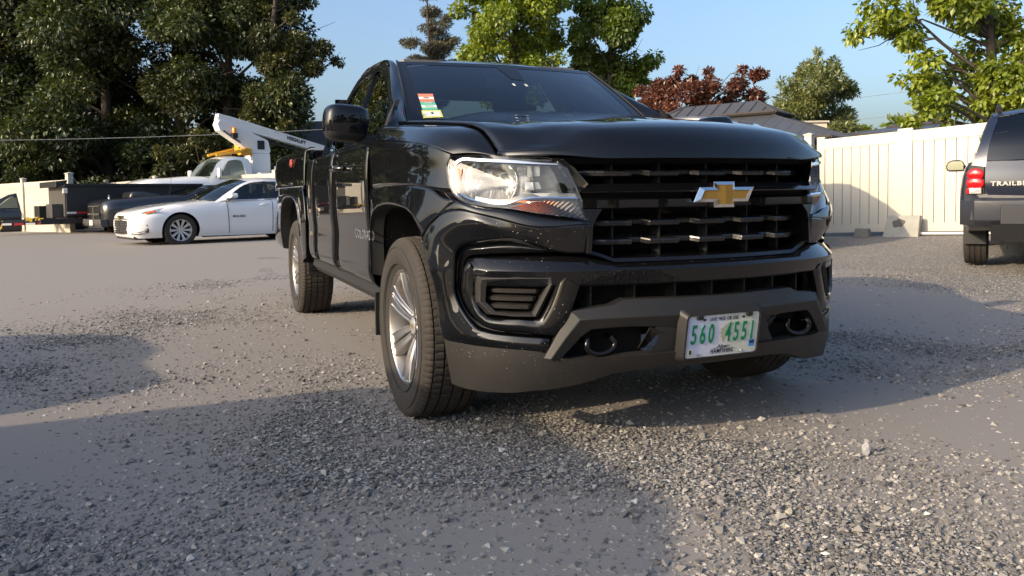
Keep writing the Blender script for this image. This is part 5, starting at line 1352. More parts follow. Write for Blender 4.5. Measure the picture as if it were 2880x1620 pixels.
# ---------------- blue utility at the right edge, seen from behind
def blue_suv():
    c = empty('suv', (0, 0, 0), 0, 'dark blue four-wheel-drive estate with red tail lamps, cut off by the right edge', 'suv')
    st = [(-.90, [(.60, .40), (.74, .50), (.78, .65), (.76, .82), (.62, .90), (.3, .93), (0, .935)]),
          (-.80, [(.76, .38), (.88, .50), (.90, .66), (.88, .86), (.72, .98), (.36, 1.01), (0, 1.02)]),
          (-.3, [(.84, .36), (.93, .50), (.945, .68), (.93, .90), (.80, 1.05), (.4, 1.08), (0, 1.09)]),
          (.7, [(.86, .34), (.925, .48), (.94, .68), (.925, .95), (.86, 1.09), (.43, 1.11), (0, 1.12)]),
          (1.8, [(.86, .34), (.925, .48), (.94, .68), (.93, .95), (.875, 1.10), (.43, 1.11), (0, 1.11)]),
          (2.9, [(.87, .36), (.935, .50), (.95, .70), (.935, .97), (.88, 1.12), (.43, 1.13), (0, 1.13)]),
          (3.5, [(.86, .40), (.925, .54), (.94, .70), (.925, .98), (.865, 1.13), (.43, 1.14), (0, 1.14)]),
          (3.80, [(.84, .44), (.905, .56), (.915, .72), (.90, .98), (.845, 1.13), (.42, 1.14), (0, 1.14)]),
          (3.86, [(.82, .47), (.885, .58), (.895, .72), (.88, .97), (.83, 1.12), (.42, 1.13), (0, 1.13)])]
    body = shell('body', st, NAVY, c)
    cut(body, [disc_cut(y, .37, .44, a, b) for y in (0, 2.87) for a, b in ((.60, 1.1), (-1.1, -.60))], CAVITY)
    body.data.shade_smooth(); body.data.set_sharp_from_angle(angle=R(40))
    for s_ in (-1, 1):
        q = lambda P: [(s_ * x, y, z) for x, y, z in P]
        # D pillar and roof side seen from behind
        b_ = [(.86, .78, 1.10), (.70, 1.35, 1.58), (.665, 2.1, 1.665), (.66, 3.0, 1.665), (.655, 3.50, 1.63), (.70, 3.70, 1.48), (.80, 3.85, 1.13)]
        i_ = [(.862, 1.0, 1.12), (.735, 1.42, 1.535), (.70, 2.1, 1.60), (.695, 2.8, 1.60), (.70, 3.30, 1.57), (.745, 3.40, 1.44), (.84, 3.45, 1.13)]
        pane('roof_side', [q(b_), q(i_)], NAVY, c)
        V = q(i_ + [(.874, 2.4, 1.12), (.87, 1.6, 1.11)]); mk('side_window', V, [(0, 1, 2, 8), (2, 3, 7, 8), (3, 4, 7), (4, 5, 6, 7)], GLASST, c)
        MB().prism([(1.10, 1.15), (1.45, 1.15), (1.44, 1.56)], 'x', .75, .80)
        # rear quarter outer pillar facing back
        bp = [(.655, 3.55, 1.625), (.72, 3.73, 1.45), (.795, 3.85, 1.20), (.83, 3.875, 1.10)]
        bi = [(.585, 3.60, 1.615), (.635, 3.78, 1.45), (.69, 3.875, 1.20), (.70, 3.90, 1.08)]
        pane('rear_pillar', [q(bp), q(bi)], NAVY, c)
        MB().tube(q([(.60, 1.5, 1.70), (.605, 1.62, 1.745), (.60, 2.6, 1.765), (.59, 3.38, 1.745), (.585, 3.52, 1.69)]), [.02, .018, .018, .018, .03], 8).build('roof_rack', TRIM, c, smooth=60)
        # tail lamp: dark frame, two round red domes, clear lower lens
        fr = [(.715, 3.895, 1.085), (.835, 3.865, 1.075), (.872, 3.84, .97), (.895, 3.835, .81), (.715, 3.89, .79)]
        poly('lamp_frame', q(fr), TRIM, c, thick=.02)
        for zz, rr in ((1.005, .062), (.915, .066)):
            mb = MB(); mb.lathe([(.012 + .022 * math.cos(t), rr * math.sin(t)) for t in np.linspace(0, math.pi / 2, 7)], 24, 'y', c=(.792, 3.885, zz)); mb.V = [(s_ * v[0] * 1 + s_ * (v[0] - .792) * .25, v[1] - (abs(v[0]) - .792) * .25, v[2] if True else 0) for v in mb.V]
            mb.build('tail_lamp', RED, c, smooth=180)
        poly('reverse_lamp', q([(.735, 3.912, .865), (.850, 3.885, .865), (.855, 3.885, .808), (.735, 3.910, .806)]), SILVERTUB, c, thick=.012)
        poly('lamp_corner', q([(.842, 3.893, .862), (.868, 3.885, .862), (.872, 3.885, .808), (.842, 3.893, .808)]), RED, c, thick=.008)
        poly('reflector', q([(.640, 3.965, .618), (.790, 3.955, .612), (.795, 3.955, .565), (.640, 3.965, .565)]), REDREF, c, thick=.008)
        poly('reflector_recess', q([(.620, 3.958, .640), (.820, 3.945, .635), (.835, 3.945, .535), (.620, 3.958, .535)]), TRIM, c, thick=.004)
        MB().tube(q([(.86, .95, 1.12), (.98, .98, 1.16)]), .028, 8).build('mirror_arm', TRIM, c)
        m_ = MB(); m_.prism([(.96, 1.10), (1.16, 1.10), (1.185, 1.15), (1.17, 1.22), (1.12, 1.255), (1.0, 1.255), (.955, 1.20)], 'y', .92, 1.04); m_.V = [(s_ * v[0], v[1], v[2]) for v in m_.V]
        m_.build('side_mirror', TRIM, c, bevel=.025, seg=3)
        poly('mirror_glass', q([(.975, 1.043, 1.12), (1.15, 1.043, 1.12), (1.168, 1.043, 1.16), (1.155, 1.043, 1.21), (1.11, 1.043, 1.238), (1.0, 1.043, 1.238), (.972, 1.043, 1.20)]), pm('mirror face', (.45, .52, .52), .05, metal=1.0), c, thick=.002)
        mf = MB(); mf.box((s_ * .80, 3.27, .36), (.22, .012, .22)); mf.build('mud_flap', TRIM, c)
    rf = [[(x, y, z) for x in (-1,)] for y, z in ()]
    rows = []
    for y, z, w in ((1.30, 1.62, .655), (1.7, 1.70, .66), (2.4, 1.735, .66), (3.1, 1.73, .655), (3.50, 1.695, .65), (3.60, 1.655, .64)):
        rows.append([(u * w, y, z - .05 * u * u) for u in np.linspace(-1, 1, 7)])
    pane('roof', rows, NAVY, c)
    pane('windshield', [[(u * .84, .72 + .12 * u * u, 1.10) for u in np.linspace(-1, 1, 5)], rows[0][::2] + [rows[0][-1]] if False else [(u * .655, 1.30, 1.62 - .05 * u * u) for u in np.linspace(-1, 1, 5)]], GLASS, c)
    # tailgate: glass above, painted door below, bright moulding, bumper
    tg = [[(u * .60, 3.615, 1.635 - .03 * u * u) for u in np.linspace(-1, 1, 7)], [(u * .655, 3.80, 1.40) for u in np.linspace(-1, 1, 7)], [(u * .70, 3.905 - .02 * u * u, 1.145) for u in np.linspace(-1, 1, 7)]]
    pane('rear_window', tg, GLASST, c)
    td = [[(u * .70, 3.905 - .02 * u * u, 1.135) for u in np.linspace(-1, 1, 7)], [(u * .705, 3.935 - .02 * u * u, 1.0) for u in np.linspace(-1, 1, 7)], [(u * .70, 3.94 - .02 * u * u, .86) for u in np.linspace(-1, 1, 7)], [(u * .66, 3.915 - .02 * u * u, .745) for u in np.linspace(-1, 1, 7)]]
    pane('tailgate', td, NAVY, c, kv=4)
    mb = MB()
    pr = [(3.78, .80), (3.90, .79), (3.945, .755), (3.985, .735), (3.99, .66), (3.975, .53), (3.93, .48), (3.78, .48)]
    Vb = []
    for u in np.linspace(-1, 1, 15):
        k = max(0, abs(u) - .80) / .2
        Vb.append([(u * .93, y - .17 * k * k, z) for y, z in pr])
    Vb = np.array(Vb)
    F = grid_faces(15, 8, True) + [tuple(range(8)), tuple(14 * 8 + j for j in range(8))]
    mk('rear_bumper', Vb.reshape(-1, 3), F, pm('weathered bumper plastic', (.022, .024, .032), .42, coat=.3, var=.2, vscale=8), c, smooth=30, bevel=.008)
    Vs = np.array([[(u * .88, 3.955 - .17 * (max(0, abs(u) - .8) / .2) ** 2, .742), (u * .88, 3.90 - .1 * (max(0, abs(u) - .8) / .2) ** 2, .802)] for u in np.linspace(-1, 1, 15)])
    mk('bumper_step', Vs.reshape(-1, 3), grid_faces(15, 2), pm('grey step pad', (.13, .125, .115), .5, var=.2, vscale=20), c)
    MB().box((.40, 3.985, .59), (.34, .03, .20)).build('tow_cover', pm('tow cover plastic', (.02, .021, .026), .45), c, bevel=.012)
    MB().box((-.10, 3.98, .60), (.60, .03, .16)).build('plate_recess', TRIM, c, bevel=.01)
    MB().box((0, 2.0, .42), (1.3, 4.6, .16)).build('underbody', CAVITY, c)
    MB().tube([(-.6, 2.87, .37), (.6, 2.87, .37)], .05, 8).build('rear_axle', CAVITY, c)
    MB().tube([(.30, 3.2, .40), (.34, 3.85, .40)], .09, 10).build('silencer', CAVITY, c)
    MB().box((0, 2.3, 1.12), (1.5, 2.7, .02)).build('cabin_floor', INTERIOR, c)
    for x in (-.38, .38):
        for y in (1.6, 2.6):
            MB().prism([(y, 1.0), (y + .14, 1.0), (y + .26, 1.38), (y + .14, 1.38)], 'x', x - .23, x + .23).build('seat', INTERIOR, c, bevel=.03)
            MB().box((x, y + .24, 1.46), (.24, .09, .14)).build('headrest', INTERIOR, c, bevel=.03)
    four_wheels(c, .79, 0, 2.87, .372, .245, spokes=6, rimr=.225, sw=.4)
    text_mesh('badge', 'TRAILBLAZER', .060, SILVERL, c, (.40, 3.952, .905), (math.pi / 2, 0, math.pi), sx=1.25, bold=.002, extrude=.004, spacing=1.15)
    text_mesh('badge', 'LS', .048, SILVERL, c, (.20, 3.95, .83), (math.pi / 2, 0, math.pi), sx=1.3, bold=.002, extrude=.004)
    return c
SUVB = blue_suv()
# rear left wheel stands at the measured spot; nose points away to the right
_h = R(31.5)
_hd = Vector((math.sin(_h), math.cos(_h), 0)); _lf = Vector((-math.cos(_h), math.sin(_h), 0))
_rear = Vector((5.33, 8.95, 0))                     # rear left tyre
_o = _rear - _lf * .79 + _hd * 2.87
SUVB.location = (_o.x, _o.y, .045); SUVB.rotation_euler = (0, 0, math.pi - _h)

# ---------------- charcoal pickup with bonnet scoop behind the sedan
def dark_pickup():
    c = empty('dark_pickup', (0, 0, 0), 0, 'charcoal pickup with a bonnet scoop, nose showing between trailer and white sedan', 'pickup truck')
    st = [(-.95, [(.70, .38), (.80, .50), (.84, .70), (.82, .90), (.70, 1.0), (.35, 1.03), (0, 1.04)]),
          (-.85, [(.84, .36), (.92, .50), (.95, .72), (.93, .95), (.78, 1.06), (.4, 1.09), (0, 1.10)]),
          (-.3, [(.90, .36), (.98, .52), (1.0, .75), (.98, 1.0), (.84, 1.13), (.42, 1.17), (0, 1.18)]),
          (.6, [(.92, .36), (.98, .52), (1.0, .78), (.98, 1.05), (.86, 1.20), (.43, 1.23), (0, 1.24)]),
          (1.4, [(.92, .36), (.98, .52), (1.0, .78), (.98, 1.05), (.88, 1.22), (.43, 1.23), (0, 1.23)]),
          (3.2, [(.92, .38), (.98, .54), (1.0, .80), (.98, 1.08), (.90, 1.25), (.43, 1.25), (0, 1.25)]),
          (4.9, [(.90, .44), (.96, .58), (.98, .80), (.96, 1.10), (.90, 1.30), (.43, 1.30), (0, 1.30)])]
    b = shell('body', st, GREYB, c)
    cut(b, [disc_cut(y, .40, .47, a, e) for y in (0, 3.57) for a, e in ((.62, 1.2), (-1.2, -.62))], CAVITY)
    b.data.shade_smooth(); b.data.set_sharp_from_angle(angle=R(40))
    # scoop
    sc = [(-.10, [(.34, 1.15), (.34, 1.17), (.33, 1.18), (.30, 1.19), (.22, 1.195), (.1, 1.2), (0, 1.2)]), (-.05, [(.40, 1.13), (.42, 1.22), (.41, 1.27), (.38, 1.30), (.30, 1.32), (.15, 1.33), (0, 1.33)]), (.15, [(.44, 1.14), (.46, 1.24), (.45, 1.30), (.42, 1.34), (.32, 1.36), (.16, 1.37), (0, 1.37)]), (.75, [(.44, 1.16), (.45, 1.22), (.44, 1.25), (.40, 1.27), (.3, 1.275), (.15, 1.28), (0, 1.28)])]
    shell('bonnet_scoop', sc, GREYB, c)
    for s_ in (-1, 1):
        poly('scoop_mesh', [(s_ * .04, -.075, 1.20), (s_ * .37, -.06, 1.19), (s_ * .35, -.03, 1.285), (s_ * .04, -.035, 1.31)], GREYST, c, thick=.01)
        poly('headlight', [(s_ * .62, -.945, .93), (s_ * .90, -.84, .93), (s_ * .92, -.80, .76), (s_ * .64, -.94, .76)], SILVERTUB, c, thick=.01)
        for k in (0, 1): poly('grille_mesh', [(s_ * .05, -.975, .90 - .20 * k), (s_ * .54, -.955, .90 - .20 * k), (s_ * .52, -.955, .735 - .20 * k), (s_ * .05, -.975, .735 - .20 * k)], CAVITY, c, thick=.008)
        q = lambda P: [(s_ * x, y, z) for x, y, z in P]
        pane('roof_side', [q([(.86, 1.35, 1.22), (.70, 1.95, 1.46), (.70, 3.2, 1.46), (.80, 3.4, 1.28)]), q([(.88, 1.60, 1.24), (.73, 2.05, 1.43), (.73, 3.0, 1.43), (.87, 3.1, 1.27)])], GREYB, c)
        V = q([(.88, 1.60, 1.24), (.73, 2.05, 1.43), (.73, 3.0, 1.43), (.87, 3.1, 1.27)]); mk('side_window', V, [(0, 1, 2, 3)], GLASST, c)
    MB().box((0, -.985, .72), (.09, .04, .42)).build('grille_cross', GREYST, c, bevel=.01)
    MB().box((0, -.985, .70), (1.10, .04, .06)).build('grille_cross', GREYST, c, bevel=.01)
    MB().tube([(-.55, -.97, .93), (.55, -.97, .93)], .022, 8).build('grille_rim', GREYST, c)
    mb = MB(); mb.prism([(-1.08, .56), (-.86, .56), (-.86, .34), (-1.03, .34), (-1.08, .42)], 'x', -.94, .94); mb.build('front_bumper', GREYST, c, bevel=.03)
    MB().box((.12, -1.095, .46), (.31, .01, .155)).build('license_plate', pm('cream plate', (.62, .60, .52), .5), c)
    MB().lathe([(-.005, .0), (.0, .03), (.05, .022), (.07, .03), (.10, .0)], 12, 'z', c=(0, -.55, 1.17)).build('bonnet_ornament', CHROME, c, smooth=60)
    pane('windshield', [[(u * .84, 1.25 + .1 * u * u, 1.22) for u in np.linspace(-1, 1, 5)], [(u * .70, 1.9 + .06 * u * u, 1.46) for u in np.linspace(-1, 1, 5)]], GLASS, c)
    pane('roof', [[(u * .70, y, z - .03 * u * u) for u in np.linspace(-1, 1, 5)] for y, z in ((1.92, 1.47), (2.5, 1.50), (3.2, 1.48))], GREYB, c)
    MB().tube([(.80, .9, 1.18), (.86, .95, 1.60), (.88, .97, 1.95)], [.008, .005, .003], 5).build('aerial', TRIM, c)
    MB().box((0, 1.9, .45), (1.5, 5.0, .2)).build('underbody', CAVITY, c)
    four_wheels(c, .87, 0, 3.57, .40, .28, spokes=5, rimr=.26, sw=.5)
    return c
RAM = dark_pickup()
RAM.location = (-11.55, 23.6, -.13); RAM.rotation_euler = (0, 0, R(-47))

# ---------------- white aerial-lift truck
def bucket_truck():
    c = empty('bucket_truck', (0, 0, 0), 0, 'white aerial-lift utility truck with raised boom and orange beacon behind the sedan', 'utility truck')
    st = [(-1.0, [(.85, .55), (.98, .70), (1.02, .95), (1.0, 1.20), (.84, 1.36), (.4, 1.42), (0, 1.43)]),
          (-.8, [(.95, .52), (1.08, .70), (1.12, 1.0), (1.10, 1.30), (.92, 1.50), (.45, 1.57), (0, 1.58)]),
          (.1, [(.98, .50), (1.10, .70), (1.14, 1.02), (1.12, 1.38), (.96, 1.62), (.48, 1.70), (0, 1.71)]),
          (1.1, [(.98, .50), (1.08, .70), (1.12, 1.05), (1.10, 1.44), (.98, 1.68), (.48, 1.75), (0, 1.76)]),
          (1.6, [(.98, .50), (1.06, .70), (1.10, 1.05), (1.09, 1.45), (1.0, 1.66), (.48, 1.68), (0, 1.68)]),
          (2.75, [(.98, .50), (1.06, .70), (1.10, 1.05), (1.09, 1.45), (1.0, 1.66), (.48, 1.68), (0, 1.68)])]
    b = shell('body', st, WHITE, c)
    cut(b, [disc_cut(.0, .48, .58, a, e) for a, e in ((.62, 1.3), (-1.3, -.62))], CAVITY)
    b.data.shade_smooth(); b.data.set_sharp_from_angle(angle=R(40))
    pane('windshield', [[(u * .94, 1.22 + .16 * u * u, 1.68) for u in np.linspace(-1, 1, 7)], [(u * .74, 1.80 + .10 * u * u, 2.34) for u in np.linspace(-1, 1, 7)]], GLASS, c)
    pane('roof', [[(u * w, y, z - .05 * u * u) for u in np.linspace(-1, 1, 7)] for y, z, w in ((1.80, 2.36, .75), (1.95, 2.42, .78), (2.4, 2.45, .79), (2.72, 2.40, .78), (2.78, 2.25, .80), (2.80, 1.68, .95))], WHITE, c)
    for s_ in (-1, 1):
        q = lambda P: [(s_ * x, y, z) for x, y, z in P]
        pane('cab_side', [q([(1.0, 1.28, 1.66), (.77, 1.88, 2.34), (.80, 2.30, 2.40), (.79, 2.74, 2.34), (.98, 2.80, 1.66)]), q([(1.03, 1.60, 1.68), (.83, 2.02, 2.26), (.84, 2.25, 2.30), (.85, 2.48, 2.26), (1.03, 2.60, 1.68)])], WHITE, c)
        mk('side_window', q([(1.03, 1.60, 1.66), (.83, 2.02, 2.26), (.84, 2.25, 2.30), (.85, 2.48, 2.26), (1.03, 2.60, 1.66)]), [(0, 1, 2, 3, 4)], GLASST, c)
        m_ = MB().box((s_ * 1.28, 1.52, 1.86), (.20, .10, .30)); m_.build('side_mirror', WHITE, c, bevel=.03)
        MB().tube(q([(1.04, 1.5, 1.72), (1.24, 1.5, 1.8)]), .02, 6).build('mirror_arm', TRIM, c)
        poly('headlight', q([(.66, -1.0, 1.15), (.98, -.90, 1.18), (1.04, -.82, .98), (.70, -1.0, .95)]), SILVERTUB, c, thick=.02)
        for k in range(3):
            bx2 = MB(); bx2.box((s_ * .98, 3.55 + 1.15 * k, 1.35 - .12 * (k == 1)), (.36, 1.10, 1.05 - .24 * (k == 1))); bx2.build('tool_locker', WHITEM, c, bevel=.02)
            MB().box((s_ * 1.168, 3.55 + 1.15 * k, 1.36), (.02, .96, .62)).build('locker_door', WHITEM, c, bevel=.01)
    poly('grille', [(-.55, -1.02, 1.22), (.55, -1.02, 1.22), (.5, -1.03, .85), (-.5, -1.03, .85)], TRIM, c, thick=.02)
    MB().box((0, -1.12, .62), (2.1, .2, .26)).build('front_bumper', CHROME, c, bevel=.04)
    MB().box((0, 4.75, .88), (2.1, 3.7, .16)).build('deck', WHITEM, c, bevel=.01)
    MB().box((0, 2.6, .62), (.9, 7.2, .25)).build('underbody', CAVITY, c)
    # turret, pedestal, lift arm and boom
    px, py = .0, 3.45
    MB().prism([(px - .34, py - .34), (px + .34, py - .34), (px + .34, py + .34), (px - .34, py + .34)], 'z', .95, 2.55).build('pedestal', WHITEM, c, bevel=.02)
    tu = MB(); tu.prism([(-.30, 2.56), (.36, 2.56), (.42, 2.66), (.34, 3.02), (.16, 3.10), (-1.15, 3.62), (-1.42, 3.66), (-1.50, 3.52), (-1.42, 3.30), (-.62, 2.80)], 'x', -.22, .22)
    tu.V = [(v[0] + px, v[1] + py, v[2]) for v in tu.V]; turret = tu.build('turret', WHITEM, c, bevel=.02)
    d = Vector((0, 4.4, -1.0)).normalized(); p0 = Vector((px, py - 1.45, 3.72)); 
    def along(t, up=0): return p0 + d * t + Vector((0, d.z * -1, d.y)) * up
    bo = MB(); A = []
    for t, h in ((0, .15), (.5, .17), (2.2, .15), (5.2, .12)):
        a_, b2 = along(t, h), along(t, -h)
        A.append([(px - .15, a_.y, a_.z), (px + .15, a_.y, a_.z), (px + .15, b2.y, b2.z), (px - .15, b2.y, b2.z)])
    V = np.array(A); mk('boom', V.reshape(-1, 3), grid_faces(4, 4, True) + [(0, 1, 2, 3), (12, 13, 14, 15)], WHITEM, c, bevel=.015)
    MB().tube([along(1.9, -.30), along(3.3, -.26)], .05, 10).build('lift_cylinder', TRIM, c)
    MB().tube([(px + .2, py - 1.30, 3.30), (px + .2, py - .7, 2.92)], .035, 6).build('hydraulic_pipe', TRIM, c)
    mb = MB(); mb.lathe([(.0, .075), (.16, .07), (.20, .05), (.21, 0)], 16, 'z', c=(px + .30, py - .95, 3.22)); mb.build('beacon', ORANGE, c, smooth=60)
    MB().box((px + .30, py - .95, 3.14), (.18, .18, .16)).build('beacon_base', TRIM, c)
    MB().box((px + .235, py + .05, 2.86), (.02, .26, .30)).build('control_panel', TRIM, c)
    e = along(3.0, 0); text_mesh('boom_lettering', 'VERSALIFT', .17, INK, c, (px + .155, e.y, e.z + .02), (math.pi / 2, math.atan2(1.0, 4.4), math.pi / 2), extrude=.003, bold=.006) 
    # yellow outreach frame over the cab, tool bins
    mb = MB(); mb.tube([(-.6, 1.9, 2.50), (-.6, 2.9, 2.75), (-.55, 3.1, 2.95)], .05, 6); mb.tube([(.5, 1.75, 2.46), (.5, 2.6, 2.60), (.45, 2.9, 2.72)], .05, 6); mb.build('boom_rest', YELLOW, c)
    MB().box((-.28, 2.95, 2.80), (.34, .30, .46)).build('hose_box', YELLOW, c, bevel=.02)
    MB().box((.30, 2.86, 2.60), (.30, .40, .22)).build('hose_box', YELLOW, c, bevel=.02)
    MB().tube([(.45, 2.1, 2.52), (.35, 2.7, 2.66), (.1, 3.05, 2.72)], .03, 6).build('hydraulic_hose', TRIM, c)
    MB().tube([(.75, 4.45, 1.9), (.75, 4.45, 2.48)], .17, 14).build('water_drum', WHITEM, c, smooth=50)
    MB().box((.72, 4.2, 2.02), (.5, .7, .22)).build('cone_tray', WHITEM, c, bevel=.02)
    simple = simple_wheel(c, .93, 0, .48, .30, spokes=8, rimr=.29, side=1, alloy=WHITEM, sw=.3)
    for x, y, s_ in ((-.93, 0, -1), (.93, 4.4, 1), (-.93, 4.4, -1)): simple_wheel(c, x, y, .48, .30, first=simple, side=s_, spokes=8)
    return c
BUCK = bucket_truck()
BUCK.location = (-12.35, 27.4, -.14); BUCK.rotation_euler = (0, 0, R(-47)); BUCK.scale = (1.06, 1.06, 1.10)

# ---------------- dump trailer
def trailer():
    c = empty('dump_trailer', (0, 0, 0), 0, 'black dump trailer with a jack leg and red and white reflective tape', 'trailer')
    b = MB(); 
    b.box((-.98, 2.6, 1.22), (.06, 4.0, .92)); b.box((.98, 2.6, 1.22), (.06, 4.0, .92)); b.box((0, 4.58, 1.22), (1.9, .06, .92)); b.box((0, 2.6, .74), (1.9, 4.0, .06))
    for i, (p, d_) in enumerate([((-.98, 2.6, 1.22), (.06, 4.0, .92)), ((.98, 2.6, 1.22), (.06, 4.0, .92))]): MB().box(p, d_).build('side_wall', STEELD, c, bevel=.01)
    MB().box((0, 4.58, 1.22), (1.9, .06, .92)).build('tail_gate', STEELD, c, bevel=.01)
    MB().box((0, .60, 1.20), (1.90, .06, .90)).build('front_wall', GREYST, c, bevel=.01)
    MB().box((0, 2.6, .74), (1.9, 4.0, .06)).build('floor', STEELD, c)
    MB().prism([(.34, 1.62), (.62, 1.70), (.66, 1.84), (.34, 1.80)], 'x', -1.0, 1.0).build('tarp_housing', STEELD, c, bevel=.02)
    for x in (-1.02, 1.02): MB().box((x, 2.6, 1.69), (.10, 4.1, .08)).build('top_rail', STEELD, c, bevel=.01)
    for x in (-.98, .98): MB().box((x * 1.01, 2.2, .62), (.12, 4.6, .16)).build('frame_rail', STEELD, c, bevel=.01)
    t = MB(); t.tube([(-.90, .55, .60), (-.06, -1.35, .60)], .075, 4); t.tube([(.90, .55, .60), (.06, -1.35, .60)], .075, 4); t.tube([(0, -1.2, .60), (0, -1.75, .60)], .06, 6); t.build('tongue', STEELD, c)
    MB().box((-.28, .30, .88), (.62, .44, .40)).build('pump_box', STEELD, c, bevel=.02)
    MB().box((.38, .42, .92), (.70, .30, .42)).build('step_box', GREYST, c, bevel=.02)
    MB().tube([(.12, -1.0, -.02), (.12, -1.0, .62)], .045, 10).build('jack_leg', pm('bare steel', (.55, .53, .48), .4, metal=.6), c, smooth=60)
    MB().tube([(.12, -1.0, .62), (.12, -1.0, 1.30)], .065, 10).build('jack_body', STEELD, c, smooth=60)
    MB().box((.12, -1.0, 1.37), (.05, .05, .14)).build('jack_crank', CHROME, c)
    MB().tube([(.12, -1.02, 1.20), (-.10, -1.3, 1.22)], .02, 6).build('jack_handle', CHROME, c)
    MB().box((.98, .58, 1.52), (.10, .12, .16)).build('marker_lamp', pm('lit white lens', (.75, .72, .62), .3), c, bevel=.01)
    WT, RT = pm('white tape', (.62, .62, .60), .4), pm('red tape', (.40, .015, .02), .4)
    for k in range(14):
        MB().box((1.045, .72 + .28 * k, .86), (.006, .26, .06)).build('reflective_tape', WT if k % 2 == 0 else RT, c)
    for k in range(6):
        a = Vector((.86, .45, .56)).lerp(Vector((.12, -1.2, .56)), (k + .5) / 6); ang = math.atan2(1.65, .74)
        MB().box((a.x + .075, a.y - .035, a.z), (.006 + .24, .006, .06), rz=ang).build('reflective_tape', WT if k % 2 == 0 else RT, c)
    for k in range(2): MB().box((.99 + .03, .95, .70), (.02, .07, .06)).build('side_marker', AMBER, c)
    text_mesh('lettering', 'Big Tex', .15, pm('yellow lettering', (.75, .48, .03), .5), c, (.66, -.18, .70), (math.pi / 2, 0, R(66)), extrude=.004, bold=.004, shear=.2)
    ch = MB(); ch.tube([(.25, -.9, .66), (.32, -.95, .45), (.28, -1.05, .32), (.10, -1.12, .40), (-.05, -1.2, .55)], .028, 6); ch.build('safety_chain', pm('yellow chain', (.45, .30, .06), .5, metal=.5), c)
    a = simple_wheel(c, .90, 2.5, .36, .2, spokes=5, rimr=.21, side=1, alloy=GREYST)
    for x, y, s_ in ((.90, 3.35, 1), (-.90, 2.5, -1), (-.90, 3.35, -1)): simple_wheel(c, x, y, .36, .2, first=a, side=s_)
    return c
TRL = trailer()
TRL.location = (-14.35, 23.55, -.24); TRL.rotation_euler = (0, 0, R(-47))

# ---------------- dark blue utility behind the trailer, at the left edge
def dark_suv():
    c = empty('dark_suv', (0, 0, 0), 0, 'dark navy utility vehicle at the left edge behind the black trailer', 'suv')
    st = [(-.9, [(.55, .32), (.72, .42), (.76, .60), (.74, .78), (.6, .88), (.3, .92), (0, .93)]), (-.75, [(.78, .30), (.88, .44), (.90, .62), (.88, .84), (.72, .96), (.36, 1.0), (0, 1.01)]),
          (0, [(.86, .28), (.925, .44), (.94, .66), (.93, .92), (.82, 1.06), (.41, 1.10), (0, 1.11)]), (.8, [(.86, .28), (.92, .44), (.935, .66), (.925, .94), (.86, 1.08), (.43, 1.12), (0, 1.12)]),
          (2.0, [(.86, .28), (.92, .44), (.935, .66), (.93, .95), (.87, 1.10), (.43, 1.11), (0, 1.11)]), (3.4, [(.86, .34), (.92, .48), (.93, .68), (.92, .98), (.84, 1.14), (.42, 1.15), (0, 1.15)]), (3.75, [(.74, .42), (.82, .54), (.84, .7), (.82, .95), (.74, 1.1), (.37, 1.11), (0, 1.11)])]
    b = shell('body', st, DARKC, c)
    cut(b, [disc_cut(y, .36, .42, a, e) for y in (0, 2.75) for a, e in ((.60, 1.1), (-1.1, -.60))], CAVITY)
    b.data.shade_smooth(); b.data.set_sharp_from_angle(angle=R(40))
    for s_ in (-1, 1):
        q = lambda P: [(s_ * x, y, z) for x, y, z in P]
        o_ = [(.86, .75, 1.08), (.66, 1.45, 1.58), (.655, 2.2, 1.66), (.65, 3.0, 1.62), (.72, 3.5, 1.35), (.80, 3.65, 1.13)]
        i_ = [(.868, 1.02, 1.10), (.71, 1.55, 1.53), (.695, 2.2, 1.59), (.695, 2.85, 1.56), (.76, 3.15, 1.35), (.85, 3.22, 1.13)]
        pane('roof_side', [q(o_), q(i_)], DARKC, c)
        mk('side_window', q(i_ + [(.874, 2.2, 1.11)]), [(0, 1, 2, 6), (2, 3, 4, 5, 6)], GLASST, c)
        poly('door_pillar', q([(.884, 1.95, 1.10), (.884, 2.08, 1.10), (.712, 2.06, 1.59), (.712, 1.96, 1.59)]), TRIM, c)
        MB().box((s_ * 1.03, 1.12, 1.16), (.20, .10, .14)).build('side_mirror', TRIM, c, bevel=.03)
        MB().tube(q([(.86, 1.1, 1.10), (.98, 1.12, 1.14)]), .03, 6).build('mirror_arm', TRIM, c)
        poly('headlight', q([(.45, -.92, .86), (.70, -.84, .90), (.90, -.55, .96), (.90, -.60, .85), (.60, -.90, .78)]), SILVERTUB, c, thick=.03)
    pane('windshield', [[(u * .84, .70 + .1 * u * u, 1.09) for u in np.linspace(-1, 1, 5)], [(u * .65, 1.42 + .06 * u * u, 1.60) for u in np.linspace(-1, 1, 5)]], GLASS, c)
    pane('roof', [[(u * .655, y, z - .04 * u * u) for u in np.linspace(-1, 1, 5)] for y, z in ((1.42, 1.61), (2.2, 1.70), (3.0, 1.66), (3.4, 1.45))], DARKC, c)
    MB().box((0, 1.9, 1.13), (1.5, 2.5, .02)).build('cabin_floor', INTERIOR, c)
    for x in (-.38, .38):
        MB().prism([(1.9, 1.0), (2.04, 1.0), (2.16, 1.35), (2.04, 1.35)], 'x', x - .23, x + .23).build('seat', INTERIOR, c, bevel=.03)
        MB().box((x, 2.14, 1.43), (.24, .09, .14)).build('headrest', INTERIOR, c, bevel=.03)
    poly('grille', [(-.42, -.93, .82), (.42, -.93, .82), (.36, -.94, .5), (-.36, -.94, .5)], TRIM, c, thick=.02)
    MB().box((0, 1.6, .36), (1.4, 4.0, .14)).build('underbody', CAVITY, c)
    four_wheels(c, .79, 0, 2.75, .36, .23, spokes=5, rimr=.24, sw=.3)
    return c
DSUV = dark_suv()
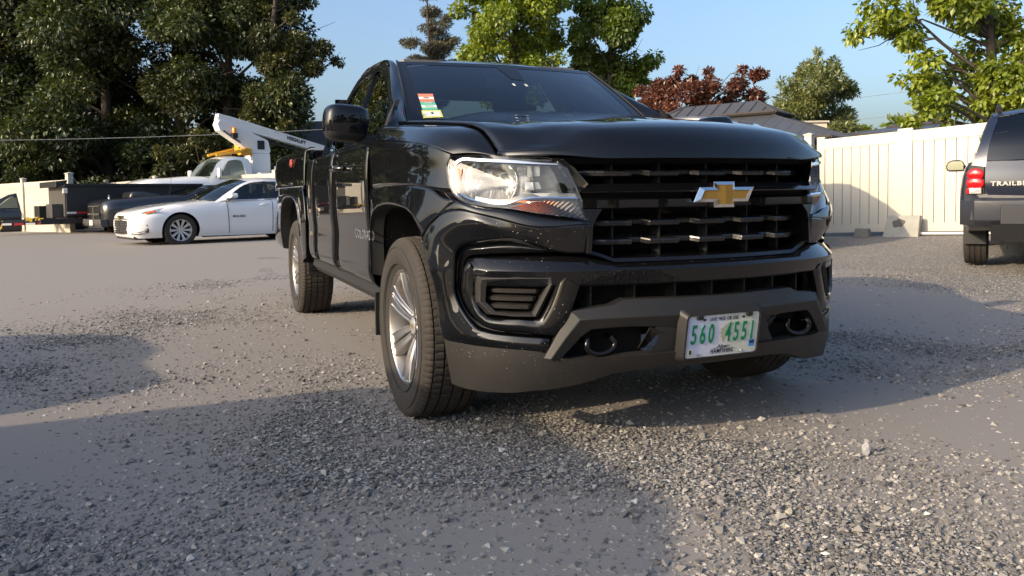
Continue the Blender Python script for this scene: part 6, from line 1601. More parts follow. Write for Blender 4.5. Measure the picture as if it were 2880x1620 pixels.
DSUV.location = (-18.2, 25.6, -.36); DSUV.rotation_euler = (0, 0, R(-56))

# ---------------- vehicles that stand outside the picture and throw its foreground shadows
def work_truck():
    c = empty('work_truck', (0, 0, 0), 0, 'white work truck with a low box behind its cab, parked left of the camera', 'utility truck')
    a = [(.20, .45), (.20, .80), (-.10, 1.10), (-.38, 1.48), (-.30, 1.66), (.0, 1.755), (1.35, 1.76), (1.72, 1.68), (1.92, 1.52), (2.02, 1.20), (2.10, .85), (2.12, .45)]
    MB().prism(a, 'x', -1.9, 0).build('cab', WHITE, c, bevel=.04)
    MB().prism([(-.9, .45), (-.95, .9), (-.5, 1.02), (.2, 1.1), (.2, .45)], 'x', -1.85, -.05).build('bonnet', WHITE, c, bevel=.05)
    b = [(2.40, .45), (2.36, .95), (2.46, 1.14), (2.62, 1.20), (3.2, 1.15), (3.56, 1.18), (4.13, 1.12), (4.43, 1.02), (4.75, .82), (4.86, .70), (4.86, .45)]
    MB().prism(b, 'x', -1.9, 0).build('load_box', WHITEM, c, bevel=.03)
    MB().box((-.95, 1.8, .5), (.8, 5.2, .2)).build('frame', CAVITY, c)
    for x in (-.012, -1.888): poly('side_window', [(x + (.015 if x > -1 else -.015), .0, 1.2), (x + (.015 if x > -1 else -.015), 1.5, 1.2), (x + (.015 if x > -1 else -.015), 1.4, 1.6), (x + (.015 if x > -1 else -.015), .1, 1.6)], GLASST, c)
    f = simple_wheel(c, -.15, -.2, .38, .24, spokes=6, side=1)
    for x, y, s_ in ((-1.75, -.2, -1), (-.15, 3.6, 1), (-1.75, 3.6, -1)): simple_wheel(c, x, y, .38, .24, first=f, side=s_)
    return c
WTR = work_truck()
WTR.location = (-3.24, -.18, gz(-3.24)); WTR.rotation_euler = (0, 0, R(22.85))
# ================================================================== fences and gate
VINYL = pm('white vinyl', (.48, .45, .385), rough=.42, spec=.4, var=.03, vscale=1.5)
def unit_box():
    me = MB().box((0, 0, 0), (1, 1, 1))
    o = me.build('proto', VINYL); m_ = o.data; bpy.data.objects.remove(o); return m_
UBOX = unit_box()
def ubox(name, par, c, d, rz=0.0, ry=0.0):
    o = bpy.data.objects.new(name, UBOX); link(o, par); o.location = c; o.scale = d; o.rotation_euler = (0, ry, rz); return o
def fence_panel(par, a, b, z0a, z0b, h, post_w=.0, board=.178, rail=.16, thick=.045):
    """rails and tongue-and-groove boards between two ends (local coordinates of the parent: world)"""
    a, b = Vector((a[0], a[1], 0)), Vector((b[0], b[1], 0)); d = b - a; L = d.length; rz = math.atan2(d.y, d.x); ry = -math.atan2(z0b - z0a, L)
    mid = (a + b) / 2; zm = (z0a + z0b) / 2
    ubox('top_rail', par, (mid.x, mid.y, zm + h - rail / 2), (L, thick + .012, rail), rz, ry)
    ubox('bottom_rail', par, (mid.x, mid.y, zm + .05 + .075), (L, thick + .012, .15), rz, ry)
    n = max(1, int(round(L / board))); w = L / n
    for i in range(n):
        t = (i + .5) / n; p = a.lerp(b, t); z = z0a + (z0b - z0a) * t
        ubox('board', par, (p.x, p.y, z + (.20 + h - rail) / 2 + .004 * math.sin(i * 7.1) * 0), (w - .012, thick - .012 + .003 * math.sin(i * 5.3), h - rail - .20 + .02), rz)
def post(par, p, z0, h, w=.127, rz=0.0, cap=True, name='post'):
    ubox(name, par, (p[0], p[1], z0 + h / 2), (w, w, h), rz)
    if cap:
        c = MB(); k = w * .62
        c.add([(-k, -k, 0), (k, -k, 0), (k, k, 0), (-k, k, 0), (-k, -k, .02), (k, -k, .02), (k, k, .02), (-k, k, .02), (0, 0, .055)], [(0, 1, 2, 3), (0, 4, 5, 1), (1, 5, 6, 2), (2, 6, 7, 3), (3, 7, 4, 0), (4, 8, 5), (5, 8, 6), (6, 8, 7), (7, 8, 4)])
        c.build('post_cap', VINYL, par, loc=(p[0], p[1], z0 + h), rot=(0, 0, rz))
# fence behind the trailer, ends in a tall post
fa = empty('fence', (0, 0, 0), 0, 'cream vinyl fence at far left, ending in a tall capped post above the trailer', 'fence')
A0 = Vector((-13.72, 24.3)); dA = Vector((-.85, .53)); pz = -.13
for i in range(5):
    p = A0 + dA * 2.75 * i; q = A0 + dA * 2.75 * (i + 1)
    post(fa, p, pz - .03 * i, 1.95 if i == 0 else 1.88, .16 if i == 0 else .13, math.atan2(dA.y, dA.x))
    if i < 4: fence_panel(fa, p + dA * .07, q - dA * .07, pz - .03 * i, pz - .03 * (i + 1), 1.77)
fb = empty('fence', (0, 0, 0), 0, 'cream vinyl fence running behind the dark pickup and the white truck', 'fence')
Pb = [(-21.9, 34.6, -.42), (-18.9, 33.0, -.22), (-16.3, 31.5, -.08), (-13.65, 30.0, 0.0), (-11.0, 28.9, .05), (-8.4, 27.8, .08), (-5.8, 26.7, .10)]
for i, p in enumerate(Pb):
    d = Vector((Pb[min(i + 1, 6)][0] - Pb[max(i - 1, 0)][0], Pb[min(i + 1, 6)][1] - Pb[max(i - 1, 0)][1]))
    post(fb, p, p[2], 1.87, .13, math.atan2(d.y, d.x))
    if i < 6: fence_panel(fb, p, Pb[i + 1], p[2], Pb[i + 1][2], 1.78)
# double gate on the right
G0 = Vector((6.16, 14.9)); dG = Vector((.68, -.73)).normalized(); rG = math.atan2(dG.y, dG.x)
def gz_(t): return .070 + .036 * t
def leaf(label, t0, t1, tb):
    g = empty('gate_leaf', (0, 0, 0), 0, label, 'gate')
    for t, w in ((t0, .15), (tb, .15)):
        p = G0 + dG * t; ubox('stile', g, (p.x, p.y, gz_(t) + .955), (w, .075, 1.86), rG)
    fence_panel(g, G0 + dG * (t0 + .076), G0 + dG * (tb - .076), gz_(t0), gz_(tb), 1.84, rail=.20, thick=.05)
    return g
g1 = leaf('closed gate leaf beside the pickup nose, crossed by a curved car shadow', -.255, 1.31, 1.235)
g2 = leaf('sunlit gate leaf ending behind the dark blue car at the right', 1.335, 3.0, 3.0 + .25)
gp = empty('gate_post', (0, 0, 0), 0, 'tall white gate post just right of the black pickup bonnet', 'post')
p = G0 + dG * -.50; post(gp, p, .05, 1.95, .14, rG)
# pipe and scraps at the foot of the gate
ck = G0 + dG * 1.9 + Vector((-.73, -.68)) * .09
MB().tube([(ck.x - .8, ck.y + .86, .105), (ck.x + .9, ck.y - .97, .19)], .022, 8)
o = MB().tube([(6.86, 13.86, .135), (7.95, 12.70, .185)], .024, 8).build('pipe', pm('white pipe', (.66, .65, .62), .5), smooth=60); tag(o, 'white plastic pipe lying at the foot of the sunlit gate leaf', 'pipe')
CONC = pm('concrete', (.30, .30, .27), .9, var=.25, vscale=9, bump=.5, bscale=90)
def slab():
    c = empty('concrete_block', (6.86, 13.72, .075), rG, 'grey concrete slab with a round dark stain leaning on the gate', 'block')
    V = []
    for y, k in ((-.05, 0), (.05, 1)):
        V += [(-.31, y - .02, 0), (.29, y - .02, 0), (.27 + .02, y + .07, .385), (-.24, y + .07, .385)]
    mk('slab', V, [(0, 1, 2, 3), (7, 6, 5, 4), (0, 4, 5, 1), (1, 5, 6, 2), (2, 6, 7, 3), (3, 7, 4, 0)], CONC, c, bevel=.006)
    pts = []
    for a in np.linspace(0, 2 * math.pi, 22)[:-1]:
        r = .085 + .016 * math.sin(2 * a + 1) + .010 * math.sin(5 * a)
        x, z = -.05 + r * 1.1 * math.cos(a), .25 + r * math.sin(a); pts.append((x, -.0745 + z * .09 / .385 , z))
    mk('stain', pts, [tuple(range(len(pts)))], pm('old oil stain', (.085, .08, .075), .8, var=.2, vscale=40), c)
    return c
slab()
bl = MB().prism([(-.14, 0), (.14, 0), (.115, .16), (-.115, .16)], 'y', -.07, .07).build('concrete_block', pm('weathered concrete', (.22, .21, .19), .9, var=.3, vscale=20, bump=.4, bscale=90), bevel=.012, loc=(6.43, 14.30, .055), rot=(0, 0, rG))
tag(bl, 'small dark concrete block at the foot of the shaded gate leaf', 'block')

# ================================================================== van hidden behind the pickup: its shadow lies on the gate
def van():
    c = empty('parked_van', (5.02, 12.58, .06), R(48.6), 'grey van parked behind the black pickup, shading the gate', 'van')
    pr = [(.16, .35), (.10, .9), (.10, 1.34), (.40, 1.59), (.80, 1.85), (1.10, 2.00), (1.35, 2.03), (4.8, 2.03), (4.95, 1.2), (4.95, .35)]
    VP = pm('grey van paint', (.10, .10, .11), .3, coat=1.0)
    MB().prism(pr, 'x', -1.9, 0).build('body', VP, c, bevel=.05, seg=3)
    poly('windshield', [(-1.75, .38, 1.60), (-.15, .38, 1.60), (-.2, .83, 1.89), (-1.7, .83, 1.89)], GLASST, c, thick=.01)
    for x in (.012, -1.912): poly('side_window', [(x, .75, 1.30), (x, 1.7, 1.30), (x, 1.7, 1.80), (x, 1.0, 1.80)], GLASST, c, thick=.006)
    MB().box((-.95, .08, .5), (1.8, .12, .22)).build('front_bumper', TRIM, c, bevel=.03)
    f = simple_wheel(c, -.14, .85, .35, .22, spokes=6, side=1)
    for x, y, s_ in ((-1.76, .85, -1), (-.14, 3.9, 1), (-1.76, 3.9, -1)): simple_wheel(c, x, y, .35, .22, first=f, side=s_)
    return c
van()

# ================================================================== gazebos, sheds, lines
METAL = pm('grey standing-seam metal', (.085, .086, .090), .42, metal=.35, var=.08, vscale=2)
DKWOOD = pm('dark stained timber', (.045, .036, .030), .7, var=.2, vscale=6)
def hip(par, c, la, wb, ze, zr, d, inset, name, seam=.40, th=.05):
    """hip roof: four panels with raised seams. c centre, d long axis"""
    d = Vector((d[0], d[1], 0)).normalized(); p = Vector((-d.y, d.x, 0)); c = Vector((c[0], c[1], 0))
    def P(a, b, z): q = c + d * a + p * b; return Vector((q.x, q.y, z))
    h, w = la / 2, wb / 2; r = max(h - w * inset, .02); t = w * (1 - inset) if inset < 1 else 0
    E = [P(h, w, ze), P(-h, w, ze), P(-h, -w, ze), P(h, -w, ze)]
    T = [P(r, t, zr), P(-r, t, zr), P(-r, -t, zr), P(r, -t, zr)]
    for i in range(4):
        a, b, e, f = E[i], E[(i + 1) % 4], T[(i + 1) % 4], T[i]
        mk(name, [a, b, e, f], [(0, 1, 2, 3)], METAL, par, thick=.02)
        MB().tube([a, b], .045, 4).build('eave', DKWOOD, par)
        n = max(2, int((b - a).length / seam))
        lt = (e - f).length
        for k in range(n + 1):
            s_ = k / n; q0 = a.lerp(b, s_)
            u = (b - a).normalized(); off = (q0 - a).dot(u); lo = (f - a).dot(u); hi = (e - a).dot(u)
            if off < lo: tt = off / lo if lo > 1e-4 else 1
            elif off > hi: tt = ((b - a).length - off) / ((b - a).length - hi) if (b - a).length - hi > 1e-4 else 1
            else: tt = 1
            up = (f - a) - u * lo
            if tt > .04: MB().tube([q0 + Vector((0, 0, .012)), q0 + up * tt + Vector((0, 0, .012))], .016, 4).build('roof_seam', METAL, par)
        MB().tube([a + Vector((0, 0, .01)), f + Vector((0, 0, .01))], .03, 5).build('hip_cap', METAL, par)
gaz = empty('gazebo', (0, 0, 0), 0, 'hardtop gazebo with two-tier grey metal roof behind the gate', 'gazebo')
dgz = Vector((-.79, .61)); pgz = Vector((.61, .79))
cg = Vector((6.637, 19.7)) + dgz * 1.75 + pgz * .75
hip(gaz, cg, 3.5, 1.5, 2.93, 3.33, dgz, 1.0, 'upper_roof', seam=.32)
hip(gaz, cg, 7.2, 5.2, 2.10, 2.86, dgz, .75, 'lower_roof', seam=.36)
for a in (-3.4, 0, 3.4):
    for b in (-2.4, 2.4):
        q = cg + dgz * a + pgz * b; MB().box((q.x, q.y, 1.05), (.14, .14, 2.1)).build('pillar', DKWOOD, gaz)
gz2 = empty('gazebo', (0, 0, 0), 0, 'dark low roof with a small hip top behind the gate, left of the blue car', 'gazebo')
hip(gz2, (12.5, 23.4), 1.7, 1.7, 2.80, 3.12, (.8, .6), 1.0, 'upper_roof')
hip(gz2, (12.6, 23.4), 5.4, 4.6, 2.50, 2.78, (.8, .6), .8, 'lower_roof')
for a, b in ((2, 2), (-2, 2), (2, -2), (-2, -2)): MB().box((12.6 + a, 23.4 + b, 1.25), (.14, .14, 2.5)).build('pillar', DKWOOD, gz2)
sh = empty('shed', (0, 0, 0), 0, 'cream rendered shed corner under the feathery tree behind the gazebo', 'shed')
MB().box((8.5, 23.0, 1.42), (.75, 2.0, 2.86)).build('wall', pm('cream render', (.62, .56, .46), .9, var=.1, vscale=4), sh)
MB().box((8.5, 23.0, 2.87), (.85, 2.1, .05)).build('roof', pm('pale roof edge', (.5, .46, .38), .8), sh)
# clapboard house behind the pickup bed
hs = empty('house', (0, 0, 0), 0, 'grey clapboard house end just left of the pickup bed', 'house')
SID = pm('grey clapboard', (.36, .40, .45), .6)
MB().box((-7.5, 40.0, 1.4), (6.4, 5.0, 3.6)).build('wall', SID, hs)
for k in range(26):
    MB().prism([(37.485, .10 + .125 * k), (37.47, .10 + .125 * k), (37.488, .222 + .125 * k)], 'x', -10.7, -4.3).build('siding', SID, hs)
MB().hexa([(-10.9, 37.2, 3.25), (-4.1, 37.2, 3.25), (-4.1, 40, 4.9), (-10.9, 40, 4.9)], [(-10.9, 37.2, 3.12), (-4.1, 37.2, 3.12), (-4.1, 40, 4.77), (-10.9, 40, 4.77)]).build('roof', DKWOOD, hs)
MB().hexa([(-10.9, 40, 4.9), (-4.1, 40, 4.9), (-4.1, 42.8, 3.25), (-10.9, 42.8, 3.25)], [(-10.9, 40, 4.77), (-4.1, 40, 4.77), (-4.1, 42.8, 3.12), (-10.9, 42.8, 3.12)]).build('roof', DKWOOD, hs)
# overhead lines
WIRE = pm('overhead cable', (.16, .17, .19), .6)
def wire(pts, label):
    P = []
    for i in range(17):
        t = i / 16; a, b = Vector(pts[0]), Vector(pts[1]); q = a.lerp(b, t); q.z -= 4 * t * (1 - t) * pts[2]; P.append(q)
    o = MB().tube(P, .011, 5).build('overhead_line', WIRE); tag(o, label, 'cable', 'overhead lines')
wire(((0.0, 62, 6.2), (24, 19.5, 5.1), .5), 'thin grey overhead line, the upper one of two left of the right tree')
wire(((2.0, 58, 4.9), (24, 15.5, 4.1), .5), 'thin grey overhead line, the lower one of two left of the right tree')
wire(((-26, 29.4, 3.4), (6, 31, 4.5), .45), 'thin grey overhead line in the gap between the left trees and the cab')

# ================================================================== trees
def leaf_mat(name, dark, light, trans=.35, tint2=None):
    m = bpy.data.materials.new(name); m.use_nodes = True
    nt = m.node_tree; nt.nodes.clear(); N = nt.nodes.new; L = nt.links.new
    out = N('ShaderNodeOutputMaterial'); at = N('ShaderNodeAttribute'); at.attribute_name = 'tint'
    cr = N('ShaderNodeValToRGB'); e = cr.color_ramp.elements
    e[0].color = (*dark, 1); e[1].color = (*light, 1)
    if tint2: x = e.new(.88); x.color = (*light, 1); e[-1].color = (*tint2, 1)
    L(at.outputs['Fac'], cr.inputs[0])
    df = N('ShaderNodeBsdfDiffuse'); tr = N('ShaderNodeBsdfTranslucent'); gl = N('ShaderNodeBsdfGlossy'); gl.inputs['Roughness'].default_value = .45
    gl.inputs['Color'].default_value = (.9, .95, .9, 1)
    hs_ = N('ShaderNodeHueSaturation'); hs_.inputs['Saturation'].default_value = 1.15; hs_.inputs['Value'].default_value = 1.25; L(cr.outputs[0], hs_.inputs['Color'])
    L(cr.outputs[0], df.inputs[0]); L(hs_.outputs[0], tr.inputs[0])
    m1 = N('ShaderNodeMixShader'); m1.inputs[0].default_value = trans; L(df.outputs[0], m1.inputs[1]); L(tr.outputs[0], m1.inputs[2])
    m2 = N('ShaderNodeMixShader'); m2.inputs[0].default_value = .05; L(m1.outputs[0], m2.inputs[1]); L(gl.outputs[0], m2.inputs[2])
    L(m2.outputs[0], out.inputs[0]); return m
BARK = pm('bark', (.075, .060, .048), .95, var=.4, vscale=8, bump=.8, bscale=30)
BARKG = pm('grey dead twigs', (.12, .11, .10), .95)
def leaves(C, n_per, size, r, droop=.5, spread=1.0, flat=.75, elong=1.9, out_bias=.8):
    """kite-shaped leaves spread through clumps C (x,y,z,radius)"""
    C = np.asarray(C, float)
    k = np.maximum(8, (n_per * (C[:, 3] / C[:, 3].mean()) ** 2).astype(int))
    idx = np.repeat(np.arange(len(C)), k); n = len(idx)
    d = r.normal(size=(n, 3)); d /= np.linalg.norm(d, axis=1)[:, None]
    # leaves sit mainly towards the outside of a clump, in little sprays
    rad = C[idx, 3] * (.35 + .75 * r.random(n) ** .6)
    P = C[idx, :3] + d * rad[:, None] * np.array([1, 1, flat]) * spread
    ns = max(1, n // 7); spray = P[r.integers(0, n, ns)]
    pick = r.integers(0, ns, n); m_ = r.random(n) < .0
    ax = d * out_bias + r.normal(size=(n, 3)) * .55; ax[:, 2] -= droop
    ax /= np.linalg.norm(ax, axis=1)[:, None]
    up = r.normal(size=(n, 3)) * .6 + np.array([0, 0, 1.0]) + d * .5
    sd = np.cross(ax, up); sd /= np.linalg.norm(sd, axis=1)[:, None] + 1e-9
    nn = np.cross(sd, ax)
    s_ = size * (.65 + .7 * r.random(n))[:, None]
    b0 = P; tip = P + ax * s_ * elong; mid = P + ax * s_ * elong * .42 + nn * s_ * .12
    V = np.stack([b0, mid + sd * s_ * .5, tip, mid - sd * s_ * .5], 1).reshape(-1, 3)
    F = np.arange(n * 4).reshape(-1, 4)
    ct = r.random(len(C)); tint = np.clip(.62 * ct[idx] + .5 * r.random(n) - .08, 0, 1)
    return V, F, np.repeat(tint, 4)
def branches(base, C, r, tr, top=None, wob=.25):
    base = np.array(base, float); C = np.asarray(C, float)
    topz = C[:, 2].max() * .92 if top is None else top
    cx, cy = C[:, 0].mean(), C[:, 1].mean()
    def axis(z):
        t = np.clip((z - base[2]) / (topz - base[2]), 0, 1)
        w = wob * math.sin(3.1 * t + base[0]) * t
        return np.array([base[0] + (cx - base[0]) * t ** 1.3 + w, base[1] + (cy - base[1]) * t ** 1.3 + w * .6, z])
    mb = MB()
    zs = np.linspace(base[2] - .1, topz, 11)
    mb.tube([axis(z) for z in zs], [tr * (1.25 if i == 0 else 1) * (1 - .86 * (i / 10) ** 1.1) for i in range(11)], 9)
    for c in C:
        hd = math.hypot(c[0] - axis(c[2])[0], c[1] - axis(c[2])[1])
        z0 = max(base[2] + (topz - base[2]) * .18, min(topz * .95, c[2] - hd * r.uniform(.35, .8)))
        a = axis(z0); b = c[:3]; m1 = a * .6 + b * .4 + np.array([0, 0, .10 * hd]) + r.normal(size=3) * .06 * hd
        m2 = a * .25 + b * .75 + np.array([0, 0, .08 * hd]) + r.normal(size=3) * .05 * hd
        r0 = max(.012, tr * .34 * (1 - .6 * (z0 - base[2]) / (topz - base[2])))
        mb.tube([a, m1, m2, b], [r0, r0 * .7, r0 * .45, r0 * .2], 6)
        for q in range(3):
            e = b + r.normal(size=3) * c[3] * .6
            mb.tube([m2, (m2 + e) / 2 + r.normal(size=3) * .05, e], [r0 * .35, r0 * .22, .006], 4)
    return mb
def tree(name, label, base, C, mat, n_per, size, seed, tr=.2, droop=.5, jit=.6, flat=.75, elong=1.9, cat='tree', group=None, bark=None, sub=2, top=None):
    r = np.random.default_rng(seed)
    C = np.asarray(C, float).copy()
    C[:, 1] += r.normal(size=len(C)) * jit
    # break every clump into smaller ones so that the outline is ragged
    D = []
    for c in C:
        for _ in range(sub):
            d = r.normal(size=3); d /= np.linalg.norm(d)
            D.append((*(c[:3] + d * c[3] * .55 * np.array([1, 1, .8])), c[3] * r.uniform(.45, .72)))
    D = np.array(D)
    t = empty(name, base, 0, label, cat, group)
    off = np.array([*base])
    mb = branches(base, C, r, tr, top); mb.V = [tuple(np.array(v) - off) for v in mb.V]
    mb.build('trunk', bark or BARK, t, smooth=60)
    V, F, tn = leaves(D, n_per, size, r, droop=droop, flat=flat, elong=elong)
    o = fastmesh('crown', V - off, F, mat, t, attr=tn); o['kind'] = 'stuff'
    return t
L_YEL = leaf_mat('yellow-green leaves', (.120, .170, .016), (.32, .37, .034), .45)
L_MID = leaf_mat('fresh green leaves', (.065, .110, .014), (.18, .23, .028), .42)
L_DARK = leaf_mat('deep green leaves', (.022, .036, .011), (.080, .100, .024), .32)
L_DARK2 = leaf_mat('olive leaves', (.034, .042, .013), (.120, .122, .034), .32)
L_RED = leaf_mat('purple-red leaves', (.070, .028, .020), (.20, .070, .040), .38)
L_OLV = leaf_mat('grey-green leaves', (.090, .115, .040), (.23, .25, .085), .38, (.34, .28, .07))
L_CON = leaf_mat('thin needles', (.080, .080, .045), (.19, .17, .10), .3)
MAPLE_R = [(9.14, 19.00, 5.23, 0.61), (9.99, 19.30, 5.11, 0.66), (10.79, 19.50, 5.32, 0.62), (8.63, 18.80, 4.85, 0.34), (9.49, 19.00, 4.59, 0.39), (10.19, 19.20, 5.43, 0.61), (11.09, 19.40, 4.95, 0.35), (11.32, 19.50, 5.40, 0.44), (10.01, 19.00, 3.98, 0.43), (10.55, 19.20, 3.80, 0.48), (9.71, 18.90, 3.63, 0.34), (10.36, 19.00, 3.26, 0.48), (9.80, 18.90, 3.17, 0.43), (9.58, 18.80, 2.82, 0.34), (10.11, 19.00, 2.75, 0.30), (10.91, 19.20, 2.93, 0.48), (11.22, 19.30, 3.46, 0.53), (11.51, 19.50, 4.00, 0.44), (11.74, 19.30, 3.71, 0.62), (12.12, 19.20, 3.43, 0.70), (11.40, 19.00, 3.07, 0.52), (11.95, 19.20, 2.91, 0.52), (12.46, 19.20, 3.94, 0.61), (12.34, 19.30, 4.56, 0.62), (12.00, 19.60, 5.06, 0.54), (12.42, 19.30, 5.25, 0.62), (12.09, 19.00, 2.97, 0.52), (12.04, 19.80, 4.49, 0.45), (12.60, 19.00, 3.31, 0.69), (12.75, 19.00, 4.58, 0.78), (13.27, 19.00, 3.89, 0.78), (11.0, 19.4, 6.3, .9), (9.8, 19.3, 6.2, .8), (12.4, 19.6, 6.5, 1.0), (12.3, 19.8, 7.8, 1.1), (11.2, 20, 7.6, .9), (14.2, 19.6, 5.4, 1.1), (14, 19, 3.4, .9), (13.6, 20.2, 7.0, 1.0)]
MID_A = [(-1.08, 30.00, 8.11, 0.96), (-0.14, 30.30, 8.16, 1.03), (0.96, 30.50, 8.13, 0.97), (1.77, 30.30, 8.27, 0.62), (-1.22, 29.80, 7.26, 0.81), (-0.42, 29.60, 7.08, 1.01), (0.52, 29.80, 7.11, 1.02), (1.48, 30.20, 7.31, 0.76), (-1.36, 29.60, 6.43, 0.61), (-0.69, 29.50, 6.27, 0.81), (0.24, 29.70, 6.29, 0.88), (1.05, 30.00, 6.47, 0.75), (1.75, 30.20, 6.90, 0.55), (-1.51, 29.70, 6.05, 0.47), (-0.17, 29.60, 5.75, 0.81), (0.90, 29.80, 5.77, 0.68), (1.73, 30.00, 5.99, 0.48), (-1.76, 30.00, 7.85, 0.48), (0.15, 30.30, 9.23, 1.24), (-0.93, 30.00, 9.17, 1.09), (1.38, 30.40, 9.11, 0.97), (.2, 30.2, 10.6, 1.2), (-.3, 30.0, 4.9, .8), (.9, 30.1, 4.8, .7)]
MID_B = [(3.88, 32.00, 8.51, 1.02), (3.18, 32.20, 8.00, 0.73), (4.79, 32.30, 8.28, 0.88), (3.85, 31.80, 7.47, 0.94), (4.74, 32.00, 7.22, 0.80), (3.00, 32.00, 7.17, 0.66), (3.70, 31.80, 6.62, 0.72), (4.44, 32.00, 6.36, 0.73), (2.85, 32.00, 6.24, 0.51), (4.13, 31.90, 5.78, 0.73), (5.05, 32.20, 6.10, 0.73), (5.65, 32.30, 6.18, 0.59), (4.72, 32.00, 5.36, 0.66), (5.32, 32.10, 5.50, 0.66), (3.05, 32.30, 8.60, 0.59), (4.21, 32.20, 9.70, 1.17), (5.22, 32.30, 7.70, 0.51), (2.99, 31.90, 6.79, 0.58), (4.43, 32.00, 4.93, 0.51), (3.71, 32.00, 5.23, 0.44), (4.1, 32.1, 11.2, 1.0)]
REDT = [(4.65, 26.00, 3.81, 0.53), (5.24, 26.00, 4.15, 0.59), (6.00, 26.20, 4.22, 0.66), (5.07, 26.30, 4.54, 0.36), (5.52, 26.20, 4.70, 0.33), (6.26, 26.30, 4.64, 0.42), (6.71, 26.20, 4.44, 0.48), (7.21, 26.30, 4.39, 0.42), (7.68, 26.30, 4.50, 0.36), (8.07, 26.40, 4.69, 0.30), (8.46, 26.50, 4.82, 0.22), (6.59, 26.00, 3.95, 0.59), (7.36, 26.00, 3.88, 0.53), (8.01, 26.20, 4.13, 0.42), (4.61, 26.40, 4.45, 0.26), (8.10, 26.10, 3.88, 0.36), (5.43, 25.80, 3.54, 0.65), (6.37, 25.80, 3.41, 0.70), (5.58, 26.20, 4.93, 0.17), (6.64, 26.40, 4.95, 0.24), (7.62, 26.50, 4.89, 0.19)]
OLIV = [(9.79, 25.00, 3.73, 0.85), (9.23, 25.00, 3.85, 0.68), (10.44, 25.20, 3.96, 0.69), (9.68, 25.00, 4.40, 0.68), (10.32, 25.20, 4.53, 0.57), (9.11, 25.00, 4.30, 0.46), (9.87, 25.20, 4.99, 0.40), (10.88, 25.30, 4.20, 0.40), (9.79, 25.00, 3.16, 0.68), (10.36, 25.00, 3.27, 0.63), (10.70, 25.00, 2.92, 0.46), (8.83, 25.00, 3.63, 0.51), (8.60, 25.00, 3.29, 0.40), (9.88, 25.30, 5.40, 0.16), (10.42, 25.30, 5.17, 0.18), (9.43, 25.10, 4.76, 0.29), (10.90, 25.20, 3.50, 0.40), (10.25, 25.00, 2.70, 0.57)]
CONI = [(-4.43, 45.00, 12.96, 0.45), (-4.45, 45.00, 12.16, 0.61), (-4.46, 45.00, 11.36, 0.78), (-4.48, 45.00, 10.56, 0.92), (-4.50, 45.00, 9.75, 1.07), (-4.51, 45.00, 8.95, 1.15), (-4.53, 45.00, 8.15, 1.23), (-3.46, 45.00, 10.94, 0.51), (-3.28, 45.00, 9.74, 0.61), (-5.6, 45, 9.9, .6), (-5.5, 45.2, 8.6, .7), (-3.3, 45, 8.4, .7), (-4.5, 45, 7.0, 1.4), (-4.4, 45, 14.0, .3)]
LEFTE = [(-10.25, 33.00, 8.67, 1.05), (-9.49, 33.00, 9.10, 0.75), (-8.66, 33.20, 9.14, 0.60), (-8.98, 33.20, 8.40, 0.45), (-9.39, 33.00, 7.63, 0.68), (-8.65, 33.00, 7.33, 0.68), (-7.84, 33.00, 7.02, 0.60), (-7.37, 33.20, 6.83, 0.33), (-8.23, 33.00, 6.58, 0.60), (-8.94, 32.90, 6.72, 0.67), (-9.38, 32.80, 6.12, 0.60), (-8.94, 32.80, 5.68, 0.52), (-9.26, 32.80, 5.09, 0.60), (-8.85, 32.90, 4.66, 0.37), (-9.70, 32.70, 4.21, 0.60), (-9.14, 32.80, 3.91, 0.37), (-9.90, 32.70, 7.43, 0.89), (-9.90, 32.60, 6.25, 0.89), (-10.05, 32.50, 5.21, 0.81), (-10.22, 32.50, 4.34, 0.74), (-9.9, 33, 10.2, 1.0), (-9.2, 33.2, 11.0, .8), (-10.4, 33, 3.2, .8)]
tree('maple_tree', 'bright green broad-leaved tree filling the right edge above the blue car', (12.1, 19.4, .2), MAPLE_R, L_YEL, 150, .105, 21, .20, droop=.75, jit=.5, elong=1.45, top=8.0, sub=3)
tree('maple_tree', 'dense yellow-green tree right above the cab roof', (.1, 30.2, 0), MID_A, L_YEL, 330, .105, 22, .28, droop=.6, jit=.7, elong=1.5, top=10.5, sub=3)
tree('maple_tree', 'tall darker green tree right of the cab, beside the dense yellow-green one', (4.2, 32.3, 0), MID_B, L_MID, 280, .11, 23, .24, droop=.85, jit=.6, elong=1.6, top=11, sub=3)
tree('red_maple', 'low spreading purple-red tree behind the gazebo roof', (6.3, 26.3, .1), REDT, L_RED, 190, .075, 24, .16, droop=.1, jit=.5, elong=1.7, top=4.2, sub=3)
tree('willow_tree', 'feathery grey-green tree between the red tree and the right tree', (9.8, 25.2, .1), OLIV, L_OLV, 260, .050, 25, .12, droop=.2, jit=.4, elong=2.8, top=4.9, sub=3)
tree('conifer', 'thin olive conifer rising behind the cab, left of the yellow-green tree', (-4.5, 45, 0), CONI, L_CON, 420, .045, 26, .2, droop=.1, jit=.5, flat=.35, elong=4.0, top=13.6, sub=4)
tree('pine_tree', 'edge tree of the dark left grove, one bough reaching right into the sky', (-10.4, 33, 0), LEFTE, L_DARK2, 420, .075, 27, .28, droop=.25, jit=.5, elong=2.0, top=10.5, sub=3)
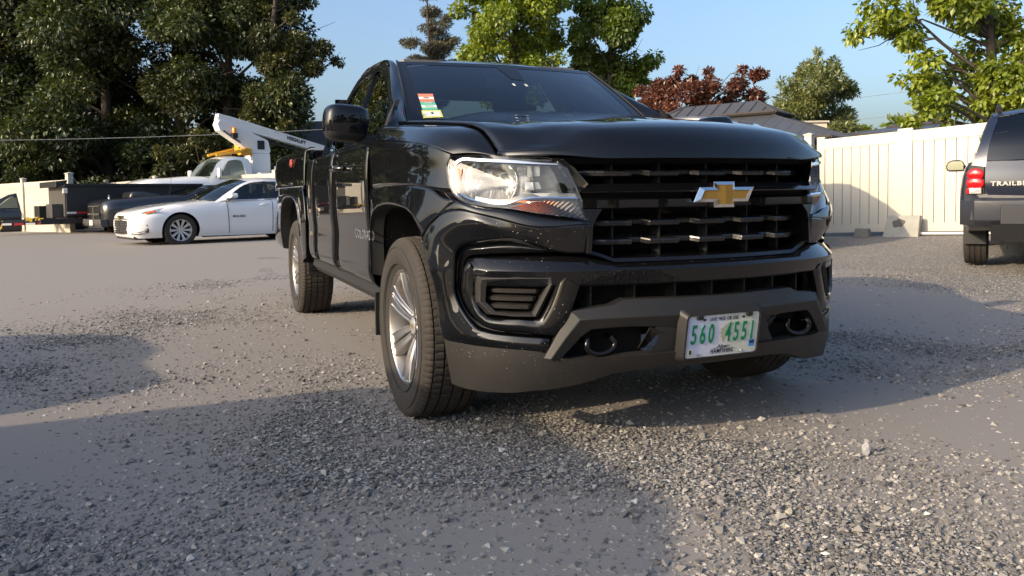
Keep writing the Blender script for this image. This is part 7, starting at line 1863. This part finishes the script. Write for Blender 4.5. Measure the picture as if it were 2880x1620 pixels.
def blob_tree(label, x, y, h, w, mat, seed, n_per=620, size=.105, low=.10, name='oak_tree', tr=.32, nb=34, group='dark trees behind the left fence', droop=.4):
    r = np.random.default_rng(seed); C = []
    for _ in range(nb):
        a, q = r.random() * 6.283, r.random() ** .5
        z = low * h + (1 - low) * h * r.random()
        t = (z / h - low) / (1 - low); env = w * (1 - .55 * max(0, t - .35) ** 1.4 / .55) * (.72 + .28 * min(1, t / .3))
        C.append((x + env * q * math.cos(a), y + env * q * math.sin(a), z, r.uniform(.09, .16) * h * .75 + .25))
    return tree(name, label, (x, y, gz(x) if abs(x) < 30 else -.4), C, mat, n_per, size, seed, tr, droop=droop, jit=.2, sub=3, group=group, top=h * .93)
LD = [
 ('dark leafy tree left of the edge tree, behind the raised boom', -12.6, 34.5, 12.5, 3.6, L_DARK, 31),
 ('dark tree with olive top behind the white truck cab', -15.0, 36.0, 14.5, 4.0, L_DARK2, 32),
 ('dark tree with bare trunk in the middle of the left grove', -17.8, 34.5, 13.0, 3.8, L_DARK, 33),
 ('dark olive tree above the end post of the left fence', -20.6, 36.0, 14.5, 4.0, L_DARK2, 34),
 ('deep green tree behind the dark vehicle at far left', -23.6, 34.0, 13.0, 4.0, L_DARK, 35),
 ('dark tree cut by the left picture edge', -27.2, 35.5, 14.0, 4.2, L_DARK2, 36)]
for a in LD: blob_tree(a[0], a[1], a[2], a[3], a[4], a[5], a[6])
# unseen trees added left of the frame to shade the grove
for i, (x, y, h) in enumerate(((-32, 31, 15), (-37, 27, 15), (-30, 38, 16), (-42, 22, 15))):
    blob_tree(['dark tree at the far left end of the grove, first beyond the frame', 'dark tree out of frame left, second beyond the grove', 'tall dark tree out of frame at the back left', 'dark tree out of frame left, nearest the camera'][i], x, y, h, 4.4, L_DARK if i % 2 else L_DARK2, 50 + i, n_per=160, size=.20, nb=26)
# undergrowth that closes the view under the crowns
for i, (x, y, h, w) in enumerate(((-25.5, 32.8, 4.6, 2.8), (-21.6, 32.6, 4.2, 2.6), (-18.2, 35.4, 4.0, 2.4), (-15.4, 32.8, 3.4, 2.0), (-12.8, 32.0, 3.4, 2.0), (-29.5, 33, 5, 3), (-20, 38.5, 5, 3), (-14.5, 38.5, 5, 3), (-25, 38.5, 5.5, 3.2))):
    lab = ['low dark shrub behind the fence at far left', 'low dark shrub above the fence right of the tall end post', 'dark shrub behind the trailer box, under the grove', 'dark shrub over the fence left of the white bonnet', 'dark shrub under the raised boom', 'dark shrub beyond the left picture edge', 'dark shrub deep under the middle of the grove', 'dark shrub deep under the right part of the grove', 'dark shrub deep under the left part of the grove'][i]
    blob_tree(lab, x, y, h, w, L_DARK if i % 2 else L_DARK2, 70 + i, n_per=330, size=.085, low=.05, name='shrub', tr=.06, nb=20, group='shrubs under the left grove')
for i, (x, y, h, lab) in enumerate(((36.4, 82, 7.4, 'small round far tree low over the gate, left one of two'), (38.3, 84, 7.0, 'small round far tree low over the gate, right one of two'), (30.5, 60, 6.4, 'small far tree top peeping over the gate leaf beside the dark roof'))):
    blob_tree(lab, x, y, h, 2.0, L_MID, 90 + i, n_per=60, size=.28, low=.3, name='far_tree', tr=.2, nb=16, group='far trees over the gate')
# trees behind the camera: they show in the lamps, the chrome and the black paint
for i, (x, y, h) in enumerate(((6, -24, 8), (13, -27, 9.5), (-2, -29, 8.5), (20, -22, 9), (27, -14, 10), (-10, -33, 8), (31, -4, 10), (34, 8, 11))):
    blob_tree('tree standing behind the photographer, ' + ['straight behind', 'behind to the right', 'behind to the left', 'far behind to the right', 'right rear corner of the lot', 'far behind to the left', 'level with the camera at far right', 'far right beyond the gate'][i], x, y, h, 4.2, L_MID if i % 2 else L_DARK2, 110 + i, n_per=90, size=.28, nb=22, low=.1, group='trees behind the photographer')
gm = pm('g',(.22,.2,.18),.9)
mk('ground',[(-80,-80,0),(80,-80,0),(80,200,0),(-80,200,0)],[(0,1,2,3)],gm)
from bpy_extras.object_utils import world_to_camera_view
bpy.context.view_layer.update()
for p in [(0,-.9,.889),(-.906,0,.357+.235),(-.6,1.146,1.652)]:
    w=TRUCK.matrix_world@Vector(p); c=world_to_camera_view(scene,cam,w); print('CHK',c.x*2880,(1-c.y)*1620)
